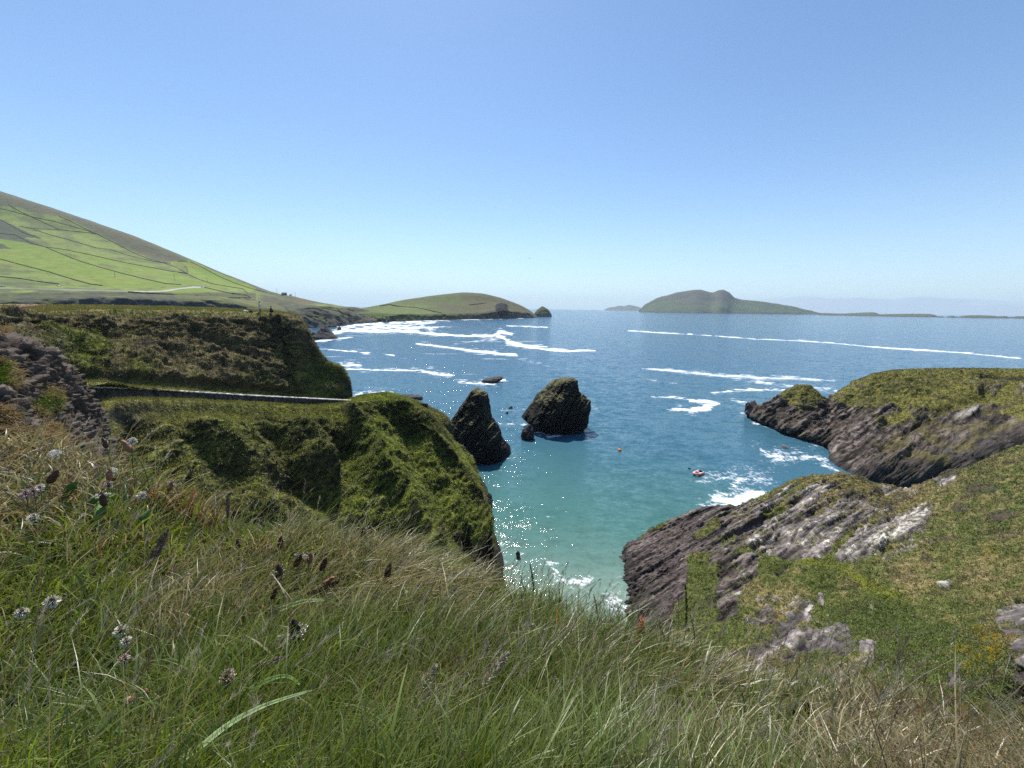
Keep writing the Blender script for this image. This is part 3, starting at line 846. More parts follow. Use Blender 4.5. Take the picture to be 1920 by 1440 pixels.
grn = anchors(L.px, L.py, [(60, 610, (0.35,)), (170, 645, (1.0,)), (100, 640, (0.8,)), (250, 640, (0.5,)), (120, 600, (0.1,)), (200, 610, (0.0,)), (300, 650, (0.0,)), (400, 640, (0.0,)), (200, 690, (0.25,)),
                           (170, 715, (1.0,)), (250, 715, (0.8,)), (350, 720, (0.5,)), (330, 690, (0.1,)), (450, 700, (0.25,)), (480, 725, (0.7,)), (560, 715, (0.6,)), (620, 695, (1.0,)), (600, 690, (1.0,)), (600, 720, (0.8,)), (640, 720, (0.6,)),
                           (500, 640, (0.1,)), (560, 640, (0.5,)), (590, 670, (0.8,)), (450, 720, (0.6,)), (540, 690, (0.5,)), (540, 610, (0.2,)), (450, 600, (0.2,)), (400, 690, (0.1,))], 3.0)[:, 0]
fc = lerp(brown, moss, sstep(0.35, 0.85, grn + 0.5 * g2 + 0.25 * g))
fc = lerp(fc, (0.035, 0.030, 0.026), sstep(0.66, 0.9, steep + 0.2 * g2) * 0.7)
c = lerp(c, fc, sstep(-0.2, 0.3, face + 0.4 * g2 - 0.2))
c = lerp(c, (0.13, 0.12, 0.02), 0.6 * sstep(0.25, 0.5, g2) * np.exp(-((L.px - 565) / 30) ** 2 - ((L.py - 632) / 16) ** 2))
d, _, _ = seg_dist(L.px, L.py, [(-60, 604), (0, 590), (14, 581), (34, 576), (62, 573), (92, 572)])
c = lerp(c, (0.42, 0.30, 0.22), (1 - sstep(0.6, 1.2, d / np.interp(L.px, [-60, 0, 30, 60, 90], [9, 8, 4.5, 2.2, 0.8]) + 0.5 * g2)))
d, _, _ = seg_dist(L.px, L.py, [(-60, 592), (0, 583.5), (20, 579), (35, 575)])
tag(L.make("left_headland", MAT_MID, c), kind="structure")
head_L = L
head_bvh = L.bvh()

# ------------------------------------------------------------------ green spur below the path, down to the cove
r1 = [(95, 762, 19), (150, 770, 24.5), (195, 772, 27), (215, 755, 30), (300, 750, 36), (400, 754, 43), (500, 759, 50), (600, 764, 57), (660, 758, 61), (700, 746, 64.5), (730, 742, 66.5), (765, 753, 68), (800, 773, 68.5), (829, 799, 68)]
r2 = [(95, 830, 18.5), (150, 830, 23.5), (200, 826, 26), (225, 800, 29.2), (320, 800, 35.2), (420, 803, 42), (530, 810, 48.6), (630, 817, 55), (688, 815, 58.8), (728, 812, 62), (758, 814, 64), (800, 828, 65), (842, 850, 64.5), (874, 875, 63)]
r3 = [(100, 905, 17.8), (160, 900, 22.5), (212, 895, 24.4), (258, 880, 27.8), (350, 880, 33.2), (455, 888, 39.4), (570, 894, 44.6), (668, 902, 50), (738, 912, 53), (785, 918, 55.5), (822, 924, 57), (858, 934, 57.6), (888, 950, 57.2), (906, 960, 56.4)]
r4 = [(110, 1010, 16.5), (180, 1000, 20.5), (240, 1000, 22.4), (320, 1000, 26), (415, 1000, 31), (520, 1010, 36), (620, 1024, 40), (716, 1042, 43), (790, 1060, 44.6), (838, 1076, 45.4), (870, 1085, 45.8), (905, 1094, 46), (934, 1102, 45.8), (949, 1106, 45.4)]
WR = [WW(r) for r in (r1, r2, r3, r4)]
def side_of(pts, dist, dz):
    """points shifted level to the left of the line's direction"""
    A_ = np.array(pts); t_ = np.gradient(A_, axis=0); t_[:, 2] = 0
    t_ /= np.linalg.norm(t_, axis=1)[:, None]
    return [a + np.array([-b[1] * dist, b[0] * dist, dz]) for a, b in zip(A_, t_)]
r0 = side_of(WR[0], 1.4, 0.12)
r00 = side_of(WR[0], 4.5, -0.3)
r5 = [np.array([p[0] + 0.4, p[1] - 3.0, min(p[2] - 4.0, -1.2 if i > 5 else 11.0 - 2.0 * i)]) for i, p in enumerate(WR[3])]
net = [r00, r0] + WR + [r5]
for r, k in zip(net, (0, 0, 1, 1, 1, 1, 1)):                # the seaward side drops sheer into the water
    p = r[-1]
    r.append(np.array([p[0] + 0.9, p[1] + 1.6, max(-1.5, p[2] * 0.55 - 0.8)]))
    r.append(np.array([p[0] + 0.6, p[1] + 3.6, -1.6]))
L = Land(net, 0.115, row_dens=[0.4, 0.6, 1.1, 1.1, 1.1, 0.4], col_dens=[0.3, 0.6] + [1.1] * 11 + [1.1, 1], cap=150)
n = L.renormal(); g = fbm(L.P, 0.25, 4); g2 = fbm(L.P, 1.3, 4)
vis = sstep(np.where(L.px < 640, 2, -6), np.where(L.px < 640, 46, 10), L.py - np.interp(L.px, [150, 215, 300, 500, 600, 660, 730, 765, 800, 830, 880, 910, 950], [790, 775, 766, 768, 768, 762, 747, 757, 778, 804, 880, 960, 1100]))
rib = 0
for line, wl_, wr_, amp in (([(470, 757), (522, 776), (565, 830), (601, 875), (660, 927), (700, 985)], 34, 80, 2.3), ([(640, 760), (652, 785), (670, 837), (687, 892), (715, 920), (742, 961), (780, 1040)], 34, 100, 2.6),
                            ([(728, 745), (748, 768), (773, 813), (797, 872), (824, 925), (860, 1000)], 26, 70, 1.8), ([(770, 760), (810, 838), (855, 892), (883, 947), (905, 1020)], 24, 60, 1.5),
                            ([(330, 750), (350, 800), (400, 850), (450, 905), (480, 960)], 30, 90, 1.3), ([(250, 750), (275, 790), (300, 850), (330, 900)], 26, 70, 1.2), ([(590, 760), (612, 790), (640, 830)], 18, 40, 0.9)):
    d, s, t = seg_dist(L.px + 16 * g, L.py, line)
    # left of the ridge line (side -1 in image: positive is below/right here) falls sharply, right eases away
    left = s > 0
    d = np.abs(d + 5 * g2)
    f = np.where(left, np.exp(-(d / wl_) ** 1.3 * 2.2), np.exp(-(d / wr_) ** 0.9))
    hollow = np.where(left, -0.9 * np.exp(-((d - wl_ * 1.3) / (wl_ * 0.7)) ** 2), 0)
    rib = rib + amp * (f + hollow) * sstep(0, 0.12, t) * (0.75 + 0.5 * t)
cave = np.exp(-((L.px - 540) / 70) ** 2 - ((L.py - 915) / 30) ** 2)
cave2 = np.exp(-((L.px - 645) / 26) ** 2 - ((L.py - 860) / 50) ** 2)
cave3 = np.exp(-((L.px - 245) / 40) ** 2 - ((L.py - 830) / 40) ** 2)
edgef = 1 - 0.85 * sstep(0.0, 1.0, (L.px - np.interp(L.py, [740, 800, 880, 960, 1100], [770, 800, 850, 885, 930])) / 30.0)
L.displace(vis * edgef * (rib - 2.2 * cave - 1.7 * cave2 - 1.4 * cave3 + 0.7 * fbm(L.P, 0.2, 3, ridged=True)) + vis * (0.75 * fbm(L.P, 0.5, 5, ridged=True, gain=0.6) * (0.35 + 0.65 * edgef) + 0.55 * strata(L.P, (0.75, -0.1, 0.65), 1.5, 0.6, 3.0) * (0.25 + 0.75 * edgef) + 0.22 * fbm(L.P, 1.9, 3)))
n = L.renormal(); steep = 1 - n[:, 2]
moss = lerp((0.115, 0.140, 0.028), (0.235, 0.27, 0.048), sstep(-.4, .5, g + 0.6 * g2))
olive = lerp((0.090, 0.092, 0.030), (0.20, 0.185, 0.065), sstep(-.4, .5, g2))
gm = anchors(L.px, L.py, [(250, 770, (0.2,)), (350, 780, (0.35,)), (450, 800, (0.4,)), (550, 790, (0.4,)), (650, 780, (0.45,)), (730, 760, (0.8,)), (760, 860, (1.0,)), (820, 960, (1.0,)), (850, 1030, (0.9,)), (700, 860, (0.9,)),
                          (800, 800, (0.35,)), (850, 880, (0.6,)), (600, 850, (0.3,)), (480, 850, (0.4,)), (380, 830, (0.5,)), (900, 1000, (0.7,)), (930, 1080, (0.4,)), (880, 930, (0.5,))], 3)[:, 0]
c = lerp(olive, moss, sstep(0.2, 0.8, gm + 0.4 * g2))
c = lerp(c, lerp((0.028, 0.026, 0.020), (0.055, 0.048, 0.032), sstep(-.3, .4, g2)), sstep(0.60, 0.84, steep + 0.2 * g2 + 0.12 * g))
wet = 1 - sstep(1.5, 5.0, L.P[:, 2] + 1.5 * g2)
c = lerp(c, (0.03, 0.028, 0.026), wet)
tag(L.make("spur", MAT_MID, c), kind="structure")
spur = L
spur_bvh = L.bvh()

# ------------------------------------------------------------------ right promontory
pr = [  # columns; each: (px, py, D) from skyline down to the near foot
    [S(1163, 1040), S(1165, 1080), S(1168, 1120), S(1172, 1165), S(1176, 1215), S(1182, 1300)],
    [(1195, 1018, 53), (1215, 1060, 47), (1225, 1110, 42.6), (1235, 1160, 37.4), (1245, 1220, 32.6), (1262, 1300, 27.5)],
    [(1262, 979, 55), (1285, 1030, 49), (1295, 1080, 42.6), (1300, 1140, 36.8), (1312, 1210, 30.6), (1335, 1300, 23.5)],
    [(1340, 949, 57), (1378, 1000, 50), (1390, 1060, 42.5), (1400, 1130, 35.3), (1412, 1200, 28.4), (1435, 1300, 20)],
    [(1420, 940, 58.5), (1455, 985, 51), (1470, 1050, 41.6), (1480, 1120, 33.6), (1492, 1190, 26.6), (1520, 1300, 17.6)],
    [(1490, 903, 60.5), (1515, 960, 52), (1532, 1040, 41), (1545, 1110, 33), (1558, 1180, 25.6), (1590, 1300, 16)],
    [(1560, 892, 61.5), (1580, 950, 52), (1595, 1030, 41), (1606, 1100, 32.5), (1618, 1170, 25), (1650, 1295, 15)],
    [(1605, 899, 62), (1620, 955, 51.5), (1636, 1035, 40), (1646, 1105, 31.5), (1658, 1175, 24), (1694, 1295, 14.5)],
    [(1648, 914, 62), (1665, 962, 51), (1680, 1040, 39), (1690, 1110, 30.4), (1702, 1180, 23), (1742, 1292, 14)],
    [(1705, 915, 61), (1720, 962, 50), (1734, 1040, 37.6), (1744, 1110, 28.8), (1756, 1180, 21.6), (1790, 1286, 13.4)],
    [(1760, 904, 60), (1772, 960, 48), (1784, 1040, 35.6), (1794, 1110, 27), (1804, 1180, 20.2), (1834, 1280, 12.8)],
    [(1850, 868, 58), (1870, 940, 44), (1880, 1030, 31), (1886, 1100, 23), (1896, 1170, 17), (1922, 1272, 11.4)],
    [(1960, 832, 56), (1990, 930, 40), (2000, 1020, 27), (2004, 1100, 19), (2014, 1180, 14), (2044, 1280, 9.4)],
    [(2300, 800, 50), (2310, 930, 32), (2310, 1050, 20), (2310, 1150, 13), (2315, 1250, 9.5), (2330, 1350, 6.8)]]
cols_ = [[p if isinstance(p, np.ndarray) else W(*p) for p in cc] for cc in pr]
for p in cols_[0]: p[2] = -0.8
for cc, q in zip(cols_, pr):
    a_, b_ = cc[-2], cc[-1]
    d_ = b_ - a_
    cc.append(b_ + np.array([d_[0] * 0.15, -min(4.5, b_[1] * 0.42), min(2.0, max(0.2, 0.30 * d_[2]))]))
    cc.append(cc[-1] + np.array([0, -0.4, -3.0]))
rows_ = [list(r) for r in zip(*cols_)]
bz = [-1.5, -1.5, -1.5, -1.5, -1.5, -1.5, -1.5, -1.5, -1.5, 0.0, 4.0, 9.0, 14.0, 20.0]
b1 = [np.array([p[0] + 0.4, p[1] + 1.6, max(z, p[2] * 0.6 + z * 0.4)]) for p, z in zip(rows_[0], bz)]
b2 = [np.array([p[0] + 0.8, p[1] + 3.5, z]) for p, z in zip(rows_[0], bz)]
net = [b2, b1] + rows_
lf = [np.array([r[0][0] - 1.5, r[0][1], -2.5]) for r in net]
net = [[l] + r for l, r in zip(lf, net)]
L = Land(net, 0.12, row_dens=[0.6, 0.8, 0.9, 1.0, 1.15, 1.3, 1.4, 1.2, 0.2], col_dens=[0.5] + [1.0] * 12 + [0.25], cap=150)
n = L.renormal(); g = fbm(L.P, 0.25, 4); g2 = fbm(L.P, 1.3, 4); gl = fbm(L.P, 0.09, 2, seed=8)
g3 = fbm(L.P, 4.0, 3)
ax = L.px + 15 * g + 11 * g2 + 5 * g3; ay = L.py + 9 * g + 8 * g2 + 4 * g3
rockm = np.zeros(len(L.P))
ROCKS = [[(1120, 1050), (1195, 1014), (1265, 974), (1345, 944), (1400, 940), (1385, 962), (1340, 975), (1310, 1000), (1300, 1030), (1285, 1075), (1290, 1120), (1262, 1165), (1255, 1200), (1235, 1330), (1120, 1330)],
         [(1384, 1000), (1400, 985), (1440, 968), (1500, 962), (1545, 975), (1575, 1005), (1560, 1040), (1540, 1052), (1490, 1055), (1450, 1045), (1410, 1028)],
         [(1490, 940), (1530, 903), (1545, 900), (1530, 930), (1500, 960), (1480, 965)], [(1350, 985), (1380, 975), (1400, 975), (1385, 995)],
         [(1600, 1010), (1640, 985), (1690, 970), (1745, 945), (1750, 958), (1720, 1005), (1690, 1015), (1640, 1030), (1610, 1065), (1580, 1060), (1570, 1050)],
         [(1355, 1060), (1385, 1040), (1425, 1042), (1418, 1075), (1390, 1110), (1375, 1150), (1345, 1180), (1345, 1140), (1352, 1100)], [(1315, 1018), (1350, 1020), (1340, 1040), (1300, 1042), (1285, 1032)],
         [(1425, 1220), (1445, 1190), (1480, 1160), (1500, 1135), (1525, 1130), (1520, 1150), (1490, 1180), (1450, 1230), (1400, 1260), (1390, 1240)],
         [(1500, 1190), (1540, 1165), (1590, 1170), (1600, 1200), (1590, 1225), (1540, 1220), (1500, 1225), (1470, 1240)], [(1655, 920), (1715, 912), (1700, 925), (1660, 932)], [(1765, 905), (1800, 893), (1790, 905), (1760, 915)],
         [(1870, 1150), (1925, 1130), (1960, 1160), (1960, 1330), (1930, 1340), (1900, 1310), (1895, 1220), (1875, 1180)], [(1620, 1215), (1640, 1205), (1645, 1240), (1620, 1250)], [(1780, 1262), (1815, 1270), (1815, 1300), (1770, 1300)],
         [(1722, 1045), (1740, 1038), (1738, 1046)], [(1760, 1108), (1795, 1100), (1790, 1110)], [(1790, 1150), (1830, 1158), (1815, 1163)], [(1470, 1055), (1490, 1060), (1470, 1085), (1445, 1085)]]
for pl in ROCKS:
    rockm = np.maximum(rockm, in_poly(ax, ay, pl).astype(float))
rk = rockm.reshape(L.shape)
for _ in range(9):
    rk = (rk + np.roll(rk, 1, 0) + np.roll(rk, -1, 0) + np.roll(rk, 1, 1) + np.roll(rk, -1, 1)) / 5
extra_ = 0.34 * sstep(1290, 1340, L.px) * (1 - sstep(1700, 1800, L.px)) * sstep(890, 930, L.py) * (1 - sstep(1010, 1075, L.py)) + 0.22 * (L.py > 1120) * (1 - sstep(1620, 1700, L.px)) * sstep(1380, 1420, L.px) + 0.10 * (L.px > 1300)
band = strata(L.P, NB, 0.9, 0.4, 14.0)
rk = sstep(0.44, 0.60, rk.ravel() + extra_ + 0.30 * g2 + 0.22 * g3 + 0.55 * band * (rk.ravel() + extra_ > 0.08))
hol = 0
for (x_, y_, sx, sy, a) in ((1545, 1160, 30, 9, 0.9), (1440, 1160, 40, 13, 1.1), (1400, 1080, 30, 10, 0.4), (1470, 1018, 45, 9, 0.8), (1320, 1060, 14, 9, 0.6), (1560, 1235, 50, 8, 0.8), (1540, 1130, 22, 7, 0.7), (1430, 1250, 26, 8, 0.7), (1500, 1245, 30, 7, 0.5)):
    hol = hol + a * np.exp(-((L.px - x_) / sx) ** 2 - ((L.py - y_) / sy) ** 2)
near = np.clip(L.P[:, 1] / 40, 0.25, 1)
s1, k1c = strata(L.P, NB, 1.3, 0.4, 1.0, crack=True); s2, k2c = strata(L.P, NB, 0.42, 0.45, 4.0, crack=True); s3 = strata(L.P, NB, 0.17, 0.45, 7.0)
cracks = np.clip(0.9 * k1c + 0.6 * k2c, 0, 1)
heath = 0
for (x_, y_, sx, sy) in ((1722, 905, 24, 8), (1785, 892, 30, 10), (1690, 940, 20, 8), (1850, 925, 36, 14), (1590, 930, 24, 10), (1742, 1060, 14, 7), (1640, 925, 18, 8), (1890, 980, 30, 12), (1560, 915, 16, 7), (1810, 960, 22, 8)):
    heath = np.maximum(heath, np.exp(-((L.px + 8 * g2 - x_) / sx) ** 2 - ((L.py + 6 * g2 - y_) / sy) ** 2))
lowk = 1 - 0.55 * (1 - sstep(1290, 1380, L.px))
L.displace(rk * near * (0.22 + 1.0 * s1 * lowk + 0.6 * s2 * lowk + 0.24 * s3 + 0.35 * fbm(L.P, 0.9, 4, ridged=True)) - hol * (0.6 + 0.6 * near)
           + (1 - rk) * (0.55 * fbm(L.P, 0.3, 3) * near + 0.60 * heath + 0.62 * fbm(L.P, 0.8, 5, ridged=True, gain=0.6) * (0.35 + 0.65 * near) + 0.45 * fbm(L.P, 0.17, 2, seed=60) * near + 0.08 * fbm(L.P, 3.5, 2)))
n = L.renormal(); steep = 1 - n[:, 2]
dry = anchors(L.px, L.py, [(1560, 920, (0.75, 0.25)), (1620, 940, (0.7, 0.3)), (1700, 930, (0.75, 0.3)), (1800, 890, (0.6, 0.5)), (1860, 980, (0.5, 0.45)), (1830, 1000, (0.4, 0.5)), (1760, 1000, (0.5, 0.3)), (1680, 1060, (0.6, 0.25)), (1450, 1070, (0.3, 0.2)), (1540, 1070, (0.25, 0.0)),
                          (1640, 1100, (0.3, 0.0)), (1720, 1100, (0.7, 0.1)), (1330, 1100, (0.25, 0.0)), (1340, 1180, (0.2, 0.0)), (1430, 1120, (0.7, 0.1)), (1480, 1140, (0.75, 0.1)), (1580, 1110, (0.55, 0.1)), (1560, 1150, (0.15, 0.4)), (1640, 1170, (0.05, 0.5)), (1700, 1200, (0.05, 0.4)),
                          (1780, 1240, (0.05, 0.3)), (1850, 1080, (0.65, 0.2)), (1900, 1100, (0.6, 0.2)), (1600, 1250, (0.6, 0.3)), (1450, 1260, (0.7, 0.2)), (1380, 960, (0.6, 0.3)), (1440, 1000, (0.5, 0.2)), (1340, 1050, (0.3, 0.0)), (1780, 1150, (0.4, 0.2))], 3)
gd = sstep(0.28, 1.05, dry[:, 0] + 0.7 * g2 + 0.35 * g)
grass = lerp((0.088, 0.108, 0.026), (0.235, 0.185, 0.085), gd)
brn = sstep(0.0, 0.35, fbm(L.P, 0.33, 4, seed=90)) * (0.35 + 0.65 * sstep(1500, 1620, L.px + 80 * g))
grass = lerp(grass, (0.10, 0.075, 0.045), 0.6 * brn)
grass = lerp(grass, lerp((0.045, 0.04, 0.025), (0.08, 0.065, 0.045), sstep(-.3, .3, g3)), 0.85 * sstep(0.3, 0.6, heath))
grass = grass * (0.66 + 0.6 * sstep(-.5, .5, g3 + 0.5 * g2))[:, None]
grass = lerp(grass, (0.055, 0.075, 0.025), 0.75 * sstep(0.35, 0.8, dry[:, 1] + 0.5 * fbm(L.P, 0.7, 3, seed=5)))
grass = lerp(grass, (0.07, 0.048, 0.045), 0.7 * sstep(0.25, 0.5, fbm(L.P, 0.4, 3, seed=15)) * sstep(1600, 1700, L.px) * (1 - sstep(1000, 1080, L.py)))
grass = lerp(grass, (0.14, 0.155, 0.02), 0.8 * np.exp(-(seg_dist(L.px, L.py, [(1510, 1052), (1570, 1070), (1640, 1108), (1700, 1130)])[0] / 9) ** 2))
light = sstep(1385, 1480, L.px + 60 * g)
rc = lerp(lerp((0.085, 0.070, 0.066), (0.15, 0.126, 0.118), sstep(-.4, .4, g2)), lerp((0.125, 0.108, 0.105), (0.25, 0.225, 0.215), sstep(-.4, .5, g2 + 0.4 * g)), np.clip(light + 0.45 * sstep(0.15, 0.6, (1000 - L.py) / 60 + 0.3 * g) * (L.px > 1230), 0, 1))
lich = sstep(0.10, 0.35, fbm(L.P, 0.9, 4, seed=21)) * sstep(1330, 1420, L.px)
rc = lerp(rc, (0.46, 0.45, 0.41), 0.75 * lich)
rc = lerp(rc, (0.44, 0.43, 0.38), 0.75 * np.exp(-(seg_dist(L.px, L.py, [(1640, 1030), (1690, 1000), (1735, 955)])[0] / 16) ** 4) * sstep(-.4, .1, g2))
rc = rc * np.clip(0.95 + 0.75 * s2 + 0.45 * s3 + 0.25 * g3, 0.4, 1.7)[:, None]
rc = lerp(rc, (0.035, 0.03, 0.03), 0.85 * cracks)
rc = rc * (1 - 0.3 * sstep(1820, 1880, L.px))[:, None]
rc = lerp(rc, (0.05, 0.045, 0.045), (1 - sstep(0.3, 1.7, L.P[:, 2] + 0.7 * g2)))
gap = sstep(0.05, 0.28, fbm(L.P, 0.8, 4, seed=33) + 0.25 * g3) * sstep(1300, 1400, L.px)          # turf in the cracks
rm = np.clip(rk * 1.5 - 0.25, 0, 1) * (1 - 0.8 * gap * (1 - lich))
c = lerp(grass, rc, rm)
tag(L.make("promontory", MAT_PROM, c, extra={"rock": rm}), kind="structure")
prom = L; prom_rm = rm; prom_g = gd
prom_bvh = L.bvh()

# ------------------------------------------------------------------ right headland
hc = [
    [S(1406, 783), (1406, 778, 127.5), (1407, 774, 128), (1408, 771, 128.5), (1409, 768, 129)],
    [S(1425, 793), (1424, 786, 122.5), (1424, 778, 123.5), (1424, 769, 125), (1422, 762, 126)],
    [S(1445, 803), (1446, 793, 117), (1447, 782, 118.5), (1448, 768, 121), (1447, 750, 124)],
    [S(1470, 813), (1471, 802, 111), (1472, 788, 113), (1473, 762, 118), (1472, 737, 122)],
    [S(1490, 820), (1492, 806, 107.5), (1494, 788, 111), (1495, 760, 116), (1494, 726.5, 122)],
    [S(1510, 827), (1513, 812, 105), (1515, 793, 109), (1514, 762, 115), (1511, 726, 122)],
    [S(1530, 833), (1534, 820, 102), (1536, 802, 106), (1534, 775, 113), (1531, 741, 120)],
    [S(1545, 839), (1551, 827, 99.5), (1555, 811, 103.5), (1555, 790, 110), (1552, 762, 117)],
    [S(1551, 850), (1572, 833, 96), (1585, 810, 101), (1588, 785, 107), (1577, 741, 116)],
    [S(1545, 866), (1590, 842, 91.5), (1612, 808, 98), (1618, 770, 107), (1600, 726, 117)],
    [S(1568, 880), (1622, 848, 87), (1652, 808, 95), (1655, 760, 106), (1634, 710, 117.5)],
    [S(1595, 893), (1652, 856, 83), (1688, 808, 92), (1700, 755, 105), (1674, 702, 118)],
    [S(1635, 905), (1700, 862, 79), (1742, 806, 89), (1765, 752, 103), (1742, 699, 118)],
    [S(1685, 914), (1758, 862, 75), (1806, 802, 85.5), (1830, 748, 100), (1820, 698.5, 116)],
    [S(1740, 924), (1820, 858, 71.5), (1874, 792, 82), (1895, 744, 97), (1900, 700, 113)],
    [S(1800, 934), (1890, 850, 68.5), (1945, 782, 78), (1970, 740, 92), (1990, 701, 108)],
    [S(1950, 940), (2100, 840, 62), (2200, 775, 70), (2230, 735, 82), (2300, 705, 95)]]
cols_ = [[p if isinstance(p, np.ndarray) else W(*p) for p in cc] for cc in hc]
rows_ = [list(r) for r in zip(*cols_)]
for p in rows_[0]: p[2] = -1.0
def back(p, d, dz, dx=0.0):
    f = 1 + d / p[1]
    return np.array([p[0] * f + dx, p[1] * f, p[2] + dz])
k1 = [back(p, 3.0 if i < 8 else 8.0, -1.2 if i < 8 else -0.7, 0.4 if i < 12 else 0) for i, p in enumerate(rows_[4])]
k2 = [np.array([*back(p, 7.0 if i < 8 else 22, 0, 1.5 if i < 12 else 0)[:2], -1.5 if i < 8 else p[2] - 6]) for i, p in enumerate(rows_[4])]
k3 = [np.array([p[0] * 1.06 + 1, p[1] * 1.06, -2.0]) for p in k2]
net = rows_ + [k1, k2, k3]
tipc = [np.array([r[0][0] - 1.5, r[0][1] + 0.5, -2.0]) for r in net]
net = [[t_] + r for t_, r in zip(tipc, net)]
L = Land(net, 0.22, row_dens=[1.2, 1.2, 1.2, 1.2, 0.4, 0.3, 0.2], col_dens=[1] * 16 + [0.3], cap=130)
n = L.renormal(); g = fbm(L.P, 0.14, 4); g2 = fbm(L.P, 0.7, 4)
line = np.interp(L.px, [1400, 1456, 1470, 1500, 1530, 1545, 1600, 1640, 1680, 1720, 1780, 1850, 1930, 2300], [730, 730, 752, 770, 758, 738, 755, 792, 800, 770, 775, 770, 790, 800])
t1, q1 = strata(L.P, NB2, 2.4, 0.45, 2.0, crack=True); t2, q2 = strata(L.P, NB2, 0.85, 0.45, 6.0, crack=True)
thru = (fbm(L.P, 0.09, 3, seed=70) + 0.9 * t1 + 0.4 * t2)
gr = sstep(-7, 7, line - L.py + 30 * g + 20 * g2) * (1 - 0.95 * sstep(0.40, 0.62, thru) * (L.px > 1600) * sstep(712, 735, L.py))
rock = 1 - gr
vis = sstep(0.2, 2.0, L.P[:, 2] + 0.6)
L.displace(rock * vis * (1.25 * t1 + 0.95 * t2 + 0.35 * strata(L.P, NB2, 0.4, 0.4, 8.0) + 1.0 * fbm(L.P, 0.18, 3, ridged=True) + 0.8 * fbm(L.P, 0.35, 4, ridged=True)) + gr * (0.9 * fbm(L.P, 0.22, 4, ridged=True) + 0.40 * fbm(L.P, 0.8, 4, ridged=True)))
dkc = np.exp(-(seg_dist(L.px, L.py, [(1840, 706), (1870, 709), (1930, 712)])[0] / 5) ** 2)
L.displace(-1.5 * dkc)
cut = np.exp(-(seg_dist(L.px, L.py, [(1650, 842), (1690, 815), (1735, 785), (1790, 760), (1850, 745)])[0] / 8) ** 2)
L.displace(-1.6 * cut)
n = L.renormal(); steep = 1 - n[:, 2]
turf = lerp((0.088, 0.088, 0.026), (0.185, 0.172, 0.045), sstep(-.4, .5, g2 + 0.4 * g))
turf = lerp(turf, (0.19, 0.17, 0.02), 0.55 * sstep(0.1, 0.45, fbm(L.P, 0.45, 4, seed=12)) * sstep(1600, 1720, L.px))
turf = lerp(turf, (0.07, 0.06, 0.045), 0.8 * sstep(0.2, 0.4, fbm(L.P * np.array([1, 1, 2]), 0.25, 3, seed=41)))
rc = lerp((0.058, 0.049, 0.042), (0.150, 0.124, 0.102), sstep(-.4, .5, g2 + 0.3 * g))
rc = lerp(rc, (0.26, 0.22, 0.20), 0.7 * sstep(0.15, 0.45, strata(L.P, NB2, 1.8, 0.5, 9.0)) * sstep(-.2, .3, g2))
rc = lerp(rc, (0.30, 0.25, 0.23), 0.7 * np.exp(-(seg_dist(L.px, L.py, [(1590, 842), (1640, 812), (1680, 790)])[0] / 14) ** 2) * sstep(-.4, .3, g2))
rc = lerp(rc, (0.33, 0.31, 0.28), 0.8 * np.exp(-(seg_dist(L.px, L.py, [(1800, 785), (1848, 762)])[0] / 6) ** 2))
rc = rc * np.clip(0.95 + 0.8 * t2 + 0.3 * g2, 0.4, 1.7)[:, None]
rc = lerp(rc, (0.03, 0.026, 0.026), 0.8 * np.clip(q1 + 0.6 * q2, 0, 1))
turf = lerp(turf, (0.04, 0.035, 0.025), 0.9 * sstep(0.3, 0.7, dkc))
dark = sstep(0, 1, (L.py - np.interp(L.px, [1500, 1600, 1700, 1800, 1900], [900, 872, 850, 815, 795])) / 30 + 0.4 * g)  # shade of the lower face turned from the sun, put into the rock colour
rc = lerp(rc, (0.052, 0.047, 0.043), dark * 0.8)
patch = sstep(0.02, 0.25, fbm(L.P, 0.22, 4, seed=55) + 0.25 * np.exp(-((L.px - 1720) / 60) ** 2 - ((L.py - 830) / 35) ** 2)) * (L.px > 1640) * (1 - sstep(868, 885, L.py))
rc = lerp(rc, lerp((0.085, 0.078, 0.03), (0.13, 0.115, 0.045), sstep(-.3, .4, g2)), 0.8 * patch)
rc = lerp(rc, (0.035, 0.033, 0.034), 1 - sstep(0.3, 1.8, L.P[:, 2] + 0.8 * g2))
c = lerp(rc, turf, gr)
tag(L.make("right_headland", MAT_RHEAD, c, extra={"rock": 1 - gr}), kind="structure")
rhead = L; rhead_gr = gr
rhead_bvh = L.bvh()

# ------------------------------------------------------------------ sea stacks and rocks in the water
def stack_col(P, N):
    g = fbm(P, 0.35, 4); g2 = fbm(P, 1.4, 3)
    c = lerp((0.008, 0.0075, 0.0075), (0.024, 0.022, 0.019), sstep(-.4, .5, g2))
    k = sstep(0.55, 0.78, N[:, 2] + 0.25 * g + 0.15 * g2) * sstep(5, 8.5, P[:, 2] + 2 * g)
    c = lerp(c, lerp((0.075, 0.075, 0.026), (0.12, 0.115, 0.05), sstep(-.3, .4, g2)), k)
    return lerp(c, (0.018, 0.017, 0.018), 1 - sstep(0.2, 1.6, P[:, 2] + g2))

def wet_col(P, N):
    return lerp((0.022, 0.021, 0.022), (0.055, 0.05, 0.046), sstep(-.3, .5, fbm(P, 1.2, 4)))

def brown_col(P, N):
    return lerp((0.07, 0.06, 0.056), (0.15, 0.125, 0.11), sstep(-.3, .5, fbm(P, 1.6, 4)))

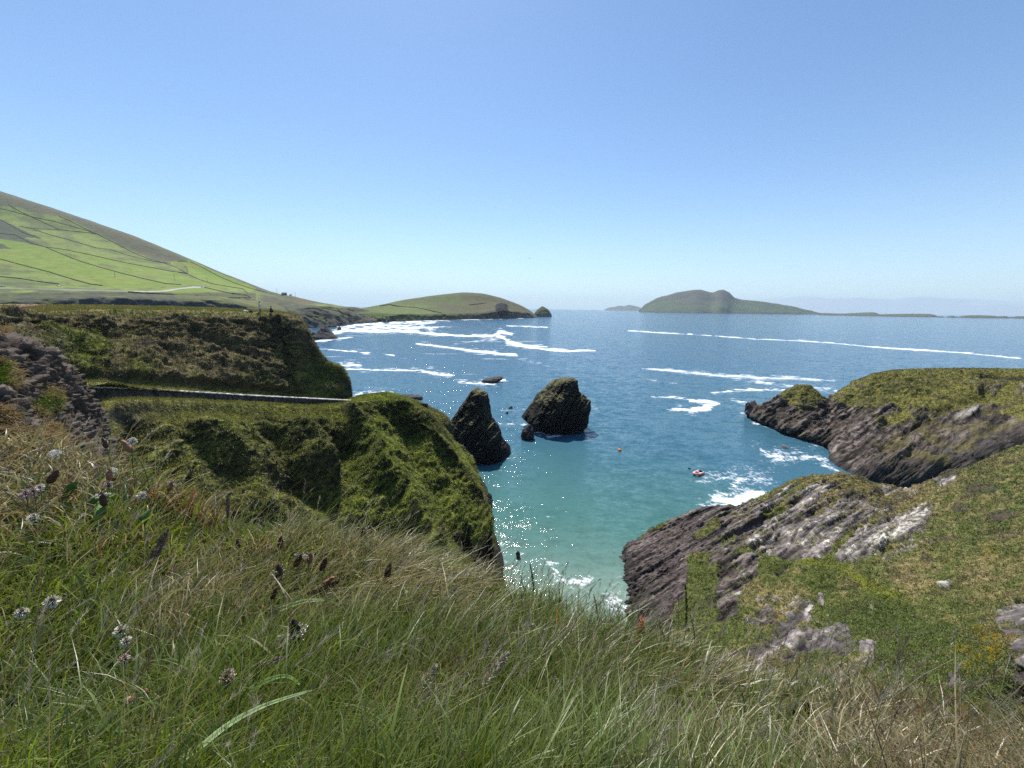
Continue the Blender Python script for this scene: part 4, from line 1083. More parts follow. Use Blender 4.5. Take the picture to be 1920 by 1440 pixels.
o = rock_pile("sea_stack", [(731.5, 889, 897), (734, 883, 907), (740, 879, 914), (752, 872, 917), (770, 860, 919), (785, 850, 924), (798, 841, 930), (812, 837, 936), (830, 842, 946), (842, 852, 954), (852, 862, 956), (862, 880, 944)],
              92, 7.0, MAT_STACK, nu=260, nv=170, rough=0.175, nb=NBS, bed=1.5, colf=stack_col, seed=3, ex=1.35, rot=0.5)
tag(o, "tall pointed black sea stack nearest the green cliff", "sea stack", "sea stacks")
o = rock_pile("sea_stack", [(711.5, 1050, 1079), (714, 1040, 1083), (722, 1029, 1084), (732, 1020, 1086), (740, 1012, 1094), (748, 1005, 1103), (760, 996, 1104), (772, 987, 1103), (785, 979, 1102), (795, 990, 1098), (805, 1006, 1090), (813, 1024, 1066)],
              114, 8.5, MAT_STACK, nu=260, nv=170, rough=0.165, nb=NBS, bed=1.7, colf=stack_col, seed=11, ex=1.3, rot=-0.35)
tag(o, "broad green-topped sea stack with the small rock at its foot", "sea stack", "sea stacks")
o = rock_pile("sea_rock", [(797, 991, 995), (801, 987, 997), (806, 980, 999), (813, 977, 1000), (819, 976, 1002), (825, 980, 996)], 103, 1.6, MAT_ROCK, rough=0.16, nb=NBS, bed=0.6, colf=wet_col, seed=5)
tag(o, "small jagged black rock at the left foot of the broad sea stack", "rock", "rocks in the sea")
o = rock_pile("sea_rock", [(706.5, 934, 941), (709, 917, 943), (712, 906, 941), (715.5, 903, 934)], 187, 3.5, MAT_ROCK, rough=0.10, nb=NBS, bed=0.8, colf=wet_col, seed=6)
tag(o, "low black rock ringed by foam beyond the two sea stacks", "rock", "rocks in the sea")
o = rock_pile("sea_rock", [(741, 745, 752), (742.5, 742, 791), (746, 740, 793), (750, 743, 790)], 149, 3.0, MAT_ROCK, rough=0.10, nb=NBS, bed=0.7, colf=wet_col, seed=7)
tag(o, "low black reef showing just above the top of the green cliff", "rock", "rocks in the sea")
o = rock_pile("sea_rock", [(611, 606, 611), (615, 603, 614), (621, 597, 619), (627, 591, 625), (631, 588, 630), (635, 587, 633)], 430, 13, MAT_FAR, rough=0.05, nb=(0.3, 0.2, 0.9), bed=2.5, colf=far_rock_col, seed=8)
tag(o, "dark pyramid rock in the surf below the far cliffs", "rock", "rocks in the sea")
o = rock_pile("sea_rock", [(622.5, 585, 588), (624, 584, 591), (626.5, 583.5, 592)], 470, 2.5, MAT_FAR, rough=0.1, nb=(0.3, 0.2, 0.9), bed=1.5, colf=far_rock_col, seed=9, nu=40, nv=20)
tag(o, "small rounded rock in the surf beside the dark pyramid rock", "rock", "rocks in the sea")
o = rock_pile("sea_rock", [(612, 635, 637), (615, 634, 639), (618, 632, 640)], 590, 4, MAT_FAR, rough=0.1, nb=(0.3, 0.2, 0.9), bed=1.5, colf=far_rock_col, seed=10, nu=40, nv=20)
tag(o, "tiny rock in white surf at the foot of the far cliffs", "rock", "rocks in the sea")
o = rock_pile("sea_rock", [(824, 1433, 1436), (827, 1430, 1438), (830, 1428, 1438), (833, 1429, 1436)], 105, 0.9, MAT_ROCK, rough=0.14, nb=NB2, bed=0.4, colf=brown_col, seed=12, nu=48, nv=26)
tag(o, "lone brown rock off the right headland, further out than the foaming pair", "rock", "rocks in the sea")
o = rock_pile("sea_rock", [(837, 1468, 1474), (841, 1464, 1480), (846, 1462, 1483), (850, 1466, 1482)], 98.5, 1.4, MAT_ROCK, rough=0.16, nb=NB2, bed=0.5, colf=brown_col, seed=13, nu=56, nv=30)
tag(o, "larger brown rock wet with foam in front of the right headland", "rock", "rocks in the sea")
o = rock_pile("sea_rock", [(844, 1437, 1440), (846, 1435, 1443), (849, 1436, 1442)], 99, 0.6, MAT_ROCK, rough=0.14, nb=NB2, bed=0.4, colf=brown_col, seed=14, nu=36, nv=20)
tag(o, "very low rock awash in foam beside the larger brown rock", "rock", "rocks in the sea")
o = rock_pile("sea_rock", [(1034, 969, 973), (1036.5, 967.5, 975), (1040, 967, 975.5), (1042, 968, 975)], 50.6, 0.3, MAT_ROCK, rough=0.1, nb=NB2, bed=0.2, colf=wet_col, seed=15, nu=36, nv=20, z0=-0.4)
tag(o, "round black rock alone in the pale green cove water", "rock", "rocks in the sea")
o = rock_pile("sea_rock", [(762, 957, 960), (764, 954, 961), (766, 952, 962)], 136.3, 0.7, MAT_ROCK, rough=0.12, nb=NBS, bed=0.4, colf=wet_col, seed=16, nu=36, nv=18)
tag(o, "thin dark rock tip in foam between the two sea stacks, the further one", "rock", "rocks in the sea")
o = rock_pile("sea_rock", [(772, 951, 953), (774, 948, 953), (776, 946.5, 954)], 129.2, 0.5, MAT_ROCK, rough=0.12, nb=NBS, bed=0.4, colf=wet_col, seed=17, nu=36, nv=18)
tag(o, "small dark rock tip between the two sea stacks, the nearer one", "rock", "rocks in the sea")
o = rock_pile("sea_rock", [(755, 1402, 1405), (757, 1400, 1408), (759.5, 1399, 1409)], 133, 1.0, MAT_ROCK, rough=0.12, nb=NB2, bed=0.4, colf=wet_col, seed=18, nu=36, nv=18)
tag(o, "low dark rock in foam just off the tip of the right headland", "rock", "rocks in the sea")

#--NEAR--
# ------------------------------------------------------------------ rocky bank beside the path, close on the left
oc = [  # columns: crest, two rows of face, foot
    [(-420, 560, 4.0), (-420, 610, 3.6), (-420, 680, 3.2), (-420, 860, 2.7)],
    [(-160, 612, 4.2), (-160, 650, 3.8), (-160, 710, 3.4), (-160, 850, 2.9)],
    [(0, 634, 4.5), (0, 672, 4.1), (0, 735, 3.7), (0, 860, 3.15)],
    [(34, 645, 4.6), (28, 690, 4.25), (24, 750, 3.85), (20, 865, 3.3)],
    [(62, 656, 4.75), (56, 706, 4.4), (52, 762, 4.05), (50, 870, 3.45)],
    [(90, 668, 4.9), (84, 722, 4.6), (80, 772, 4.25), (80, 876, 3.6)],
    [(116, 692, 5.1), (112, 738, 4.8), (110, 784, 4.45), (112, 884, 3.75)],
    [(142, 722, 5.3), (138, 758, 5.0), (138, 796, 4.65), (142, 890, 3.9)],
    [(164, 742, 5.45), (160, 772, 5.2), (160, 808, 4.85), (166, 900, 4.05)],
    [(186, 782, 5.55), (184, 800, 5.3), (184, 826, 5.0), (190, 910, 4.2)],
    [(192, 830, 5.6), (196, 845, 5.4), (200, 870, 5.1), (200, 930, 4.4)]]
rows_ = [WW(r) for r in zip(*oc)]
def back_(p, f, dz, dx): return np.array([p[0] * f + dx, p[1] * f, p[2] + dz])
k1 = [back_(p, 1.10, -0.25, -0.1) for p in rows_[0]]
k2 = [back_(p, 1.3, -2.2, -0.5) for p in rows_[0]]
k3 = [back_(p, 1.6, -8, -1.5) for p in rows_[0]]
net = [k3, k2, k1] + rows_ + [[p + np.array([0.1, -0.5, -1.5]) for p in rows_[-1]]]
net = [r + [back_(r[-1], 1.04, -3.0, -0.2)] for r in net]
L = Land(net, 0.021, row_dens=[0.06, 0.15, 0.5, 1.1, 1.1, 1, 0.2], col_dens=[0.25, 0.6] + [1] * 8 + [0.4], cap=130)
n = L.renormal(); g = fbm(L.P, 1.3, 4); g2 = fbm(L.P, 6, 4)
stones = np.zeros(len(L.P))
def cells(P, freq, seed):
    """rounded stones: nearest jittered feature point"""
    Q = P * freq + seed
    i0 = np.floor(Q).astype(int)
    d1 = np.full(len(P), 9.0); d2 = np.full(len(P), 9.0); idv = np.zeros(len(P))
    for dx in (-1, 0, 1):
        for dy in (-1, 0, 1):
            for dz in (-1, 0, 1):
                c_ = i0 + (dx, dy, dz)
                h = _perm[_perm[_perm[c_[:, 0] & 255] + (c_[:, 1] & 255)] + (c_[:, 2] & 255)]
                f = c_ + 0.5 + 0.42 * _grad[h]
                d = np.linalg.norm(Q - f, axis=1)
                m = d < d1
                d2 = np.where(m, d1, np.minimum(d2, d)); idv = np.where(m, h / 255.0, idv); d1 = np.where(m, d, d1)
    return d1, d2 - d1, idv
sq = L.P * np.array([0.8, 0.8, 1.7])
e1, b1_, id1 = cells(sq, 7.5, 3.1)
e2, b2_, id2 = cells(sq, 16.0, 7.7)
stone = sstep(0.02, 0.30, b1_) * (id1 > 0.42)
stone2 = sstep(0.02, 0.30, b2_) * (id2 > 0.45)
L.displace(0.048 * stone * (0.3 + id1) + 0.028 * stone2 * (0.4 + id2) + 0.15 * g + 0.07 * g2 + 0.05 * fbm(L.P, 11, 3, ridged=True))
n = L.renormal()
c = lerp((0.040, 0.029, 0.024), (0.085, 0.06, 0.046), sstep(-.4, .5, g2))
sc = lerp((0.050, 0.040, 0.033), (0.140, 0.112, 0.092), np.clip(id1 * 1.2 - 0.1 + 0.4 * g2, 0, 1))
c = lerp(c, sc, np.clip(stone + 0.8 * stone2, 0, 1))
gx_ = anchors(L.px, L.py, [(80, 752, (0.8,)), (66, 762, (0.75,)), (20, 765, (0.1,)), (130, 795, (0.1,)), (30, 785, (0.1,)), (100, 785, (0.1,)), (0, 700, (0.6,)), (5, 715, (0.6,)), (40, 700, (0.0,)), (40, 720, (0.0,)), (100, 720, (0.0,)), (120, 760, (0.0,)), (60, 680, (0.0,)), (20, 660, (0.0,)), (0, 622, (0.6,)), (30, 640, (0.4,)), (60, 665, (0.2,)), (160, 770, (0.1,)), (150, 800, (0.3,)), (40, 745, (0.1,)), (0, 800, (0.8,)), (90, 815, (0.8,))], 4)[:, 0]
gm_ = sstep(0.45, 0.65, gx_ + 0.25 * g2)
c = lerp(c, lerp((0.07, 0.085, 0.02), (0.12, 0.10, 0.045), sstep(-.3, .3, g2)), gm_)
tag(L.make("rock_outcrop", MAT_SOIL, c), kind="structure")
outc = L; outc_g = gm_
outc_bvh = L.bvh()

# ------------------------------------------------------------------ the grassy brink in front of the camera
CAN = 0.21
xs = [-700, -350, -150, 0, 100, 180, 260, 330, 420, 560, 700, 850, 960, 1100, 1200, 1400, 1600, 1750, 1920, 2250, 2700]
ct = [(640, 2.6), (700, 2.7), (775, 2.75), (806, 2.75), (818, 2.75), (840, 2.7), (890, 2.6), (930, 2.6), (968, 2.65), (978, 2.75), (984, 2.8), (1046, 2.7), (1104, 2.5), (1148, 2.25), (1172, 2.15), (1240, 2.0), (1280, 1.95), (1306, 1.9), (1365, 1.75), (1460, 1.6), (1600, 1.5)]
def crow(fr, Dk):
    res = []
    for x, (y, D) in zip(xs, ct):
        yy = y + (1440 - y) * fr
        res.append(W(x, yy, D + (0.52 - D) * Dk) - np.array([0, 0, CAN]))
    return res
g0 = crow(0.0, 0.0)
rowsF = [g0, crow(0.22, 0.36), crow(0.5, 0.66), crow(0.78, 0.87), crow(1.0, 1.0)]
below = [p + np.array([0.02 * p[0], 0.55, -0.75]) for p in g0]
b2 = [np.array([p[0] * 1.25, p[1] + 2.2, p[2] - 3.4 - max(0, p[0]) * 0.4]) for p in g0]
b3 = [np.array([p[0] * 2.0, p[1] + 7, p[2] - 10 - max(0, p[0]) * 0.6]) for p in g0]
b4 = [np.array([p[0] * 3.5, p[1] + 16 + 0.4 * max(0, -p[0]), max(-2, p[2] - 26 - max(0, p[0]) * 0.5)]) for p in g0]
for r in rowsF + [below, b2, b3, b4]:
    r.insert(0, r[0] + np.array([-5.0, 0, 0.3])); r.append(r[-1] + np.array([5.0, 0, -2.0]))
last = rowsF[-1]
n1 = [np.array([p[0] * 1.05, 0.05, p[2] + 0.02]) for p in last]
n2 = [np.array([p[0] * 1.2, -1.2, p[2] + 0.05]) for p in last]
n3 = [np.array([p[0] * 1.6, -6.0, H - 0.9 + 0.5 * (p[2] - H + 1)]) for p in last]
L = Land([b4, b3, b2, below] + rowsF + [n1, n2, n3], 0.03, row_dens=[0.02, 0.04, 0.1, 0.5, 1, 1, 1, 1, 0.5, 0.3, 0.05], col_dens=[0.1, 0.3, 0.5] + [1] * 16 + [0.5, 0.3, 0.1], cap=60)
L.renormal(); g = fbm(L.P, 1.6, 3); g2 = fbm(L.P, 9, 3)
L.displace((0.10 * g + 0.03 * g2) * (np.abs(L.P[:, 1]) < 4), (0, 0, 1))
n = L.renormal()
c = lerp((0.045, 0.042, 0.018), (0.14, 0.105, 0.05), sstep(-.3, .5, g2))
tag(L.make("ground", MAT_SOIL, c), kind="structure")
ground = L
ground_bvh = L.bvh()

# ------------------------------------------------------------------ blades of grass
def blade_mesh(root, d0, bend, Ln, wd, c0, c1, nseg=3, side_bias=None, droop=0.25):
    n = len(root)
    ts = np.linspace(0, 1, nseg + 1)
    rnd = rng.normal(size=(n, 3))
    side = np.cross(d0, rnd); side /= np.linalg.norm(side, axis=1)[:, None] + 1e-9
    if side_bias is not None:
        view = root - EYE
        s2 = np.cross(d0, view); s2 /= np.linalg.norm(s2, axis=1)[:, None] + 1e-9
        side = side * (1 - side_bias) + s2 * side_bias
        side /= np.linalg.norm(side, axis=1)[:, None] + 1e-9
    V = np.empty((n, 2 * nseg + 1, 3)); C = np.empty((n, 2 * nseg + 1, 3))
    for k, t in enumerate(ts):
        p = root + Ln[:, None] * (d0 * (t - 0.12 * t * t) + bend * (t ** 1.9)) - np.array([0, 0, 1]) * (Ln * droop * t ** 2.6)[:, None]
        cc = c0 + (c1 - c0) * (t ** 0.7)
        if k < nseg:
            w = wd * (1 - t) ** 0.55 * (0.75 + 0.6 * min(t * 3, 1) * (1 - t))
            V[:, 2 * k] = p - side * w[:, None] / 2; V[:, 2 * k + 1] = p + side * w[:, None] / 2
            C[:, 2 * k] = cc; C[:, 2 * k + 1] = cc
        else:
            V[:, -1] = p; C[:, -1] = cc
    nvv = 2 * nseg + 1
    base = np.arange(n)[:, None] * nvv
    q = np.concatenate([base + np.array([2 * k, 2 * k + 1, 2 * k + 3, 2 * k + 2]) for k in range(nseg - 1)], 0) if nseg > 1 else None
    t3 = base + np.array([2 * nseg - 2, 2 * nseg - 1, 2 * nseg])
    return V.reshape(-1, 3), q, t3, C.reshape(-1, 3)

def join_blades(name, parts, mat):
    V, Q, T, C, off = [], [], [], [], 0
    for v, q, t, c in parts:
        V.append(v); C.append(c); T.append(t + off)
        if q is not None: Q.append(q + off)
        off += len(v)
    return build_mesh(name, np.concatenate(V), quads=np.concatenate(Q) if Q else None, tris=np.concatenate(T), mat=mat, colr=np.concatenate(C), smooth=True)

def sample_land(L, wgt, n):
    """random points on a land sheet, weighted per vertex"""
    nv, nu = L.shape
    P = L.P.reshape(nv, nu, 3)
    a = np.linalg.norm(np.cross(P[1:, :-1] - P[:-1, :-1], P[:-1, 1:] - P[:-1, :-1]), axis=2)
    w = wgt.reshape(nv, nu)
    w = a * 0.25 * (w[:-1, :-1] + w[1:, :-1] + w[:-1, 1:] + w[1:, 1:])
    cdf = np.cumsum(w.ravel()); cdf /= cdf[-1]
    k = np.searchsorted(cdf, rng.random(n))
    i, j = np.divmod(k, nu - 1)
    u, v = rng.random(n)[:, None], rng.random(n)[:, None]
    p = P[i, j] * (1 - u) * (1 - v) + P[i + 1, j] * u * (1 - v) + P[i, j + 1] * (1 - u) * v + P[i + 1, j + 1] * u * v
    return p, i * nu + j

def unit(a):
    return a / (np.linalg.norm(a, axis=-1, keepdims=True) + 1e-9)

# colour of the sward: (dryness, red, lushness, length factor) at photograph pixels
SW = [(0, 800, (0.85, 0.05, 0.2, 0.8)), (90, 810, (0.9, 0.1, 0.15, 0.8)), (170, 830, (0.8, 0.25, 0.2, 0.8)), (60, 880, (0.45, 0.0, 0.7, 0.9)), (200, 900, (0.35, 0.05, 0.8, 1.0)), (270, 890, (0.7, 0.35, 0.2, 0.9)), (350, 880, (0.55, 0.95, 0.0, 1.0)), (400, 920, (0.6, 0.8, 0.0, 1.0)),
      (300, 960, (0.35, 0.05, 0.6, 0.9)), (100, 1000, (0.35, 0.0, 0.6, 1.0)), (450, 980, (0.55, 0.1, 0.2, 1.0)), (560, 990, (0.55, 0.0, 0.3, 1.1)), (640, 960, (0.7, 0.0, 0.1, 1.0)), (300, 1060, (0.75, 0.05, 0.1, 0.8)), (450, 1080, (0.6, 0.05, 0.2, 0.9)), (600, 1060, (0.75, 0.0, 0.1, 1.0)),
      (720, 1030, (0.72, 0.0, 0.1, 1.0)), (830, 1070, (0.7, 0.08, 0.0, 1.0)), (940, 1110, (0.45, 0.2, 0.0, 1.15)), (1010, 1130, (0.3, 0.1, 0.1, 1.35)), (1150, 1165, (0.35, 0.1, 0.2, 1.2)), (150, 1150, (0.12, 0.0, 0.9, 1.0)), (400, 1180, (0.12, 0.0, 0.9, 1.0)), (600, 1180, (0.25, 0.0, 0.7, 1.0)), (760, 1180, (0.3, 0.0, 0.5, 1.0)), (950, 1200, (0.3, 0.0, 0.4, 1.0)),
      (100, 1350, (0.15, 0.0, 0.9, 1.0)), (400, 1350, (0.08, 0.0, 0.9, 1.0)), (700, 1350, (0.15, 0.0, 0.8, 1.0)), (900, 1330, (0.25, 0.0, 0.6, 1.0)), (1080, 1180, (0.4, 0.1, 0.2, 1.1)), (1180, 1220, (0.5, 0.1, 0.3, 1.0)), (1100, 1350, (0.3, 0.0, 0.6, 1.0)), (1300, 1260, (0.5, 0.0, 0.55, 0.8)),
      (1300, 1380, (0.4, 0.0, 0.7, 0.8)), (1500, 1320, (0.5, 0.0, 0.5, 0.8)), (1500, 1420, (0.35, 0.0, 0.6, 0.8)), (1620, 1330, (0.8, 0.1, 0.1, 0.9)), (1720, 1310, (0.9, 0.35, 0.0, 1.0)), (1790, 1350, (0.9, 0.45, 0.0, 1.0)), (1700, 1420, (0.85, 0.2, 0.0, 0.9)), (1900, 1400, (0.95, 0.15, 0.0, 0.9))]

def near_grass(N=210000, behind=False):
    dist = np.linalg.norm(ground.P - EYE, axis=1)
    px, py = project(ground.P + np.array([0, 0, 0.2]))
    yy = ground.P[:, 1]
    w = ((yy > 0.0) & (dist > 0.45) & (px > -500) & (px < 2500)).astype(float)
    w *= 1.0 / np.clip(dist, 0.8, 5) ** 1.25
    w *= (yy < 4.2)
    if behind:      # the same sward to either side of and behind the viewpoint
        w = ((yy > -2.5) & (yy < 3.0) & (dist > 0.75) & (np.abs(ground.P[:, 0]) < 5.5) & ((yy < 0.1) | (px < -450) | (px > 2400))).astype(float)
    p, k = sample_land(ground, w, N)
    dd = np.linalg.norm(p - EYE, axis=1)
    qx, qy = project(p + np.array([0, 0, 0.22]))
    if behind: qx = 700 + 60 * p[:, 0]; qy = np.full(N, 1300.0)
    A = anchors(qx, qy, SW, 3.2)
    cl = fbm(p * np.array([1, 1, 0.2]), 2.2, 3, seed=2)
    cl2 = fbm(p * np.array([1, 1, 0.2]), 7.0, 2, seed=5)
    dry = A[:, 0] - 0.08 * (qx > 350) * (qx < 1250) + 0.45 * cl + 0.35 * cl2
    isdry = rng.random(N) < sstep(0.15, 0.95, dry)
    isred = rng.random(N) < np.clip(A[:, 1] * 0.8 + 0.15 * cl2 - 0.05, 0, 1)
    Ln = rng.uniform(0.13, 0.36, N) * A[:, 3] * (1 + 0.35 * cl + 0.3 * cl2) * np.clip(0.62 + dd * 0.18, 0.7, 1.1)
    tuss = sstep(0.1, 0.45, cl2)
    wind = np.array([0.55, 0.12, 0.0])
    swirl = np.stack([perlin(p * 1.1 + 9), perlin(p * 1.1 + 31), np.zeros(N)], -1)
    d0 = np.array([0.05, 0.02, 1.15]) + rng.normal(size=(N, 3)) * np.array([0.34, 0.34, 0.10]) + 0.30 * swirl
    d0 = unit(d0)
    bend = wind * rng.uniform(-0.32, 0.62, N)[:, None] + rng.normal(size=(N, 3)) * np.array([0.22, 0.22, 0.0]) + 0.25 * swirl
    rightside = sstep(1600, 1850, qx)[:, None]
    bend = bend * (1 - rightside) + rightside * (np.array([-0.25, -0.1, -0.15]) + rng.normal(size=(N, 3)) * 0.38)
    matted = (A[:, 0] > 0.62) & (rng.random(N) < 0.55)
    d0[matted] = unit(d0[matted] * np.array([1.6, 1.6, 0.55]) + np.array([0.25, 0.0, 0]))
    wd = np.maximum(rng.uniform(0.0020, 0.0050, N), 0.0019 * dd * rng.uniform(0.8, 1.4, N))
    wide = (rng.random(N) < 0.02 + 0.10 * A[:, 2])
    wd[wide] *= 2.3
    gcol = lerp((0.095, 0.142, 0.020), (0.215, 0.265, 0.048), rng.random(N))
    gcol = lerp(gcol, (0.20, 0.235, 0.11), 0.5 * (rng.random(N) < 0.25))
    gcol = lerp(gcol, (0.20, 0.225, 0.045), np.clip(0.55 * sstep(1150, 1400, qx) * rng.random(N) + 0.2 * rng.random(N), 0, 1))
    gcol = lerp(gcol, (0.17, 0.27, 0.035), A[:, 2] * 0.5 * (rng.random(N) < 0.25))
    dcol = lerp((0.22, 0.18, 0.08), (0.46, 0.395, 0.23), rng.random(N))
    rcol = lerp((0.15, 0.060, 0.028), (0.27, 0.12, 0.05), rng.random(N))
    c1 = np.where(isdry[:, None], dcol, gcol)
    c1 = np.where((isred & isdry)[:, None], rcol, c1)
    c1 = c1 * (rng.uniform(0.5, 1.35, N) * (1 + 0.25 * cl2))[:, None]
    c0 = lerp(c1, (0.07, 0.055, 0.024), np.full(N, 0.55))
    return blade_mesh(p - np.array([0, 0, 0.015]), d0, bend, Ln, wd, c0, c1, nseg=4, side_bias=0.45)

def seed_grass(n=1300, brink=False):
    """tall flowering stems with loose pale heads through the sward"""
    dist = np.linalg.norm(ground.P - EYE, axis=1)
    px, py = project(ground.P + np.array([0, 0, 0.2]))
    w = ((ground.P[:, 1] > 0.3) & (ground.P[:, 1] < 3.2) & (dist > 0.8) & (px > -200) & (px < 2100)).astype(float) / np.clip(dist, 0.8, 5)
    if brink:
        w = w * (px > 930) * (px < 1260) * (py < 1260)
    p, k = sample_land(ground, w, n)
    dd = np.linalg.norm(p - EYE, axis=1)
    qx, qy = project(p + np.array([0, 0, 0.25]))
    Ln = rng.uniform(0.34, 0.62, n) * np.clip(0.6 + dd * 0.2, 0.7, 1.1)
    d0 = unit(np.array([0.15, 0.05, 1.0]) + rng.normal(size=(n, 3)) * 0.16)
    if brink: d0 = unit(d0 * np.array([0.45, 0.45, 1]))
    bend = (0.35 if brink else 1.0) * np.array([0.28, 0.05, 0]) * rng.uniform(0.2, 1.2, n)[:, None] + rng.normal(size=(n, 3)) * np.array([.1, .1, 0])
    tone = rng.random(n)
    if brink: tone = tone * 0.3
    cs = lerp((0.07, 0.11, 0.03), (0.22, 0.18, 0.09), tone)
    parts = [blade_mesh(p, d0, bend, Ln, np.maximum(0.0016, 0.0012 * dd), cs, cs * 1.2, nseg=4, side_bias=0.6, droop=0.1)]
    # head: short bristles along the upper quarter of the stem
    m = 26
    t = rng.uniform(0.74, 1.0, (n, m))
    pos = p[:, None] + Ln[:, None, None] * (d0[:, None] * (t - 0.12 * t * t)[..., None] + bend[:, None] * (t ** 1.9)[..., None]) - np.array([0, 0, 1]) * (Ln[:, None] * 0.1 * t ** 2.6)[..., None]
    ax = unit(d0 + bend * 1.4)
    dr = unit(np.repeat(ax[:, None], m, 1).reshape(-1, 3) * 1.1 + rng.normal(size=(n * m, 3)) * 0.30)
    hc = lerp((0.16, 0.12, 0.11), (0.48, 0.42, 0.34), rng.random(n))
    hc = lerp(hc, (0.11, 0.15, 0.06), 1.0 * (rng.random(n) < 0.3))
    hc = lerp(hc, (0.085, 0.05, 0.03), 0.95 * (rng.random(n) < 0.3))
    hc = np.repeat(hc, m, 0) * rng.uniform(0.75, 1.2, n * m)[:, None]
    ln = np.repeat(rng.uniform(0.014, 0.032, n), m)
    parts.append(blade_mesh(pos.reshape(-1, 3), dr, dr * 0.1, ln, np.maximum(0.0014, 0.0009 * np.repeat(dd, m)), hc, hc, nseg=1, side_bias=0.5, droop=0))
    return parts

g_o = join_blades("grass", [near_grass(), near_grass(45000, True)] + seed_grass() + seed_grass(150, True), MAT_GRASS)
tag(g_o, "long wind-combed green and straw grass covering the brink in front", kind="stuff")

def turf(name, L, wgt, n, per, lr, wr, colf, label, lean=(0.35, 0, 0.1), down=0.8, up=0.6, nseg=2, seglen=1.0):
    p, k = sample_land(L, np.clip(wgt, 0, None), n)
    nn = L.N[k]
    root = np.repeat(p, per, 0) + rng.normal(size=(n * per, 3)) * (lr[1] * 0.22)
    nn = np.repeat(nn, per, 0)
    N = n * per
    dd = np.linalg.norm(root - EYE, axis=1)
    upv = np.array([0, 0, 1.0])
    dn = nn * nn[:, 2:3] - upv
    d0 = unit(nn * (1 - up) + upv * up + rng.normal(size=(N, 3)) * 0.42 + np.array(lean) * 0.4)
    bend = dn * down * rng.uniform(0.4, 1.2, N)[:, None] + np.array(lean) * rng.uniform(0.3, 1.2, N)[:, None] + rng.normal(size=(N, 3)) * 0.15
    size = np.repeat(rng.uniform(0.6, 1.3, n) * (1 + 0.5 * fbm(p, 0.6, 2, seed=3)), per)
    Ln = rng.uniform(lr[0], lr[1], N) * size
    wd = np.maximum(rng.uniform(wr[0], wr[1], N), 0.0011 * dd)
    c = np.repeat(colf(p, k), per, 0) * rng.uniform(0.72, 1.35, N)[:, None]
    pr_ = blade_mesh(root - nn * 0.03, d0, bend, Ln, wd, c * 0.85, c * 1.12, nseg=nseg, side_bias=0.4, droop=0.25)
    o = join_blades(name, [pr_], MAT_TURF)
    tag(o, label, kind="stuff")
    return o

def land_col(L):
    a = np.empty(len(L.P) * 4, np.float32)
    L.obj.data.color_attributes["Col"].data.foreach_get("color", a)
    return a.reshape(-1, 4)[:, :3].astype(float)

def grassy(c):
    """how green or straw-like a ground colour is: dark stone gets no blades"""
    return sstep(0.018, 0.04, c[:, 1] - c[:, 2]) * sstep(0.03, 0.05, c[:, 1])

cS = land_col(spur)
inview = lambda L: ((L.px > -60) & (L.px < 1990) & (L.py < 1480)).astype(float)
facing = lambda L: (np.sum(L.N * unit(EYE - L.P), axis=1) > -0.15).astype(float)
wS = grassy(cS) * inview(spur) * facing(spur) * (spur.P[:, 2] > 1.5) * (spur.N[:, 2] > 0.1)
turf("grass", spur, wS, 90000, 4, (0.14, 0.36), (0.02, 0.05), lambda p, k: lerp(cS[k] * 1.12, (0.21, 0.185, 0.07), 0.45 * (rng.random(len(k)) < 0.22)), "mossy tufts and drooping grass on the green spur", lean=(0.35, 0.0, 0.0), down=0.9)
cH = land_col(head_L)
wH = (0.25 + grassy(cH)) * inview(head_L) * facing(head_L) * (head_L.P[:, 1] < 100) / np.clip(head_L.P[:, 1] / 40, 1, 3)
turf("grass", head_L, wH, 70000, 4, (0.12, 0.34), (0.025, 0.06), lambda p, k: lerp(cH[k] * 1.05, (0.21, 0.175, 0.075), 0.55 * (rng.random(len(k)) < 0.30)), "rough grass and heather on the left headland", lean=(0.3, 0, 0), down=0.8)
cP = land_col(prom)
wP = grassy(cP) * (1 - np.clip(prom_rm * 1.3, 0, 1)) * inview(prom) * facing(prom) / np.clip(prom.P[:, 1] / 16, 0.6, 3) ** 1.1
turf("grass", prom, wP, 90000, 4, (0.09, 0.26), (0.012, 0.03), lambda p, k: lerp(cP[k] * 1.08, (0.33, 0.27, 0.125), 0.62 * sstep(0.0, 0.35, fbm(p, 1.6, 3, seed=44) + 0.35 * prom_g[k] - 0.2)), "short green and straw turf on the promontory", lean=(0.3, 0, 0), down=0.5)
cR = land_col(rhead)
wR = rhead_gr * inview(rhead) * facing(rhead)
turf("grass", rhead, wR, 26000, 3, (0.15, 0.36), (0.05, 0.10), lambda p, k: lerp(cR[k] * 1.05, (0.24, 0.21, 0.08), 0.5 * (rng.random(len(k)) < 0.25)), "low turf on top of the right headland", lean=(0.3, 0, 0), down=0.5)
cO = land_col(outc)
wO = outc_g * inview(outc) * facing(outc)
def oc_col(p, k):
    qx, qy = project(p)
    v = lerp((0.34, 0.27, 0.15), (0.20, 0.13, 0.06), rng.random(len(k)))
    return lerp(v, (0.08, 0.12, 0.02), (np.exp(-((qx - 78) / 40) ** 2 - ((qy - 757) / 18) ** 2) + (qx < 14) * (qy > 680) * (qy < 745)).clip(0, 1))
turf("grass", outc, wO, 14000, 4, (0.04, 0.11), (0.003, 0.007), oc_col, "dry grass hanging over the stony bank", lean=(0.4, 0, 0), down=0.5, nseg=3)

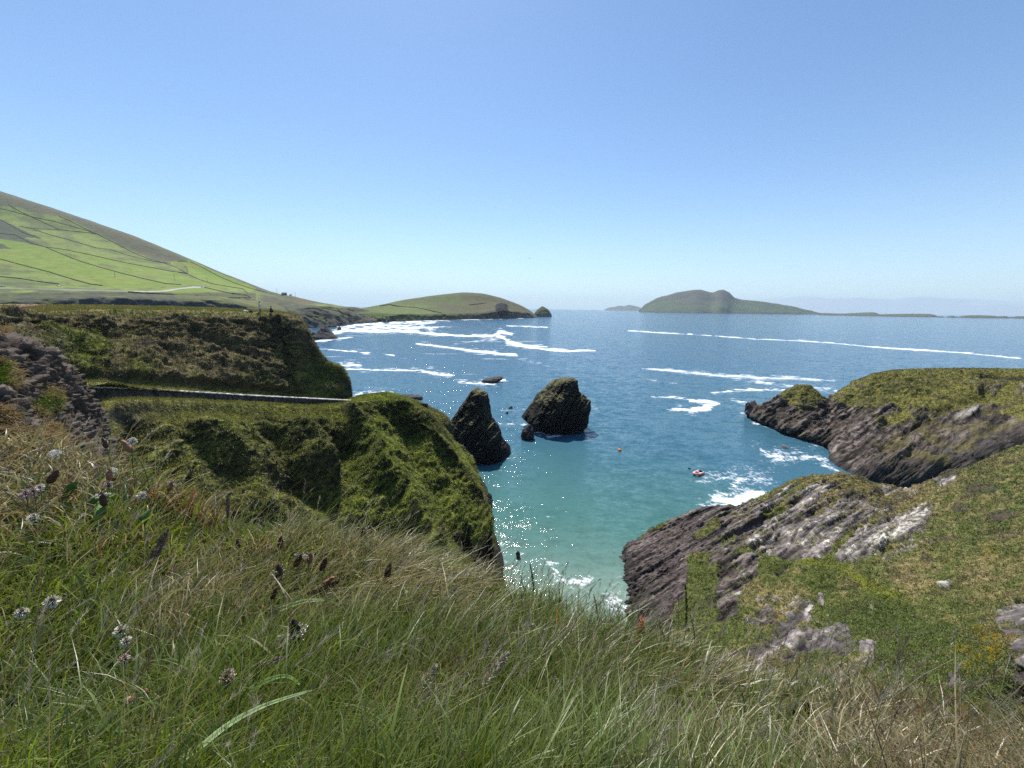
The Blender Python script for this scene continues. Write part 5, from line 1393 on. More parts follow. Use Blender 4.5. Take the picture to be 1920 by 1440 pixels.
# leafy ground cover and yellow flowers low on the right
def leafy():
    px, py = prom.px, prom.py
    w = anchors(px, py, [(1600, 1160, (0.8,)), (1680, 1170, (1,)), (1760, 1230, (1,)), (1700, 1230, (1,)), (1800, 1260, (1,)), (1850, 1220, (1,)), (1560, 1130, (0.4,)), (1500, 1120, (0.1,)), (1640, 1100, (0.2,)), (1540, 1200, (0.1,)), (1600, 1230, (0.3,)), (1750, 1130, (0.2,)),
                         (1850, 1120, (0.0,)), (1750, 1060, (0.0,)), (1450, 1200, (0.0,)), (1600, 1040, (0.0,)), (1900, 1050, (0.0,)), (1880, 1180, (0.3,)), (1560, 1100, (0.6,)), (1480, 1080, (0.2,)), (1760, 1050, (0.3,))], 4)[:, 0]
    w = sstep(0.25, 0.95, w + 0.55 * fbm(prom.P, 0.8, 4, seed=77)) * (1 - np.clip(prom_rm * 1.4, 0, 1)) * inview(prom) * (py > 1000)
    n = 60000
    p, k = sample_land(prom, w, n)
    dd = np.linalg.norm(p - EYE, axis=1)
    d0 = unit(prom.N[k] * 0.7 + rng.normal(size=(n, 3)) * 0.7)
    c = lerp((0.07, 0.105, 0.026), (0.16, 0.205, 0.06), rng.random(n))
    v = blade_mesh(p + prom.N[k] * rng.uniform(0.0, 0.09, n)[:, None], d0, d0 * 0.1, rng.uniform(0.03, 0.06, n), np.maximum(0.022, 0.0014 * dd) * rng.uniform(0.8, 1.4, n), c, c * 1.1, nseg=2, droop=0.1)
    o = join_blades("ground_cover", [v], MAT_TURF)
    tag(o, "small-leaved green ground cover below the brink", kind="stuff")
leafy()

def yellow():
    px, py = prom.px, prom.py
    def blob(x, y, sx, sy): return np.exp(-((px - x) / sx) ** 2 - ((py - y) / sy) ** 2)
    w = 1.4 * blob(1866, 1222, 46, 36) + 0.8 * blob(1840, 1240, 34, 18) + 0.35 * blob(1800, 1250, 40, 16) + 0.4 * blob(1868, 1045, 16, 20) + 0.3 * blob(1742, 1042, 18, 9) + 0.3 * blob(1778, 1062, 14, 7) + 0.12 * blob(1700, 1225, 40, 16)
    w = np.where(w > 0.1, w, 0) * sstep(-0.1, 0.3, fbm(prom.P, 2.0, 3, seed=6)) * (1 - np.clip(prom_rm * 1.4, 0, 1))
    n = 12000
    p, k = sample_land(prom, w, n)
    d0 = unit(np.array([0, -0.2, 1]) + rng.normal(size=(n, 3)) * 0.6)
    m = 4
    root = np.repeat(p + prom.N[k] * rng.uniform(0.02, 0.08, n)[:, None], m, 0)
    d = unit(np.repeat(d0, m, 0) * 0.5 + rng.normal(size=(n * m, 3)) * 0.7)
    c = np.repeat(lerp((0.66, 0.40, 0.015), (0.80, 0.60, 0.03), rng.random(n)), m, 0)
    v = blade_mesh(root, d, d * 0.1, np.full(n * m, 0.021), np.full(n * m, 0.02), c, c, nseg=1, droop=0)
    o = join_blades("yellow_flowers", [v], MAT_TURF)
    tag(o, "patches of small yellow flowers in the turf", kind="stuff")
yellow()
#--THINGS--
# ------------------------------------------------------------------ walls
def all_hit(px, py, bvhs):
    best = None
    for b in bvhs:
        h = pixel_hit(b, px, py)
        if h is not None and (best is None or np.linalg.norm(h - EYE) < np.linalg.norm(best - EYE)):
            best = h
    return best

def ribbon_wall(name, pts, width, height, mat, colf, step, rough, sink=0.6, parent=None, cap=None):
    """a wall of real thickness along a 3-D line of base points"""
    pts = np.array(pts)
    seg = np.linalg.norm(np.diff(pts, axis=0), axis=1)
    s = np.concatenate([[0], np.cumsum(seg)])
    n = max(int(s[-1] / step), len(pts))
    t = np.linspace(0, s[-1], n)
    c = np.stack([np.interp(t, s, pts[:, i]) for i in range(3)], -1)
    d = np.gradient(c, axis=0); d[:, 2] = 0; d = unit(d)
    sd = np.stack([d[:, 1], -d[:, 0], np.zeros(n)], -1)
    prof = [(-0.62, -sink), (-0.56, 0.35), (-0.5, 0.72), (-0.44, 0.97), (-0.2, 1.0), (0.2, 1.0), (0.44, 0.97), (0.5, 0.72), (0.56, 0.35), (0.62, -sink)]
    if cap:
        prof = cap
    G = np.stack([c + sd * (a * width) + np.array([0, 0, 1]) * (b * height) for a, b in prof], 0)
    P = G.reshape(-1, 3)
    w = np.array([0.0 if (b < 0) else 1.0 for a, b in prof]).repeat(n)
    P = P + w[:, None] * rough * np.stack([perlin(P / (rough * 5) + 3), perlin(P / (rough * 5) + 13), perlin(P / (rough * 5) + 23)], -1)
    q = grid_quads(len(prof), n)
    m_ = len(prof)
    ends = []
    for e in (0, n - 1):
        idx = [k * n + e for k in range(m_)]
        for k in range(m_ // 2 - 1):
            ends.append([idx[k], idx[k + 1], idx[m_ - 2 - k], idx[m_ - 1 - k]])
    o = build_mesh(name, P, quads=np.concatenate([q, np.array(ends)]), mat=mat, colr=colf(P), parent=parent)
    return o

def hedge_col(P):
    return lerp((0.058, 0.063, 0.036), (0.11, 0.115, 0.06), sstep(-.3, .4, fbm(P, 0.3, 3)))

FIELD = [
    ([(16, 384), (40, 398), (75, 414), (110, 430)], "wall slanting down from the heath corner high on the left slope"),
    ([(0, 391), (30, 398), (62, 407), (100, 415), (130, 423), (165, 433), (176, 437)], "long wall running just below the brown heath near the frame edge"),
    ([(110, 405), (130, 414), (160, 429), (190, 443), (220, 458), (250, 474), (280, 486), (310, 494), (334, 503), (350, 513), (352, 511)], "longest wall dividing brown heath above from green fields below"),
    ([(36, 424), (60, 429), (90, 430), (112, 431), (140, 434), (170, 437), (186, 440)], "nearly level wall across the upper pasture"),
    ([(64, 431), (100, 442), (140, 453), (180, 465), (206, 468), (240, 479), (290, 491), (320, 494)], "wall curving through the middle of the dull green pasture"),
    ([(0, 412), (20, 422), (45, 437), (76, 447)], "wall along the top edge of the dark rough triangle"),
    ([(0, 438), (30, 441), (60, 457), (84, 463), (120, 468), (160, 476), (200, 485), (240, 494), (290, 503), (320, 509), (350, 512)], "wall forming the upper edge of the long bright strip"),
    ([(84, 463), (110, 474), (150, 490), (190, 502), (230, 513), (270, 523), (310, 532), (340, 534)], "dark wall forming the upper edge of the brightest large field"),
    ([(352, 511), (351, 503), (345, 499)], "short wall closing the field corner below the heath"),
    ([(334, 511), (352, 514), (375, 525), (400, 533), (430, 538), (456, 542)], "wall running down from the field corner to the coast road"),
    ([(357, 491), (380, 502), (410, 518), (440, 531), (470, 541), (500, 549)], "wall under the last of the brown heath near the skyline"),
    ([(352, 490), (333, 490)], "very short wall at the skyline end of the heath"),
    ([(0, 486), (26, 493), (60, 502), (92, 510), (110, 516), (140, 525), (170, 533), (192, 536)], "wall along the lower edge of the brightest large field"),
    ([(0, 519), (40, 523), (70, 528), (110, 533)], "low wall in the rough ground near the bottom of the slope"),
    ([(378, 538), (400, 543), (430, 550), (462, 554), (470, 559)], "wall slanting across the small bright field above the sea cliff"),
    ([(240, 548), (300, 552), (360, 555), (420, 559), (468, 559)], "wall along the cliff-top edge of the small bright field"),
    ([(456, 542), (462, 548), (468, 558)], "short wall at the seaward end of the small bright field")]
for line, lab in FIELD:
    pts = []
    for (x1, y1), (x2, y2) in zip(line[:-1], line[1:]):
        k = max(2, int(math.hypot(x2 - x1, y2 - y1) / 5))
        for j in range(k):
            h = pixel_hit(hill_bvh, x1 + (x2 - x1) * j / k, y1 + (y2 - y1) * j / k)
            if h is not None: pts.append(h)
    h = pixel_hit(hill_bvh, *line[-1])
    if h is not None: pts.append(h)
    if len(pts) > 2:
        o = ribbon_wall("field_wall", pts, 1.1, 1.2, MAT_FAR, hedge_col, 3.0, 0.3, sink=1.0)
        tag(o, "dark overgrown " + lab, "field wall", "walls between the hillside fields")
for line, lab in (([(712, 574), (730, 571), (748, 575), (780, 577), (800, 581), (815, 585)], "faint dark field wall crossing the green dome of the far headland"),
                  ([(800, 581), (812, 584), (828, 587)], "short dark wall low on the green dome of the far headland"),
                  ([(880, 572), (905, 569), (912, 568)], "thin wall line high on the green dome of the far headland")):
    pts = [h for h in (pixel_hit(fh_bvh, x, y) for x, y in line) if h is not None]
    if len(pts) > 2:
        o = ribbon_wall("field_wall", pts, 1.8, 1.7, MAT_FAR, hedge_col, 5.0, 0.25, sink=1.0)
        tag(o, lab, "field wall", "walls on the far headland")

def stone_col(P):
    e, b, i = cells(P * np.array([1, 1, 1.6]), 2.6, 5.5)
    c = lerp((0.035, 0.032, 0.030), (0.115, 0.105, 0.095), np.clip(i + 0.2 * fbm(P, 3, 2), 0, 1))
    return lerp((0.03, 0.028, 0.026), c, sstep(0.02, 0.12, b))
def cap_col(P):
    return lerp((0.36, 0.34, 0.31), (0.66, 0.63, 0.58), sstep(-.45, .15, fbm(P, 0.9, 5)))
wl = [(120, 722, 29.0), (155, 724, 31.0), (200, 725.5, 33.4), (250, 727, 36.4), (300, 730, 39.4), (350, 733, 42.6), (400, 736, 45.8), (460, 740, 50.0), (520, 743, 54.2), (580, 746, 58.4), (630, 748.5, 61.5), (665, 750.5, 63.6), (682, 752, 64.8)]
tops_ = [W(*p) for p in wl]
wall_root = empty("stone_wall", tuple(tops_[6] - np.array([0, 0, 1.0])))
bpy.context.view_layer.update()
def reparent(o, root):
    o.parent = root
    o.matrix_parent_inverse = Matrix.Translation(-Vector(root.location)) if not root.rotation_euler.z else root.matrix_basis.inverted()
    return o
WH = 1.15
bpts = [p - np.array([0, 0, WH]) for p in tops_]
o = reparent(ribbon_wall("stonework", bpts, 0.52, WH - 0.14, MAT_NEAR, stone_col, 0.16, 0.08, sink=2.6), wall_root)
cp = [p - np.array([0, 0, 0.14]) for p in tops_]
o = reparent(ribbon_wall("coping", cp, 0.60, 0.15, MAT_NEAR, cap_col, 0.16, 0.06, cap=[(-0.5, 0.02), (-0.5, 0.5), (-0.46, 0.9), (-0.2, 1.0), (0.2, 1.0), (0.46, 0.9), (0.5, 0.5), (0.5, 0.02)]), wall_root)
tag(wall_root, "dark stone parapet wall with pale coping along the cliff path", "wall")
# low end of masonry down by the spur's shoulder
def stone_block(name, px, py, D, sx, sy, sz, rz, mat, colf, parent=None):
    bm = bmesh.new()
    bmesh.ops.create_cube(bm, size=1.0)
    bmesh.ops.scale(bm, vec=(sx, sy, sz), verts=bm.verts)
    bmesh.ops.bevel(bm, geom=bm.edges[:], offset=min(sx, sy, sz) * 0.12, segments=2, affect='EDGES')
    bmesh.ops.subdivide_edges(bm, edges=bm.edges[:], cuts=2, use_grid_fill=True)
    for v in bm.verts:
        q = np.array([v.co[:]]) * 2
        v.co += Vector((perlin(q + 1)[0], perlin(q + 9)[0], perlin(q + 19)[0])) * 0.06
    me = bpy.data.meshes.new(name); bm.to_mesh(me); bm.free()
    o = bpy.data.objects.new(name, me); col.objects.link(o)
    o.location = W(px, py, D); o.rotation_euler = (0, 0, rz)
    a = me.color_attributes.new("Col", 'FLOAT_COLOR', 'POINT')
    P = np.array([v.co[:] for v in me.vertices])
    c = np.ones((len(P), 4), np.float32); c[:, :3] = colf(P)
    a.data.foreach_set("color", c.ravel())
    me.materials.append(mat)
    return o
o = stone_block("stone_wall", 781, 761, 70.5, 4.4, 0.6, 1.2, R(-12), MAT_NEAR, stone_col)
tag(o, "short dark piece of wall lower on the path past the spur's top", "wall")

# ------------------------------------------------------------------ simple mesh parts
def lathe(profile, n=16, bumps=0.0, freq=30.0):
    """(radius, height) pairs turned about Z -> verts, quads"""
    a = np.linspace(0, 2 * math.pi, n, endpoint=False)
    V = np.concatenate([np.stack([r * np.cos(a), r * np.sin(a), np.full(n, h)], -1) for r, h in profile])
    if bumps:
        V = V + unit(V * np.array([1, 1, 0.0]) + 1e-6) * (bumps * perlin(V * freq))[:, None]
    m = len(profile)
    i = np.arange(m * n).reshape(m, n); j = np.roll(i, -1, 1)
    return V, np.stack([i[:-1], j[:-1], j[1:], i[1:]], -1).reshape(-1, 4)

def tube(path, radii, n=8):
    path = np.array(path, float)
    d = unit(np.gradient(path, axis=0))
    ref = np.array([0.0, 0.0, 1.0]) if abs(d[0, 2]) < 0.9 else np.array([1.0, 0.0, 0.0])
    u = unit(np.cross(d, ref)); v = np.cross(d, u)
    a = np.linspace(0, 2 * math.pi, n, endpoint=False)
    radii = np.broadcast_to(radii, (len(path),))
    V = (path[:, None] + radii[:, None, None] * (u[:, None] * np.cos(a)[None, :, None] + v[:, None] * np.sin(a)[None, :, None])).reshape(-1, 3)
    i = np.arange(len(path) * n).reshape(-1, n); j = np.roll(i, -1, 1)
    q = np.stack([i[:-1], j[:-1], j[1:], i[1:]], -1).reshape(-1, 4)
    V = np.concatenate([V, path[:1], path[-1:]])
    k = len(path) * n
    t = np.concatenate([np.stack([np.full(n, k), j[0], i[0]], -1), np.stack([np.full(n, k + 1), i[-1], j[-1]], -1)])
    return V, q, t

def boxes(lst):
    V, Q = [], []
    for (cx, cy, cz, sx, sy, sz) in lst:
        b = len(V) * 8
        v = np.array([[x, y, z] for z in (-.5, .5) for y in (-.5, .5) for x in (-.5, .5)]) * (sx, sy, sz) + (cx, cy, cz)
        V.append(v)
        Q += [[b + k for k in f] for f in ((0, 2, 3, 1), (4, 5, 7, 6), (0, 1, 5, 4), (2, 6, 7, 3), (0, 4, 6, 2), (1, 3, 7, 5))]
    return np.concatenate(V), np.array(Q)

M_TIMBER = plain_mat("weathered_timber", (0.10, 0.085, 0.07))
M_WHITE = plain_mat("white_wash", (0.75, 0.75, 0.73), noise=0.05)
M_SLATE = plain_mat("slate", (0.10, 0.10, 0.115))
M_GREY = plain_mat("grey_render", (0.17, 0.165, 0.155))
M_GLASS = plain_mat("dark_glass", (0.03, 0.035, 0.04), rough=0.15, spec=0.6)
M_TYRE = plain_mat("tyre", (0.02, 0.02, 0.02))
M_BLUE = plain_mat("blue_grey_paint", (0.10, 0.15, 0.22), rough=0.35, spec=0.5)

# utility poles
pole_mesh, arm_mesh = None, None
def utility_pole(px, ybase, ytop, lab, bv=hill_bvh):
    b = pixel_hit(bv, px, ybase)
    if b is None: return
    h = (ybase - ytop) * b[1] / 735.0
    r = empty("utility_pole", tuple(b))
    V, q, t = tube([(0, 0, -1), (0, 0, h * 0.5), (0, 0, h)], [0.30, 0.26, 0.22], 8)
    build_mesh("pole", V, quads=q, tris=t, mat=M_TIMBER, parent=r)
    V, q = boxes([(0, 0.18, h - 0.7, 2.4, 0.14, 0.2)])
    build_mesh("crossarm", V, quads=q, mat=M_TIMBER, parent=r, smooth=False)
    tag(r, lab, "utility pole", "poles on the hillside")
utility_pole(216, 521, 508, "thin pole in the brightest large field above the sheepless bottom corner".replace("sheepless ", ""))
utility_pole(328, 527, 514, "tallest-looking pole beside the wall above the coast road")
utility_pole(389, 529, 520, "pole standing furthest right in the green fields, above the white van")
utility_pole(520, 551.5, 541, "tall thin pole on the skyline left of the small dark building")
utility_pole(536, 552, 545.5, "thin pole on the skyline just behind the small dark building")
utility_pole(554, 557, 549, "lone pole on the skyline right of the small white house")

def house(px, py, w, d, h, rz, wallm, lab, gable=True, nwin=2):
    b = pixel_hit(hill_bvh, px, py)
    if b is None:
        b = W(px, py, 1000)
    r = empty("house", tuple(b), rz)
    V, q = boxes([(0, 0, h / 2 - 1, w, d, h + 2)])
    wl_ = build_mesh("wall", V, quads=q, mat=wallm, parent=r, smooth=False)
    rh = d * 0.36 if gable else 0.5
    o_ = 0.25
    V = np.array([(-w / 2 - o_, -d / 2 - o_, h - 0.1), (w / 2 + o_, -d / 2 - o_, h - 0.1), (w / 2 + o_, d / 2 + o_, h - 0.1), (-w / 2 - o_, d / 2 + o_, h - 0.1), (-w / 2 - o_, 0, h + rh), (w / 2 + o_, 0, h + rh)])
    rf = build_mesh("roof", V, quads=[[0, 1, 5, 4], [2, 3, 4, 5], [3, 2, 1, 0]], tris=[[0, 4, 3], [1, 2, 5]], mat=M_SLATE, parent=r, smooth=False)
    if gable:
        V, q = boxes([(w * 0.36, 0, h + rh + 0.3, 0.7, 0.7, 1.5)])
        build_mesh("chimney", V, quads=q, mat=wallm, parent=rf, smooth=False)
    for k in range(nwin):
        x = -w / 2 + w * (k + 0.75) / (nwin + 0.5)
        V, q = boxes([(x, -d / 2 - 0.02, h * 0.55, 1.0, 0.1, 1.2)])
        build_mesh("window", V, quads=q, mat=M_GLASS, parent=r, smooth=False)
    tag(r, lab, "house")
house(533, 552.2, 11, 6, 3.0, R(15), M_GREY, "small dark flat-looking building on the skyline of the ridge", nwin=3)
house(545, 554.8, 5.0, 4, 2.6, R(15), M_WHITE, "tiny white house on the ridge just right of the dark building", nwin=1)

def vehicle(name, px, py, Lg, Wd, Ht, rz, paint, lab, cat, van=True, bv=hill_bvh):
    b = pixel_hit(bv, px, py)
    if b is None: return
    r = empty(name, tuple(b), rz)
    hl = Lg / 2
    if van:
        side = [(-hl, 0.4), (hl, 0.4), (hl, 1.1), (hl * 0.72, 1.25), (hl * 0.45, Ht), (-hl, Ht)]
    else:
        side = [(-hl, 0.35), (hl, 0.35), (hl, 0.85), (hl * 0.4, 1.0), (hl * 0.1, Ht), (-hl * 0.6, Ht), (-hl * 0.95, 1.0), (-hl, 0.9)]
    bm = bmesh.new()
    for s in (-1, 1):
        bm.faces.new([bm.verts.new((x, s * Wd / 2, z)) for x, z in (side if s < 0 else side[::-1])])
    bm.verts.ensure_lookup_table()
    m = len(side)
    for k in range(m):
        a, b_ = bm.verts[k], bm.verts[(k + 1) % m]
        c_, d_ = bm.verts[m + (m - 1 - (k + 1) % m)], bm.verts[m + (m - 1 - k)]
        bm.faces.new([b_, a, d_, c_])
    bmesh.ops.bevel(bm, geom=bm.edges[:], offset=0.08, segments=2, affect='EDGES')
    me = bpy.data.meshes.new("body"); bm.to_mesh(me); bm.free(); me.materials.append(paint)
    o = bpy.data.objects.new("body", me); col.objects.link(o); o.parent = r
    zt = Ht * 0.72
    for s in (-1, 1):
        V, q = boxes([(hl * (0.28 if van else -0.2), s * (Wd / 2 + 0.005), zt, Lg * (0.2 if van else 0.42), 0.03, Ht * 0.25)])
        build_mesh("window", V, quads=q, mat=M_GLASS, parent=r, smooth=False)
        for x in (-hl * 0.62, hl * 0.62):
            V, q, t = tube([(x, s * (Wd / 2 - 0.2), 0.33), (x, s * (Wd / 2 + 0.02), 0.33)], 0.33, 14)
            build_mesh("wheel", V, quads=q, tris=t, mat=M_TYRE, parent=r)
    tag(r, lab, cat)
vehicle("van", 380, 539.5, 5.4, 2.1, 2.4, R(10), M_WHITE, "white van on the coast road below the hillside fields", "van")
vehicle("parked_car", 5, 538, 4.4, 1.8, 1.5, R(20), M_BLUE, "blue-grey car by the lower edge of the hillside, beside the frame edge", "car", van=False)
vehicle("parked_car", 110, 537, 4.2, 1.8, 1.45, R(0), M_WHITE, "small pale car on the track near the bottom of the hillside", "car", van=False)

# ------------------------------------------------------------------ buoy, dinghy, bird
M_ORANGE = plain_mat("orange_plastic", (0.85, 0.28, 0.03), rough=0.4, spec=0.5, noise=0.1, scale=3)
M_CORAL = plain_mat("coral_rubber", (0.78, 0.22, 0.20), rough=0.5, noise=0.08, scale=2)
M_PALE = plain_mat("pale_rubber", (0.82, 0.74, 0.72), rough=0.5, noise=0.05, scale=2)
M_DARK = plain_mat("dark_cloth", (0.02, 0.02, 0.025))
p = S(1162, 845)
r = empty("buoy", (p[0], p[1], 0.0))
prof = [(0.0, -0.45)] + [(0.48 * math.cos(a), 0.12 + 0.48 * math.sin(a)) for a in np.linspace(-1.2, 1.3, 14)] + [(0.12, 0.62), (0.12, 0.7), (0, 0.7)]
V, q = lathe(prof, 24)
build_mesh("float", V, quads=q, mat=M_ORANGE, parent=r)
a = np.linspace(0, 2 * math.pi, 17)
V, q, t = tube([(0.11 * math.cos(k), 0, 0.78 + 0.11 * math.sin(k)) for k in a], 0.03, 6)
build_mesh("ring", V, quads=q, tris=t, mat=M_DARK, parent=r)
tag(r, "round orange mooring buoy alone in the open water of the cove", "buoy")

p = S(1309, 889)
r = empty("dinghy", (p[0], p[1], 0.02), R(125))
def upath(y0, n=9):
    pts = [(-y0, -1.45, 0.24)] + [(-y0, y, 0.26) for y in np.linspace(-1.2, 0.5, 5)]
    for a in np.linspace(math.pi, 0, n)[1:-1]:
        pts.append((y0 * math.cos(a), 0.5 + 1.0 * math.sin(a), 0.27 + 0.16 * math.sin(a)))
    pts += [(y0, y, 0.26) for y in np.linspace(0.5, -1.2, 5)] + [(y0, -1.45, 0.24)]
    return pts
pp = upath(0.6)
rad = np.array([0.10] + [0.23] * (len(pp) - 2) + [0.10])
V, q, t = tube(pp, rad, 14)
tb = build_mesh("hull_tube", V, quads=q, tris=t, mat=M_CORAL, parent=r)
V, q, t = tube([(x, y, z + 0.17) for x, y, z in pp[1:-1]], 0.11, 8)
build_mesh("rubbing_strake", V, quads=q, tris=t, mat=M_PALE, parent=tb)
V, q = boxes([(0, -0.35, 0.12, 0.95, 1.9, 0.06)])
build_mesh("floor", V, quads=q, mat=M_DARK, parent=r, smooth=False)
V, q = boxes([(0, -1.18, 0.3, 0.85, 0.06, 0.42)])
build_mesh("transom", V, quads=q, mat=M_DARK, parent=r, smooth=False)
V, q = boxes([(0, -0.3, 0.36, 0.85, 0.22, 0.05)])
build_mesh("thwart", V, quads=q, mat=M_PALE, parent=r, smooth=False)
tag(r, "small coral red and white inflatable dinghy floating near the foam", "dinghy")

p = S(1292.5, 879)
V, q = lathe([(0, -0.2), (0.22, -0.15), (0.34, 0.02), (0.3, 0.16), (0.14, 0.26), (0, 0.28)], 14, 0.05, 4)
o = build_mesh("float", V, quads=q, mat=M_DARK); o.location = (p[0], p[1], 0)
tag(o, "tiny dark float on the water just beyond the dinghy", "float")

def bird(px, py, D, rz, span):
    r_ = W(px, py, D)
    bm = bmesh.new()
    s = span / 2
    spine = [(-0.55, 0.0, 0.02), (-0.35, 0.035, 0.05), (-0.1, 0.085, 0.0), (0.1, 0.095, 0.0), (0.3, 0.06, 0.02), (0.42, 0.035, 0.04), (0.5, 0.012, 0.03)]
    rings = []
    for x, w, z in spine:
        rings.append([bm.verts.new((x * s, w * s * math.cos(a), (z + w * 0.9 * math.sin(a)) * s)) for a in np.linspace(0, 2 * math.pi, 8, endpoint=False)])
    for a_, b_ in zip(rings[:-1], rings[1:]):
        for k in range(8):
            bm.faces.new([a_[k], a_[(k + 1) % 8], b_[(k + 1) % 8], b_[k]])
    bm.faces.new(rings[0]); bm.faces.new(rings[-1][::-1])
    for sd in (-1, 1):
        prev = None
        for (y, x0, x1, z) in ((0.05, 0.22, -0.2, 0.03), (0.3, 0.3, -0.12, 0.18), (0.55, 0.28, -0.1, 0.32), (0.8, 0.15, -0.12, 0.40), (1.0, -0.05, -0.18, 0.5)):
            cur = [bm.verts.new((x0 * s, sd * y * s, z * s)), bm.verts.new(((x0 + x1) / 2 * s, sd * y * s, (z + 0.03) * s)), bm.verts.new((x1 * s, sd * y * s, z * s)), bm.verts.new(((x0 + x1) / 2 * s, sd * y * s, (z - 0.012) * s))]
            if prev:
                for k in range(4):
                    bm.faces.new([prev[k], cur[k], cur[(k + 1) % 4], prev[(k + 1) % 4]])
            prev = cur
        bm.faces.new(prev)
    bmesh.ops.recalc_face_normals(bm, faces=bm.faces[:])
    me = bpy.data.meshes.new("bird"); bm.to_mesh(me); bm.free()
    me.materials.append(plain_mat("dark_feathers", (0.05, 0.05, 0.06)))
    o = bpy.data.objects.new("bird", me); col.objects.link(o)
    o.location = r_; o.rotation_euler = (R(18), R(-8), rz)
    tag(o, "small dark bird with raised wings gliding in the open sky", "bird")
bird(993.5, 485, 90, R(70), 1.0)

# ------------------------------------------------------------------ people
M_SKIN = plain_mat("skin", (0.50, 0.32, 0.24), noise=0.04)
M_HAIR = plain_mat("dark_hair", (0.02, 0.016, 0.013))
M_COAT = plain_mat("pale_pink_coat", (0.62, 0.52, 0.50), noise=0.06)
M_TROUS = plain_mat("grey_trousers", (0.16, 0.15, 0.15))
M_RED = plain_mat("red_cloth", (0.45, 0.06, 0.04))
M_PHONE = plain_mat("white_case", (0.85, 0.85, 0.85))

def skin_mesh(name, joints, edges, radii, mat, parent, root=0, sub=2):
    me = bpy.data.meshes.new(name)
    me.from_pydata(joints, edges, [])
    o = bpy.data.objects.new(name, me); col.objects.link(o); o.parent = parent
    m = o.modifiers.new("skin", 'SKIN'); m.use_smooth_shade = True
    sl = me.skin_vertices[0].data if me.skin_vertices else None
    if sl is None:
        bpy.context.view_layer.objects.active = o
        me.attributes  # skin layer is created with the modifier
        sl = me.skin_vertices[0].data
    for v, r_ in zip(sl, radii):
        v.radius = r_ if isinstance(r_, tuple) else (r_, r_)
    sl[root].use_root = True
    s = o.modifiers.new("smooth", 'SUBSURF'); s.levels = sub; s.render_levels = sub
    me.materials.append(mat)
    return o

def head_parts(r, hx, hy, hz_, sc=1.0):
    V, q = lathe([(0, 0.135), (0.05, 0.128), (0.083, 0.09), (0.095, 0.03), (0.092, -0.02), (0.075, -0.06), (0.06, -0.1), (0, -0.1)], 18)
    V = V * np.array([1.12, 0.95, 1.0]) * sc + np.array([hx - 0.02, hy, hz_ + 0.015])
    return build_mesh("hair", V, quads=q, mat=M_HAIR, parent=r)

def body_mesh(r, J, E, Rr):
    return skin_mesh("body", J, E, Rr, M_SKIN, r, root=0)

# standing figure in a long pale coat, holding a white phone out in front (facing right of picture)
b = pixel_hit(head_bvh, 488, 585.2)
r = empty("person", tuple(b), R(0))
J = [(0, 0, 0.95), (0, 0, 1.2), (0.0, 0, 1.42), (0.02, 0, 1.52), (0.05, 0, 1.64),
     (0, 0.17, 1.40), (0.14, 0.2, 1.18), (0.36, 0.1, 1.28), (0.43, 0.06, 1.30), (0, -0.17, 1.40), (0.14, -0.2, 1.18), (0.36, -0.1, 1.28), (0.43, -0.06, 1.30),
     (0.0, 0.09, 0.88), (0.02, 0.1, 0.48), (-0.01, 0.1, 0.08), (0.14, 0.11, 0.04), (0.0, -0.09, 0.88), (-0.01, -0.1, 0.48), (-0.04, -0.1, 0.08), (0.11, -0.11, 0.04), (0.06, 0, 1.74)]
E = [(0, 1), (1, 2), (2, 3), (3, 4), (4, 21), (2, 5), (5, 6), (6, 7), (7, 8), (2, 9), (9, 10), (10, 11), (11, 12), (0, 13), (13, 14), (14, 15), (15, 16), (0, 17), (17, 18), (18, 19), (19, 20)]
RR_ = [0.12, 0.12, 0.11, 0.05, 0.085, 0.06, 0.045, 0.035, 0.035, 0.06, 0.045, 0.035, 0.035, 0.09, 0.06, 0.04, 0.04, 0.09, 0.06, 0.04, 0.04, 0.075]
body_mesh(r, J, E, RR_)
head_parts(r, 0.05, 0, 1.66)
CJ = [(0, 0, 0.95), (0, 0, 1.2), (0, 0, 1.42), (0, 0, 1.5), (0, 0.17, 1.41), (0.14, 0.2, 1.19), (0.33, 0.11, 1.27), (0, -0.17, 1.41), (0.14, -0.2, 1.19), (0.33, -0.11, 1.27), (0.02, 0, 0.7), (0.03, 0, 0.5)]
skin_mesh("coat", CJ, [(0, 1), (1, 2), (2, 3), (2, 4), (4, 5), (5, 6), (2, 7), (7, 8), (8, 9), (0, 10), (10, 11)], [0.19, 0.165, 0.15, 0.09, 0.09, 0.07, 0.055, 0.09, 0.07, 0.055, 0.215, 0.23], M_COAT, r)
skin_mesh("trousers", [(0, 0, 0.9), (0, 0.09, 0.86), (0.02, 0.1, 0.48), (-0.01, 0.1, 0.1), (0, -0.09, 0.86), (-0.01, -0.1, 0.48), (-0.04, -0.1, 0.1)], [(0, 1), (1, 2), (2, 3), (0, 4), (4, 5), (5, 6)], [0.12, 0.10, 0.07, 0.055, 0.10, 0.07, 0.055], M_TROUS, r)
tag(r, "person standing on the headland in a long pale coat, holding something white out in front", "person")
V, q = boxes([(0, 0, 0, 0.012, 0.085, 0.17)])
o = build_mesh("phone", V, quads=q, mat=M_PHONE, smooth=False)
o.location = tuple(np.array(b) + np.array([0.46, 0.0, 1.33]))
tag(o, "white phone held up by the person in the pale coat", "phone")

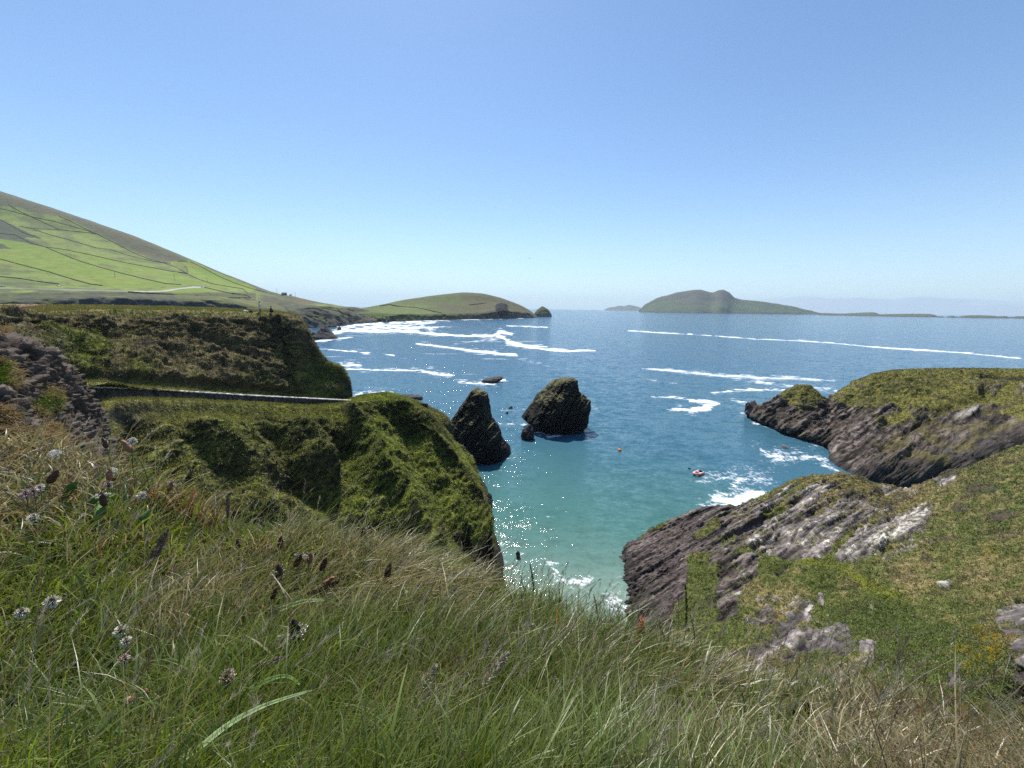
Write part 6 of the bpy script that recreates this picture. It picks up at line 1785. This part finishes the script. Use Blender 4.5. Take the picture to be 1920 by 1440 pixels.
# smaller figure crouching in dark clothes
b = pixel_hit(head_bvh, 508.5, 587.4)
r = empty("person", tuple(b), R(0))
J = [(-0.08, 0, 0.30), (-0.04, 0, 0.58), (0.02, 0, 0.82), (0.05, 0, 0.92), (0.09, 0, 1.04), (0.11, 0, 1.13),
     (0.02, 0.16, 0.80), (0.14, 0.2, 0.56), (0.34, 0.14, 0.52), (0.02, -0.16, 0.80), (0.14, -0.2, 0.56), (0.34, -0.14, 0.52),
     (-0.04, 0.1, 0.27), (0.30, 0.13, 0.48), (0.22, 0.13, 0.09), (0.36, 0.13, 0.05), (-0.04, -0.1, 0.27), (0.32, -0.13, 0.46), (0.24, -0.13, 0.09), (0.38, -0.13, 0.05)]
E = [(0, 1), (1, 2), (2, 3), (3, 4), (4, 5), (2, 6), (6, 7), (7, 8), (2, 9), (9, 10), (10, 11), (0, 12), (12, 13), (13, 14), (14, 15), (0, 16), (16, 17), (17, 18), (18, 19)]
body_mesh(r, J, E, [0.12, 0.11, 0.1, 0.05, 0.085, 0.075, 0.055, 0.045, 0.032, 0.055, 0.045, 0.032, 0.08, 0.06, 0.04, 0.038, 0.08, 0.06, 0.04, 0.038])
head_parts(r, 0.09, 0, 1.06, 1.05)
skin_mesh("jacket", J[:4] + J[6:12], [(0, 1), (1, 2), (2, 3), (2, 4), (4, 5), (5, 6), (2, 7), (7, 8), (8, 9)], [0.16, 0.15, 0.13, 0.08, 0.08, 0.065, 0.045, 0.08, 0.065, 0.045], M_DARK, r)
skin_mesh("trousers", [J[0]] + J[12:15] + J[16:19], [(0, 1), (1, 2), (2, 3), (0, 4), (4, 5), (5, 6)], [0.14, 0.1, 0.075, 0.055, 0.1, 0.075, 0.055], M_DARK, r)
tag(r, "dark-haired person in dark clothes sitting low on the headland's edge", "person")

# figure on the far right headland
b = pixel_hit(rhead_bvh, 1801, 699.5)
if b is None: b = W(1801, 699, 115)
r = empty("person", tuple(np.array(b) + np.array([0, 0, 0.1])), R(-40))
body_mesh(r, J, E, [0.12, 0.11, 0.1, 0.05, 0.085, 0.075, 0.055, 0.045, 0.032, 0.055, 0.045, 0.032, 0.08, 0.06, 0.04, 0.038, 0.08, 0.06, 0.04, 0.038])
head_parts(r, 0.09, 0, 1.06, 1.05)
skin_mesh("jacket", J[:4] + J[6:12], [(0, 1), (1, 2), (2, 3), (2, 4), (4, 5), (5, 6), (2, 7), (7, 8), (8, 9)], [0.17, 0.16, 0.14, 0.08, 0.085, 0.07, 0.05, 0.085, 0.07, 0.05], M_DARK, r)
skin_mesh("trousers", [J[0]] + J[12:15] + J[16:19], [(0, 1), (1, 2), (2, 3), (0, 4), (4, 5), (5, 6)], [0.15, 0.11, 0.08, 0.06, 0.11, 0.08, 0.06], M_RED, r)
tag(r, "person in a dark top and red trousers sitting on the right headland's skyline", "person")

# bags left on the turf beside the standing person
for (px, py, sx, m_, lab) in ((459, 584.2, 0.42, M_PHONE, "white bag lying on the turf left of the standing person"), (463, 584.6, 0.34, M_PHONE, "second, smaller white bag on the turf, nearer the standing person"), (471, 584.8, 0.5, M_DARK, "low dark bag on the turf between the white bags and the standing person")):
    b = pixel_hit(head_bvh, px, py)
    if b is None: continue
    V, q = lathe([(0, 0), (0.5, 0.02), (0.55, 0.2), (0.42, 0.45), (0.2, 0.58), (0.12, 0.62), (0.16, 0.72), (0, 0.74)], 14, 0.06, 4)
    V = V * sx
    r = empty("bag", tuple(b))
    build_mesh("sack", V, quads=q, mat=m_, parent=r)
    V, q, t = tube([(0.2 * sx * math.cos(k), 0, (0.62 + 0.24 * math.sin(k)) * sx) for k in np.linspace(0.1, math.pi - 0.1, 9)], 0.03 * sx, 5)
    build_mesh("handle", V, quads=q, tris=t, mat=M_DARK, parent=r)
    tag(r, lab, "bag")

# ------------------------------------------------------------------ flowers and seed heads standing in the grass
M_STEM = plain_mat("green_stem", (0.085, 0.13, 0.04), noise=0.2, scale=40)
M_DRYSTEM = plain_mat("straw_stem", (0.30, 0.24, 0.12), noise=0.2, scale=40)
M_BROWN = plain_mat("brown_seed_head", (0.085, 0.045, 0.026), noise=0.4, scale=400)
M_TAN = plain_mat("tan_seed_head", (0.30, 0.15, 0.08), noise=0.4, scale=400)
M_BLACK = plain_mat("black_flower_head", (0.02, 0.016, 0.014), noise=0.3, scale=400)
M_ANTHER = plain_mat("cream_anthers", (0.78, 0.74, 0.62), noise=0.08, scale=300)
M_PINKP = plain_mat("pinkish_petals", (0.62, 0.47, 0.42), noise=0.2, scale=300)
M_PLUME = plain_mat("grey_violet_plume", (0.26, 0.20, 0.19), noise=0.3, scale=300)
M_PALEPL = plain_mat("pale_plume", (0.50, 0.45, 0.36), noise=0.25, scale=300)
M_RUST = plain_mat("rust_red_flowers", (0.58, 0.17, 0.09), noise=0.3, scale=300)
M_CLOCK = plain_mat("white_down", (0.88, 0.88, 0.86), noise=0.02)
M_LEAF = plain_mat("broad_leaf", (0.085, 0.16, 0.03), noise=0.25, scale=60)
M_LEAF2 = plain_mat("pale_leaf_blade", (0.20, 0.27, 0.12), noise=0.2, scale=60)
M_GREENSP = plain_mat("green_spike", (0.15, 0.17, 0.07), noise=0.3, scale=300)

def place(px, py, f=0.86):
    g_ = pixel_hit(ground_bvh, px, py)
    if g_ is None or np.linalg.norm(g_ - EYE) > 4.5:
        # above the brink: stand at the distance of the brink in this column
        yb = np.interp(px, xs, [c_[0] for c_ in ct])
        g_ = EYE + (W(px, py, np.interp(px, xs, [c_[1] for c_ in ct])) - EYE)
        return g_
    return EYE + (g_ - EYE) * f

def frame(axis):
    z = unit(np.array(axis, float))
    x = unit(np.cross(z, [0.3, 0.9, 0.2])); y = np.cross(z, x)
    return np.stack([x, y, z], 0)       # rows

def dots(n, rad, zl, size, seed, jitter=0.0):
    """little anthers: small octahedra on a ring or spread"""
    rg = np.random.default_rng(seed)
    a = rg.uniform(0, 2 * math.pi, n); z = rg.uniform(*zl, n); rr_ = rad * (1 + jitter * rg.normal(size=n))
    c_ = np.stack([rr_ * np.cos(a), rr_ * np.sin(a), z], -1)
    o8 = np.array([(1, 0, 0), (-1, 0, 0), (0, 1, 0), (0, -1, 0), (0, 0, 1), (0, 0, -1)]) * size
    V = (c_[:, None] + o8[None] * rg.uniform(0.7, 1.3, (n, 1, 1))).reshape(-1, 3)
    f = np.array([(0, 2, 4), (2, 1, 4), (1, 3, 4), (3, 0, 4), (2, 0, 5), (1, 2, 5), (3, 1, 5), (0, 3, 5)])
    T = (np.arange(n)[:, None, None] * 6 + f[None]).reshape(-1, 3)
    k = len(V)                                             # filaments run back to one point in the head
    V = np.concatenate([V, [[0, 0, (zl[0] + zl[1]) / 2]]])
    T = np.concatenate([T, [[k, 6 * i + 4, 6 * i + 5] for i in range(n)]])
    return V, T

_seed = [100]
def plant(name, px, py, tilt, lab, cat, group, kind, size, headmat=None, stem=M_STEM, ring=None):
    """stem rooted in the ground below, head at the photograph's spot; size = head length in photo pixels"""
    _seed[0] += 1
    hp = place(px, py)
    depth = -((hp - EYE) @ RM)[2]
    u = size * (0.78 if kind == "flower" else 0.92 if kind == "clock" else 1.0) * depth / F                                  # head length in metres
    tr = R(tilt)                                          # lean in the picture, 0 = upright, + = to the right
    axis = unit(np.array([math.sin(tr), 0.05 * math.sin(tr), math.cos(tr)]))
    A_ = frame(axis)
    neck = hp - axis * u * 0.5
    rg = np.random.default_rng(_seed[0])
    root_xy = neck - np.array([0.14 * math.sin(tr) + rg.uniform(-.03, .03), rg.uniform(-0.02, 0.03), 0.30])
    hit = ground_bvh.ray_cast(Vector((root_xy[0], root_xy[1], root_xy[2] + 1.0)), Vector((0, 0, -1)), 6)
    rt = np.array(hit[0]) if hit[0] is not None else root_xy
    if rt[2] > neck[2] - 0.05 or rt[2] < neck[2] - 0.9: rt = root_xy
    E_ = empty(name, tuple(rt))
    t = np.linspace(0, 1, 9)[:, None]
    ln = np.linalg.norm(neck - rt)
    c1_, c2_ = rt + np.array([0, 0, ln * 0.45]), neck - axis * ln * 0.35
    path = (1 - t) ** 3 * rt + 3 * (1 - t) ** 2 * t * c1_ + 3 * (1 - t) * t * t * c2_ + t ** 3 * neck - rt
    sr = max(0.0009, 0.00085 * depth)
    V, q, tt = tube(path, np.linspace(sr * 1.25, sr, 9), 6)
    build_mesh("stem", V, quads=q, tris=tt, mat=stem, parent=E_)
    base = neck - rt
    def put(nm, V, quads=None, tris=None, mat=None):
        return build_mesh(nm, V @ A_ + base, quads=quads, tris=tris, mat=mat, parent=E_)
    if kind == "plantain":
        w = u * 0.17
        prof = [(0, -0.02 * u), (w * 0.75, 0.03 * u), (w, 0.2 * u), (w * 0.98, 0.5 * u), (w * 0.75, 0.78 * u), (w * 0.35, 0.95 * u), (0, u)]
        pz = np.interp(np.linspace(0, 6, 22), range(7), [p_[1] for p_ in prof]); pr_ = np.interp(np.linspace(0, 6, 22), range(7), [p_[0] for p_ in prof])
        V, q = lathe(list(zip(pr_, pz)), 18, w * 0.45, 9.0 / w * 0.25)
        put("seed_head", V, quads=q, mat=headmat or M_BROWN)
        if ring:
            V, T = dots(ring[0], w * 1.9, (ring[1] * u, ring[2] * u), u * 0.028, _seed[0], 0.22)
            put("petals", V, tris=T, mat=M_ANTHER)
    elif kind == "ball":
        w = u * 0.42
        V, q = lathe([(w * math.cos(a_), u * 0.5 + u * 0.5 * math.sin(a_)) for a_ in np.linspace(-1.5, 1.5, 14)], 18, w * 0.3, 2.5 / w)
        put("seed_head", V, quads=q, mat=headmat or M_BROWN)
        if ring:
            V, T = dots(ring[0], w * 1.25, (ring[1] * u, ring[2] * u), u * 0.06, _seed[0], 0.2)
            put("petals", V, tris=T, mat=M_ANTHER)
    elif kind == "flower":
        w = u * 0.55
        V, q = lathe([(w * 0.4 * math.cos(a_), u * 0.45 + u * 0.4 * math.sin(a_)) for a_ in np.linspace(-1.5, 1.5, 12)], 14, w * 0.2, 3 / w)
        put("flower_centre", V, quads=q, mat=headmat or M_BROWN)
        m_ = 120
        d_ = unit(rg.normal(size=(m_, 3)) + np.array([0, 0, 0.45]))
        cen = np.array([0, 0, u * 0.42])
        pv = blade_mesh(d_ * w * 0.45 + cen, d_, d_ * 0.05, np.full(m_, w * 0.62), np.full(m_, w * 0.24), np.ones((m_, 3)), np.ones((m_, 3)), nseg=2, droop=0.1)
        put("petals", pv[0], quads=pv[1], tris=pv[2], mat=ring if ring else M_ANTHER)
    elif kind == "clock":
        w = u * 0.5
        cen = np.array([0, 0, w])
        V, q = lathe([(w * 0.16 * math.cos(a_), w + w * 0.16 * math.sin(a_)) for a_ in np.linspace(-1.5, 1.5, 8)], 12)
        put("receptacle", V, quads=q, mat=M_TAN)
        m_ = 150
        k_ = np.arange(m_) + 0.5
        ph, th_ = np.arccos(1 - 2 * k_ / m_), math.pi * (1 + 5 ** 0.5) * k_
        d_ = np.stack([np.cos(th_) * np.sin(ph), np.sin(th_) * np.sin(ph), np.cos(ph)], -1)
        a1 = blade_mesh(d_ * w * 0.12 + cen, d_, d_ * 0.0, np.full(m_, w * 0.78), np.full(m_, w * 0.03), np.ones((m_, 3)), np.ones((m_, 3)), nseg=1, droop=0)
        e_ = unit(np.repeat(d_, 9, 0) * 0.55 + rg.normal(size=(m_ * 9, 3)) * 0.6)
        a2 = blade_mesh(np.repeat(d_ * w * 0.78 + cen, 9, 0), e_, e_ * 0.0, np.full(m_ * 9, w * 0.30), np.full(m_ * 9, w * 0.05), np.ones((m_ * 9, 3)), np.ones((m_ * 9, 3)), nseg=1, droop=0)
        put("seed_down", np.concatenate([a1[0], a2[0]]), tris=np.concatenate([a1[2], a2[2] + len(a1[0])]), mat=M_CLOCK)
    elif kind in ("plume", "spike", "sorrel"):
        m_ = {"plume": 420, "spike": 300, "sorrel": 130}[kind]
        t_ = rg.random(m_) ** 0.9
        wprof = {"plume": 0.085, "spike": 0.02, "sorrel": 0.10}[kind] * u * np.sin(np.pi * np.clip(t_ * 0.9 + 0.08, 0, 1)) ** 0.7
        a_ = rg.uniform(0, 2 * math.pi, m_)
        rad_ = np.stack([np.cos(a_), np.sin(a_), np.zeros(m_)], -1)
        curve = np.stack([0.10 * u * t_ ** 2, np.zeros(m_), u * t_], -1)
        d_ = unit(rad_ * (0.55 if kind != "sorrel" else 1.0) + np.array([0, 0, 1.0]) + rg.normal(size=(m_, 3)) * 0.2)
        pv = blade_mesh(curve + rad_ * wprof[:, None] * 0.35, d_, d_ * 0.05, wprof * 1.5 + u * 0.03, np.full(m_, u * (0.035 if kind == "sorrel" else 0.02)), np.ones((m_, 3)), np.ones((m_, 3)), nseg=2, droop=0.05)
        put("flower_spike" if kind == "sorrel" else "seed_plume", pv[0], quads=pv[1], tris=pv[2], mat=headmat or M_PLUME)
        V, q, tt = tube([(0.10 * u * k * k, 0, u * k) for k in np.linspace(-0.02, 0.97, 8)], np.linspace(sr, sr * 0.4, 8), 5)
        put("stalk", V, quads=q, tris=tt, mat=stem)
    tag(E_, lab, cat, group)
    return E_

PL, GR, CL = "plantain", "grass head", "flower"
G1, G2, G3, G4 = "plantain heads in the grass", "grass plumes in the sward", "pale flowers in the grass", "dandelion clocks"
plant("dandelion_clock", 104, 854, 2, "larger round white dandelion clock near the stony bank", "dandelion", G4, "clock", 27)
plant("dandelion_clock", 209, 885, 8, "smaller half-hidden white dandelion clock behind a brown plantain head", "dandelion", G4, "clock", 21)
T = [  # name, px, py, tilt, label, kind, size, mat, stem, ring
    (100, 893, 38, "dark plantain head leaning right below the larger dandelion clock", "plantain", 34, M_BROWN, M_STEM, None),
    (205, 888, 10, "brown plantain head standing right against the smaller dandelion clock", "plantain", 26, M_TAN, M_STEM, (14, .4, 1.0)),
    (193, 935, 0, "upright brown plantain head among the broad leaves below the smaller clock", "plantain", 30, M_BROWN, M_STEM, (16, .6, 1.0)),
    (238, 836, -35, "reddish plantain head leaning left, outlined against the dark hollow", "plantain", 30, M_TAN, M_STEM, None),
    (248, 826, 10, "pale flowering plantain head beside the reddish leaning one", "flower", 20, M_TAN, M_STEM, M_ANTHER),
    (196, 830, -12, "small brown plantain head at the edge of the dry grass under the bank", "plantain", 22, M_BROWN, M_STEM, (8, .2, .8)),
    (320, 911, 25, "plantain head with a pale ring in front of the red-brown grass", "plantain", 22, M_TAN, M_STEM, (22, .5, 1.0)),
    (526, 1016, 12, "topmost brown plantain head of the loose group over the dry patch", "plantain", 26, M_BROWN, M_STEM, (10, .7, 1.1)),
    (523, 1072, 3, "largest upright brown plantain head over the dry patch", "plantain", 34, M_BROWN, M_STEM, (12, .1, .9)),
    (581, 1046, 12, "plantain head with many pale anthers over the dry patch", "plantain", 26, M_TAN, M_STEM, (26, .2, 1.0)),
    (559, 1050, 28, "plantain head leaning right, left neighbour of the one with many anthers", "plantain", 30, M_BROWN, M_STEM, (16, .6, 1.1)),
    (607, 1057, 22, "slim red-brown plantain head at the right end of the dry-patch group", "plantain", 30, M_BROWN, M_STEM, None),
    (446, 1019, 0, "small plantain head standing alone left of the dry-patch group", "plantain", 20, M_BROWN, M_STEM, (6, .3, .9)),
    (514, 1112, 24, "dark slim plantain head leaning right low in the dry-patch group", "plantain", 26, M_BROWN, M_STEM, None),
    (618, 1088, 55, "reddish plantain head lying over to the right above the dark plume", "plantain", 24, M_TAN, M_STEM, None),
    (552, 1183, 0, "tall black plantain head wearing a white ring of anthers", "plantain", 52, M_BLACK, M_STEM, (60, .30, .62)),
    (728, 1068, 14, "lone dark plantain head over the pale grass in the centre", "plantain", 32, M_BROWN, M_STEM, None),
    (681, 998, 4, "plantain head at the brink against the green spur", "plantain", 24, M_BROWN, M_STEM, (8, .7, 1.0)),
    (441, 1138, 10, "tiny tan plantain head deep in the green grass", "plantain", 14, M_TAN, M_STEM, None),
    (448, 1225, 0, "small black ball-shaped plantain head in the green grass", "ball", 13, M_BLACK, M_STEM, None),
    (363, 1271, 0, "blurred tan plantain head with pale tip left of the large pale flower", "plantain", 26, M_TAN, M_STEM, (16, .7, 1.1)),
    (275, 1302, 0, "plain tan-brown plantain head low in the green grass", "plantain", 26, M_TAN, M_STEM, None),
    (241, 1315, 10, "brownish round plantain head edged with pale anthers low in the green grass", "ball", 17, M_TAN, M_STEM, (14, .6, 1.0)),
    (88, 1317, -25, "small black plantain ball on a leaning thin stem near the picture corner", "ball", 16, M_BLACK, M_STEM, None),
    (19, 1317, 0, "black plantain ball at the very edge, left of the other one", "ball", 14, M_BLACK, M_STEM, None),
    (40, 1148, 15, "brown plantain head fringed with white close to the frame edge", "flower", 26, M_BROWN, M_STEM, M_ANTHER),
    (1022, 1216, 0, "brown plantain head with anthers on a long straight stem at the brink", "plantain", 28, M_TAN, M_STEM, (30, .3, 1.05)),
    (1043, 1187, 5, "tan plantain head just above the long-stemmed one at the brink", "plantain", 24, M_TAN, M_STEM, (18, .3, 1.0)),
    (1140, 1200, 5, "dark brown plantain head with white fringe at the brink below the cove", "plantain", 34, M_BROWN, M_STEM, (24, .4, 1.0)),
    (1110, 1276, 0, "spiky plantain head crowned with cream anthers", "flower", 24, M_BROWN, M_STEM, M_ANTHER),
    (1172, 1244, 10, "round chestnut plantain head right of the brink's dark one", "ball", 17, M_TAN, M_STEM, None),
    (1174, 1204, 0, "small pale flowering head on a thin stem beside the rust-red sorrel", "flower", 16, M_TAN, M_STEM, M_ANTHER),
    (1175, 1310, 5, "long blackish plantain head hanging over the big grass blades", "plantain", 52, M_BLACK, M_STEM, None),
    (1486, 1346, -3, "tallest brown plantain spike in the yellow-green grass", "plantain", 66, M_BROWN, M_STEM, None),
    (1514, 1326, -25, "brown plantain spike leaning left above the others in the yellow-green grass", "plantain", 34, M_BROWN, M_STEM, None),
    (1506, 1376, -12, "reddish plantain spike between the tallest one and the round one", "plantain", 40, M_TAN, M_STEM, None),
    (1528, 1361, 0, "rounded rusty plantain head on the yellow-green grass", "ball", 22, M_TAN, M_STEM, None),
    (1567, 1378, 32, "near-black plantain head leaning right above a second dark one", "plantain", 30, M_BLACK, M_STEM, None),
    (1556, 1396, 40, "lower near-black plantain head, partly under the other", "plantain", 26, M_BLACK, M_STEM, None),
    (1638, 1342, 4, "orange-tan plantain head in front of the dry straw", "plantain", 34, M_TAN, M_DRYSTEM, None),
    (1702, 1385, 2, "long orange-tan plantain head amid the dry straw", "plantain", 40, M_TAN, M_DRYSTEM, None),
    (1704, 1328, 0, "faint upper orange-tan plantain head on the dry straw", "plantain", 24, M_TAN, M_DRYSTEM, None),
    (1593, 1383, 0, "small cream-tipped plantain head next to the near-black pair", "ball", 15, M_TAN, M_STEM, (10, .6, 1.0)),
]
for (px, py, tl, lab, kd, sz, m_, st_, rg_) in T:
    plant("plantain", px, py, tl, lab, PL, G1, kd, sz, m_, st_, rg_)
T = [
    (62, 920, 0, "pinkish-white ragged flower left of the dark leaning plantain", 20, M_PINKP), (75, 912, 0, "greyish flower head right beside the pinkish-white one", 16, M_ANTHER), (48, 926, 0, "largest pinkish flower head at the edge under the bank", 22, M_PINKP),
    (62, 970, 10, "cream flower lying in the sward below the pinkish ones", 22, M_ANTHER), (266, 928, 60, "flattened pale flower head over the broad dark leaves", 20, M_ANTHER), (97, 1126, 0, "bright white flower cluster alone in the dark green grass", 30, M_ANTHER),
    (226, 1182, 0, "upper white flower with a brown heart in the stack of three", 28, M_ANTHER), (236, 1202, 5, "middle white flower of the stack of three", 24, M_ANTHER), (232, 1234, 0, "lowest pinkish flower of the stack of three", 22, M_PINKP),
    (424, 1270, 10, "largest white and pink flower in the lower grass", 40, M_PINKP), (203, 908, 0, "pale pink flower below the smaller dandelion clock", 18, M_PINKP)]
for (px, py, tl, lab, sz, m_) in T:
    plant("wild_flower", px, py, tl, lab, CL, G3, "flower", sz, M_BROWN, M_STEM, m_)
T = [
    (606, 1105, 72, "dark purple-brown plume lying almost level above the dry patch", "plume", 66, M_BROWN, M_STEM), (506, 1242, 82, "fluffy grey-pink plume lying level in the green grass", "plume", 66, M_PLUME, M_STEM),
    (296, 1032, 40, "silvery plume arching right beside the broad leaves", "plume", 90, M_PLUME, M_STEM), (428, 952, 12, "pale violet plume at the brink in front of the dark hollow", "plume", 44, M_PLUME, M_STEM),
    (845, 1120, 35, "pale plume curving right over the brink", "plume", 60, M_PALEPL, M_STEM), (920, 1270, 42, "longest straw-pale plume arching in the centre grass", "plume", 120, M_PALEPL, M_DRYSTEM),
    (790, 1290, 40, "grey-straw plume arching left of the longest one", "plume", 110, M_PALEPL, M_DRYSTEM), (975, 1195, 50, "thin straw plume bending over toward the cove", "plume", 70, M_PALEPL, M_DRYSTEM),
    (718, 1240, 45, "yellowish plume tip bent over in the centre-left grass", "plume", 66, M_PALEPL, M_STEM), (913, 1225, 10, "upright pale plume above the longest arching one", "plume", 60, M_PALEPL, M_DRYSTEM),
    (838, 1340, 2, "short pale upright plume near the bottom in the centre", "plume", 70, M_PALEPL, M_STEM), (1050, 1300, -8, "narrow straw plume leaning left by the round-headed plantains", "plume", 70, M_PALEPL, M_DRYSTEM),
    (1290, 1140, 0, "tall dark green grass spike rising in front of the promontory rock", "spike", 92, M_GREENSP, M_STEM), (1302, 1180, -8, "thin straw spike right beside the tall green one", "spike", 70, M_PALEPL, M_STEM),
    (1398, 1330, -5, "grey-violet double spike in the yellow-green grass", "spike", 70, M_PLUME, M_STEM), (1430, 1395, 18, "broad silver-grey plume near the bottom of the yellow-green grass", "plume", 80, M_PALEPL, M_STEM),
    (1272, 1330, 4, "slim dark spike left in the yellow-green grass", "spike", 60, M_PLUME, M_STEM), (1325, 1385, -15, "dark slender spike leaning left in the yellow-green grass", "spike", 70, M_PLUME, M_STEM),
    (1000, 1085, -3, "dark green spike standing against the pale cove water", "spike", 60, M_GREENSP, M_STEM), (985, 1110, -8, "shorter dark spike left of the one against the cove water", "spike", 44, M_GREENSP, M_STEM),
    (1120, 1140, -6, "thin dark spike against the shallow water near the promontory", "spike", 56, M_GREENSP, M_STEM), (1050, 1125, 5, "fine green spike against the middle of the cove", "spike", 46, M_GREENSP, M_STEM)]
for (px, py, tl, lab, kd, sz, m_, st_) in T:
    plant("grass_plume", px, py, tl, lab, GR, G2, kd, sz, m_, st_)
plant("sorrel", 1200, 1186, 12, "rust-red sorrel spike at the brink before the promontory", "sorrel", None, "sorrel", 66, M_RUST, M_DRYSTEM)

def leaf(name, pts, wpx, mat, lab, cat="leaf", group=None):
    """a broad leaf or blade through photograph points"""
    P = np.array([place(x, y, f) for x, y, f in pts])
    n = 20
    P = spline_axis(P, [n // (len(P) - 1)] * (len(P) - 1), 0.5)
    depth = -((P - EYE) @ RM)[:, 2]
    t = np.linspace(0, 1, len(P))
    w = np.interp(t, np.linspace(0, 1, len(wpx)), wpx) * depth / F
    d = unit(np.gradient(P, axis=0)); s = unit(np.cross(d, P - EYE))
    up_ = unit(np.cross(s, d)); up_ *= np.sign(up_[:, 2:3])
    V = np.concatenate([P - s * w[:, None] / 2 + up_ * w[:, None] * 0.15, P, P + s * w[:, None] / 2 + up_ * w[:, None] * 0.15])
    m = len(P)
    q = grid_quads(3, m)
    V2 = V - np.tile(up_, (3, 1)) * 0.0006
    k = len(V)
    edge = [[i, i + 1, k + i + 1, k + i] for i in list(range(m - 1)) + list(range(2 * m, 3 * m - 1))]
    o = build_mesh(name, np.concatenate([V, V2]), quads=np.concatenate([q, q[:, ::-1] + k, np.array(edge)]), mat=mat)
    tag(o, lab, cat, group)
leaf("grass_leaf", [(320, 1440, .9), (400, 1380, .84), (490, 1325, .80), (585, 1294, .78)], [8, 10, 7, 1.5], M_LEAF2, "broad pale blade arching right across the lower grass", "leaf", "broad blades")
leaf("grass_leaf", [(430, 1330, .95), (470, 1292, .88), (510, 1272, .85), (540, 1268, .84), (562, 1284, .86)], [9, 9, 7, 5, 2], M_LEAF, "green blade with a bent-over straw tip above the broad pale one", "leaf", "broad blades")
leaf("grass_leaf", [(495, 1160, .95), (530, 1140, .9), (570, 1127, .88), (620, 1125, .88)], [7, 8, 6, 2], M_LEAF2, "long grey-green blade bending right below the dark purple-brown plume", "leaf", "broad blades")
leaf("grass_leaf", [(1150, 1440, .95), (1135, 1390, .9), (1120, 1345, .87), (1114, 1318, .86)], [15, 15, 11, 2], M_LEAF2, "stiff blue-green blade rising near the bottom right of centre", "leaf", "broad blades")
leaf("grass_leaf", [(1260, 1440, .95), (1272, 1390, .9), (1290, 1350, .88), (1302, 1330, .87)], [13, 13, 9, 2], M_LEAF, "broad green blade rising left of the grey-violet spikes", "leaf", "broad blades")
leaf("plantain_leaf", [(265, 988, .92), (270, 972, .88), (282, 955, .86)], [8, 15, 3], M_LEAF, "short oval green leaf below the red-brown grass", "leaf", "broad leaves")
leaf("plantain_leaf", [(150, 950, .95), (180, 938, .9), (215, 925, .88)], [8, 13, 3], M_LEAF, "broad lance-shaped leaf beside the upright brown plantain", "leaf", "broad leaves")
leaf("plantain_leaf", [(120, 935, .95), (132, 915, .9), (146, 903, .88)], [8, 15, 3], M_LEAF, "broad leaf pointing up beneath the larger dandelion clock", "leaf", "broad leaves")
leaf("plantain_leaf", [(180, 985, .95), (186, 960, .9), (196, 935, .88)], [9, 14, 3], M_LEAF, "dark upright leaf under the upright brown plantain", "leaf", "broad leaves")
leaf("plantain_leaf", [(70, 1420, .95), (100, 1385, .9), (150, 1345, .88)], [14, 20, 3], M_LEAF, "bright green leaf near the bottom corner beneath the black balls", "leaf", "broad leaves")
#--HAZE--
# ------------------------------------------------------------------ the air between here and the islands
def make_haze():
    m, nt, N, L = new_mat("sea_air")
    o = N("ShaderNodeOutputMaterial"); v = N("ShaderNodeVolumePrincipled")
    v.inputs["Color"].default_value = (0.70, 0.88, 1.0, 1)
    v.inputs["Density"].default_value = 0.00004
    v.inputs["Anisotropy"].default_value = 0.1
    L(v.outputs[0], o.inputs["Volume"])
    Rb = 21500.0
    V, q = boxes([(0, 0, 0, 2 * Rb, 2 * Rb, 1)])
    V[:, 2] = np.where(V[:, 2] > 0, 620.0, -7.5)
    ob = build_mesh("haze", V, quads=q, mat=m, smooth=False)
    tag(ob, kind="stuff")
make_haze()
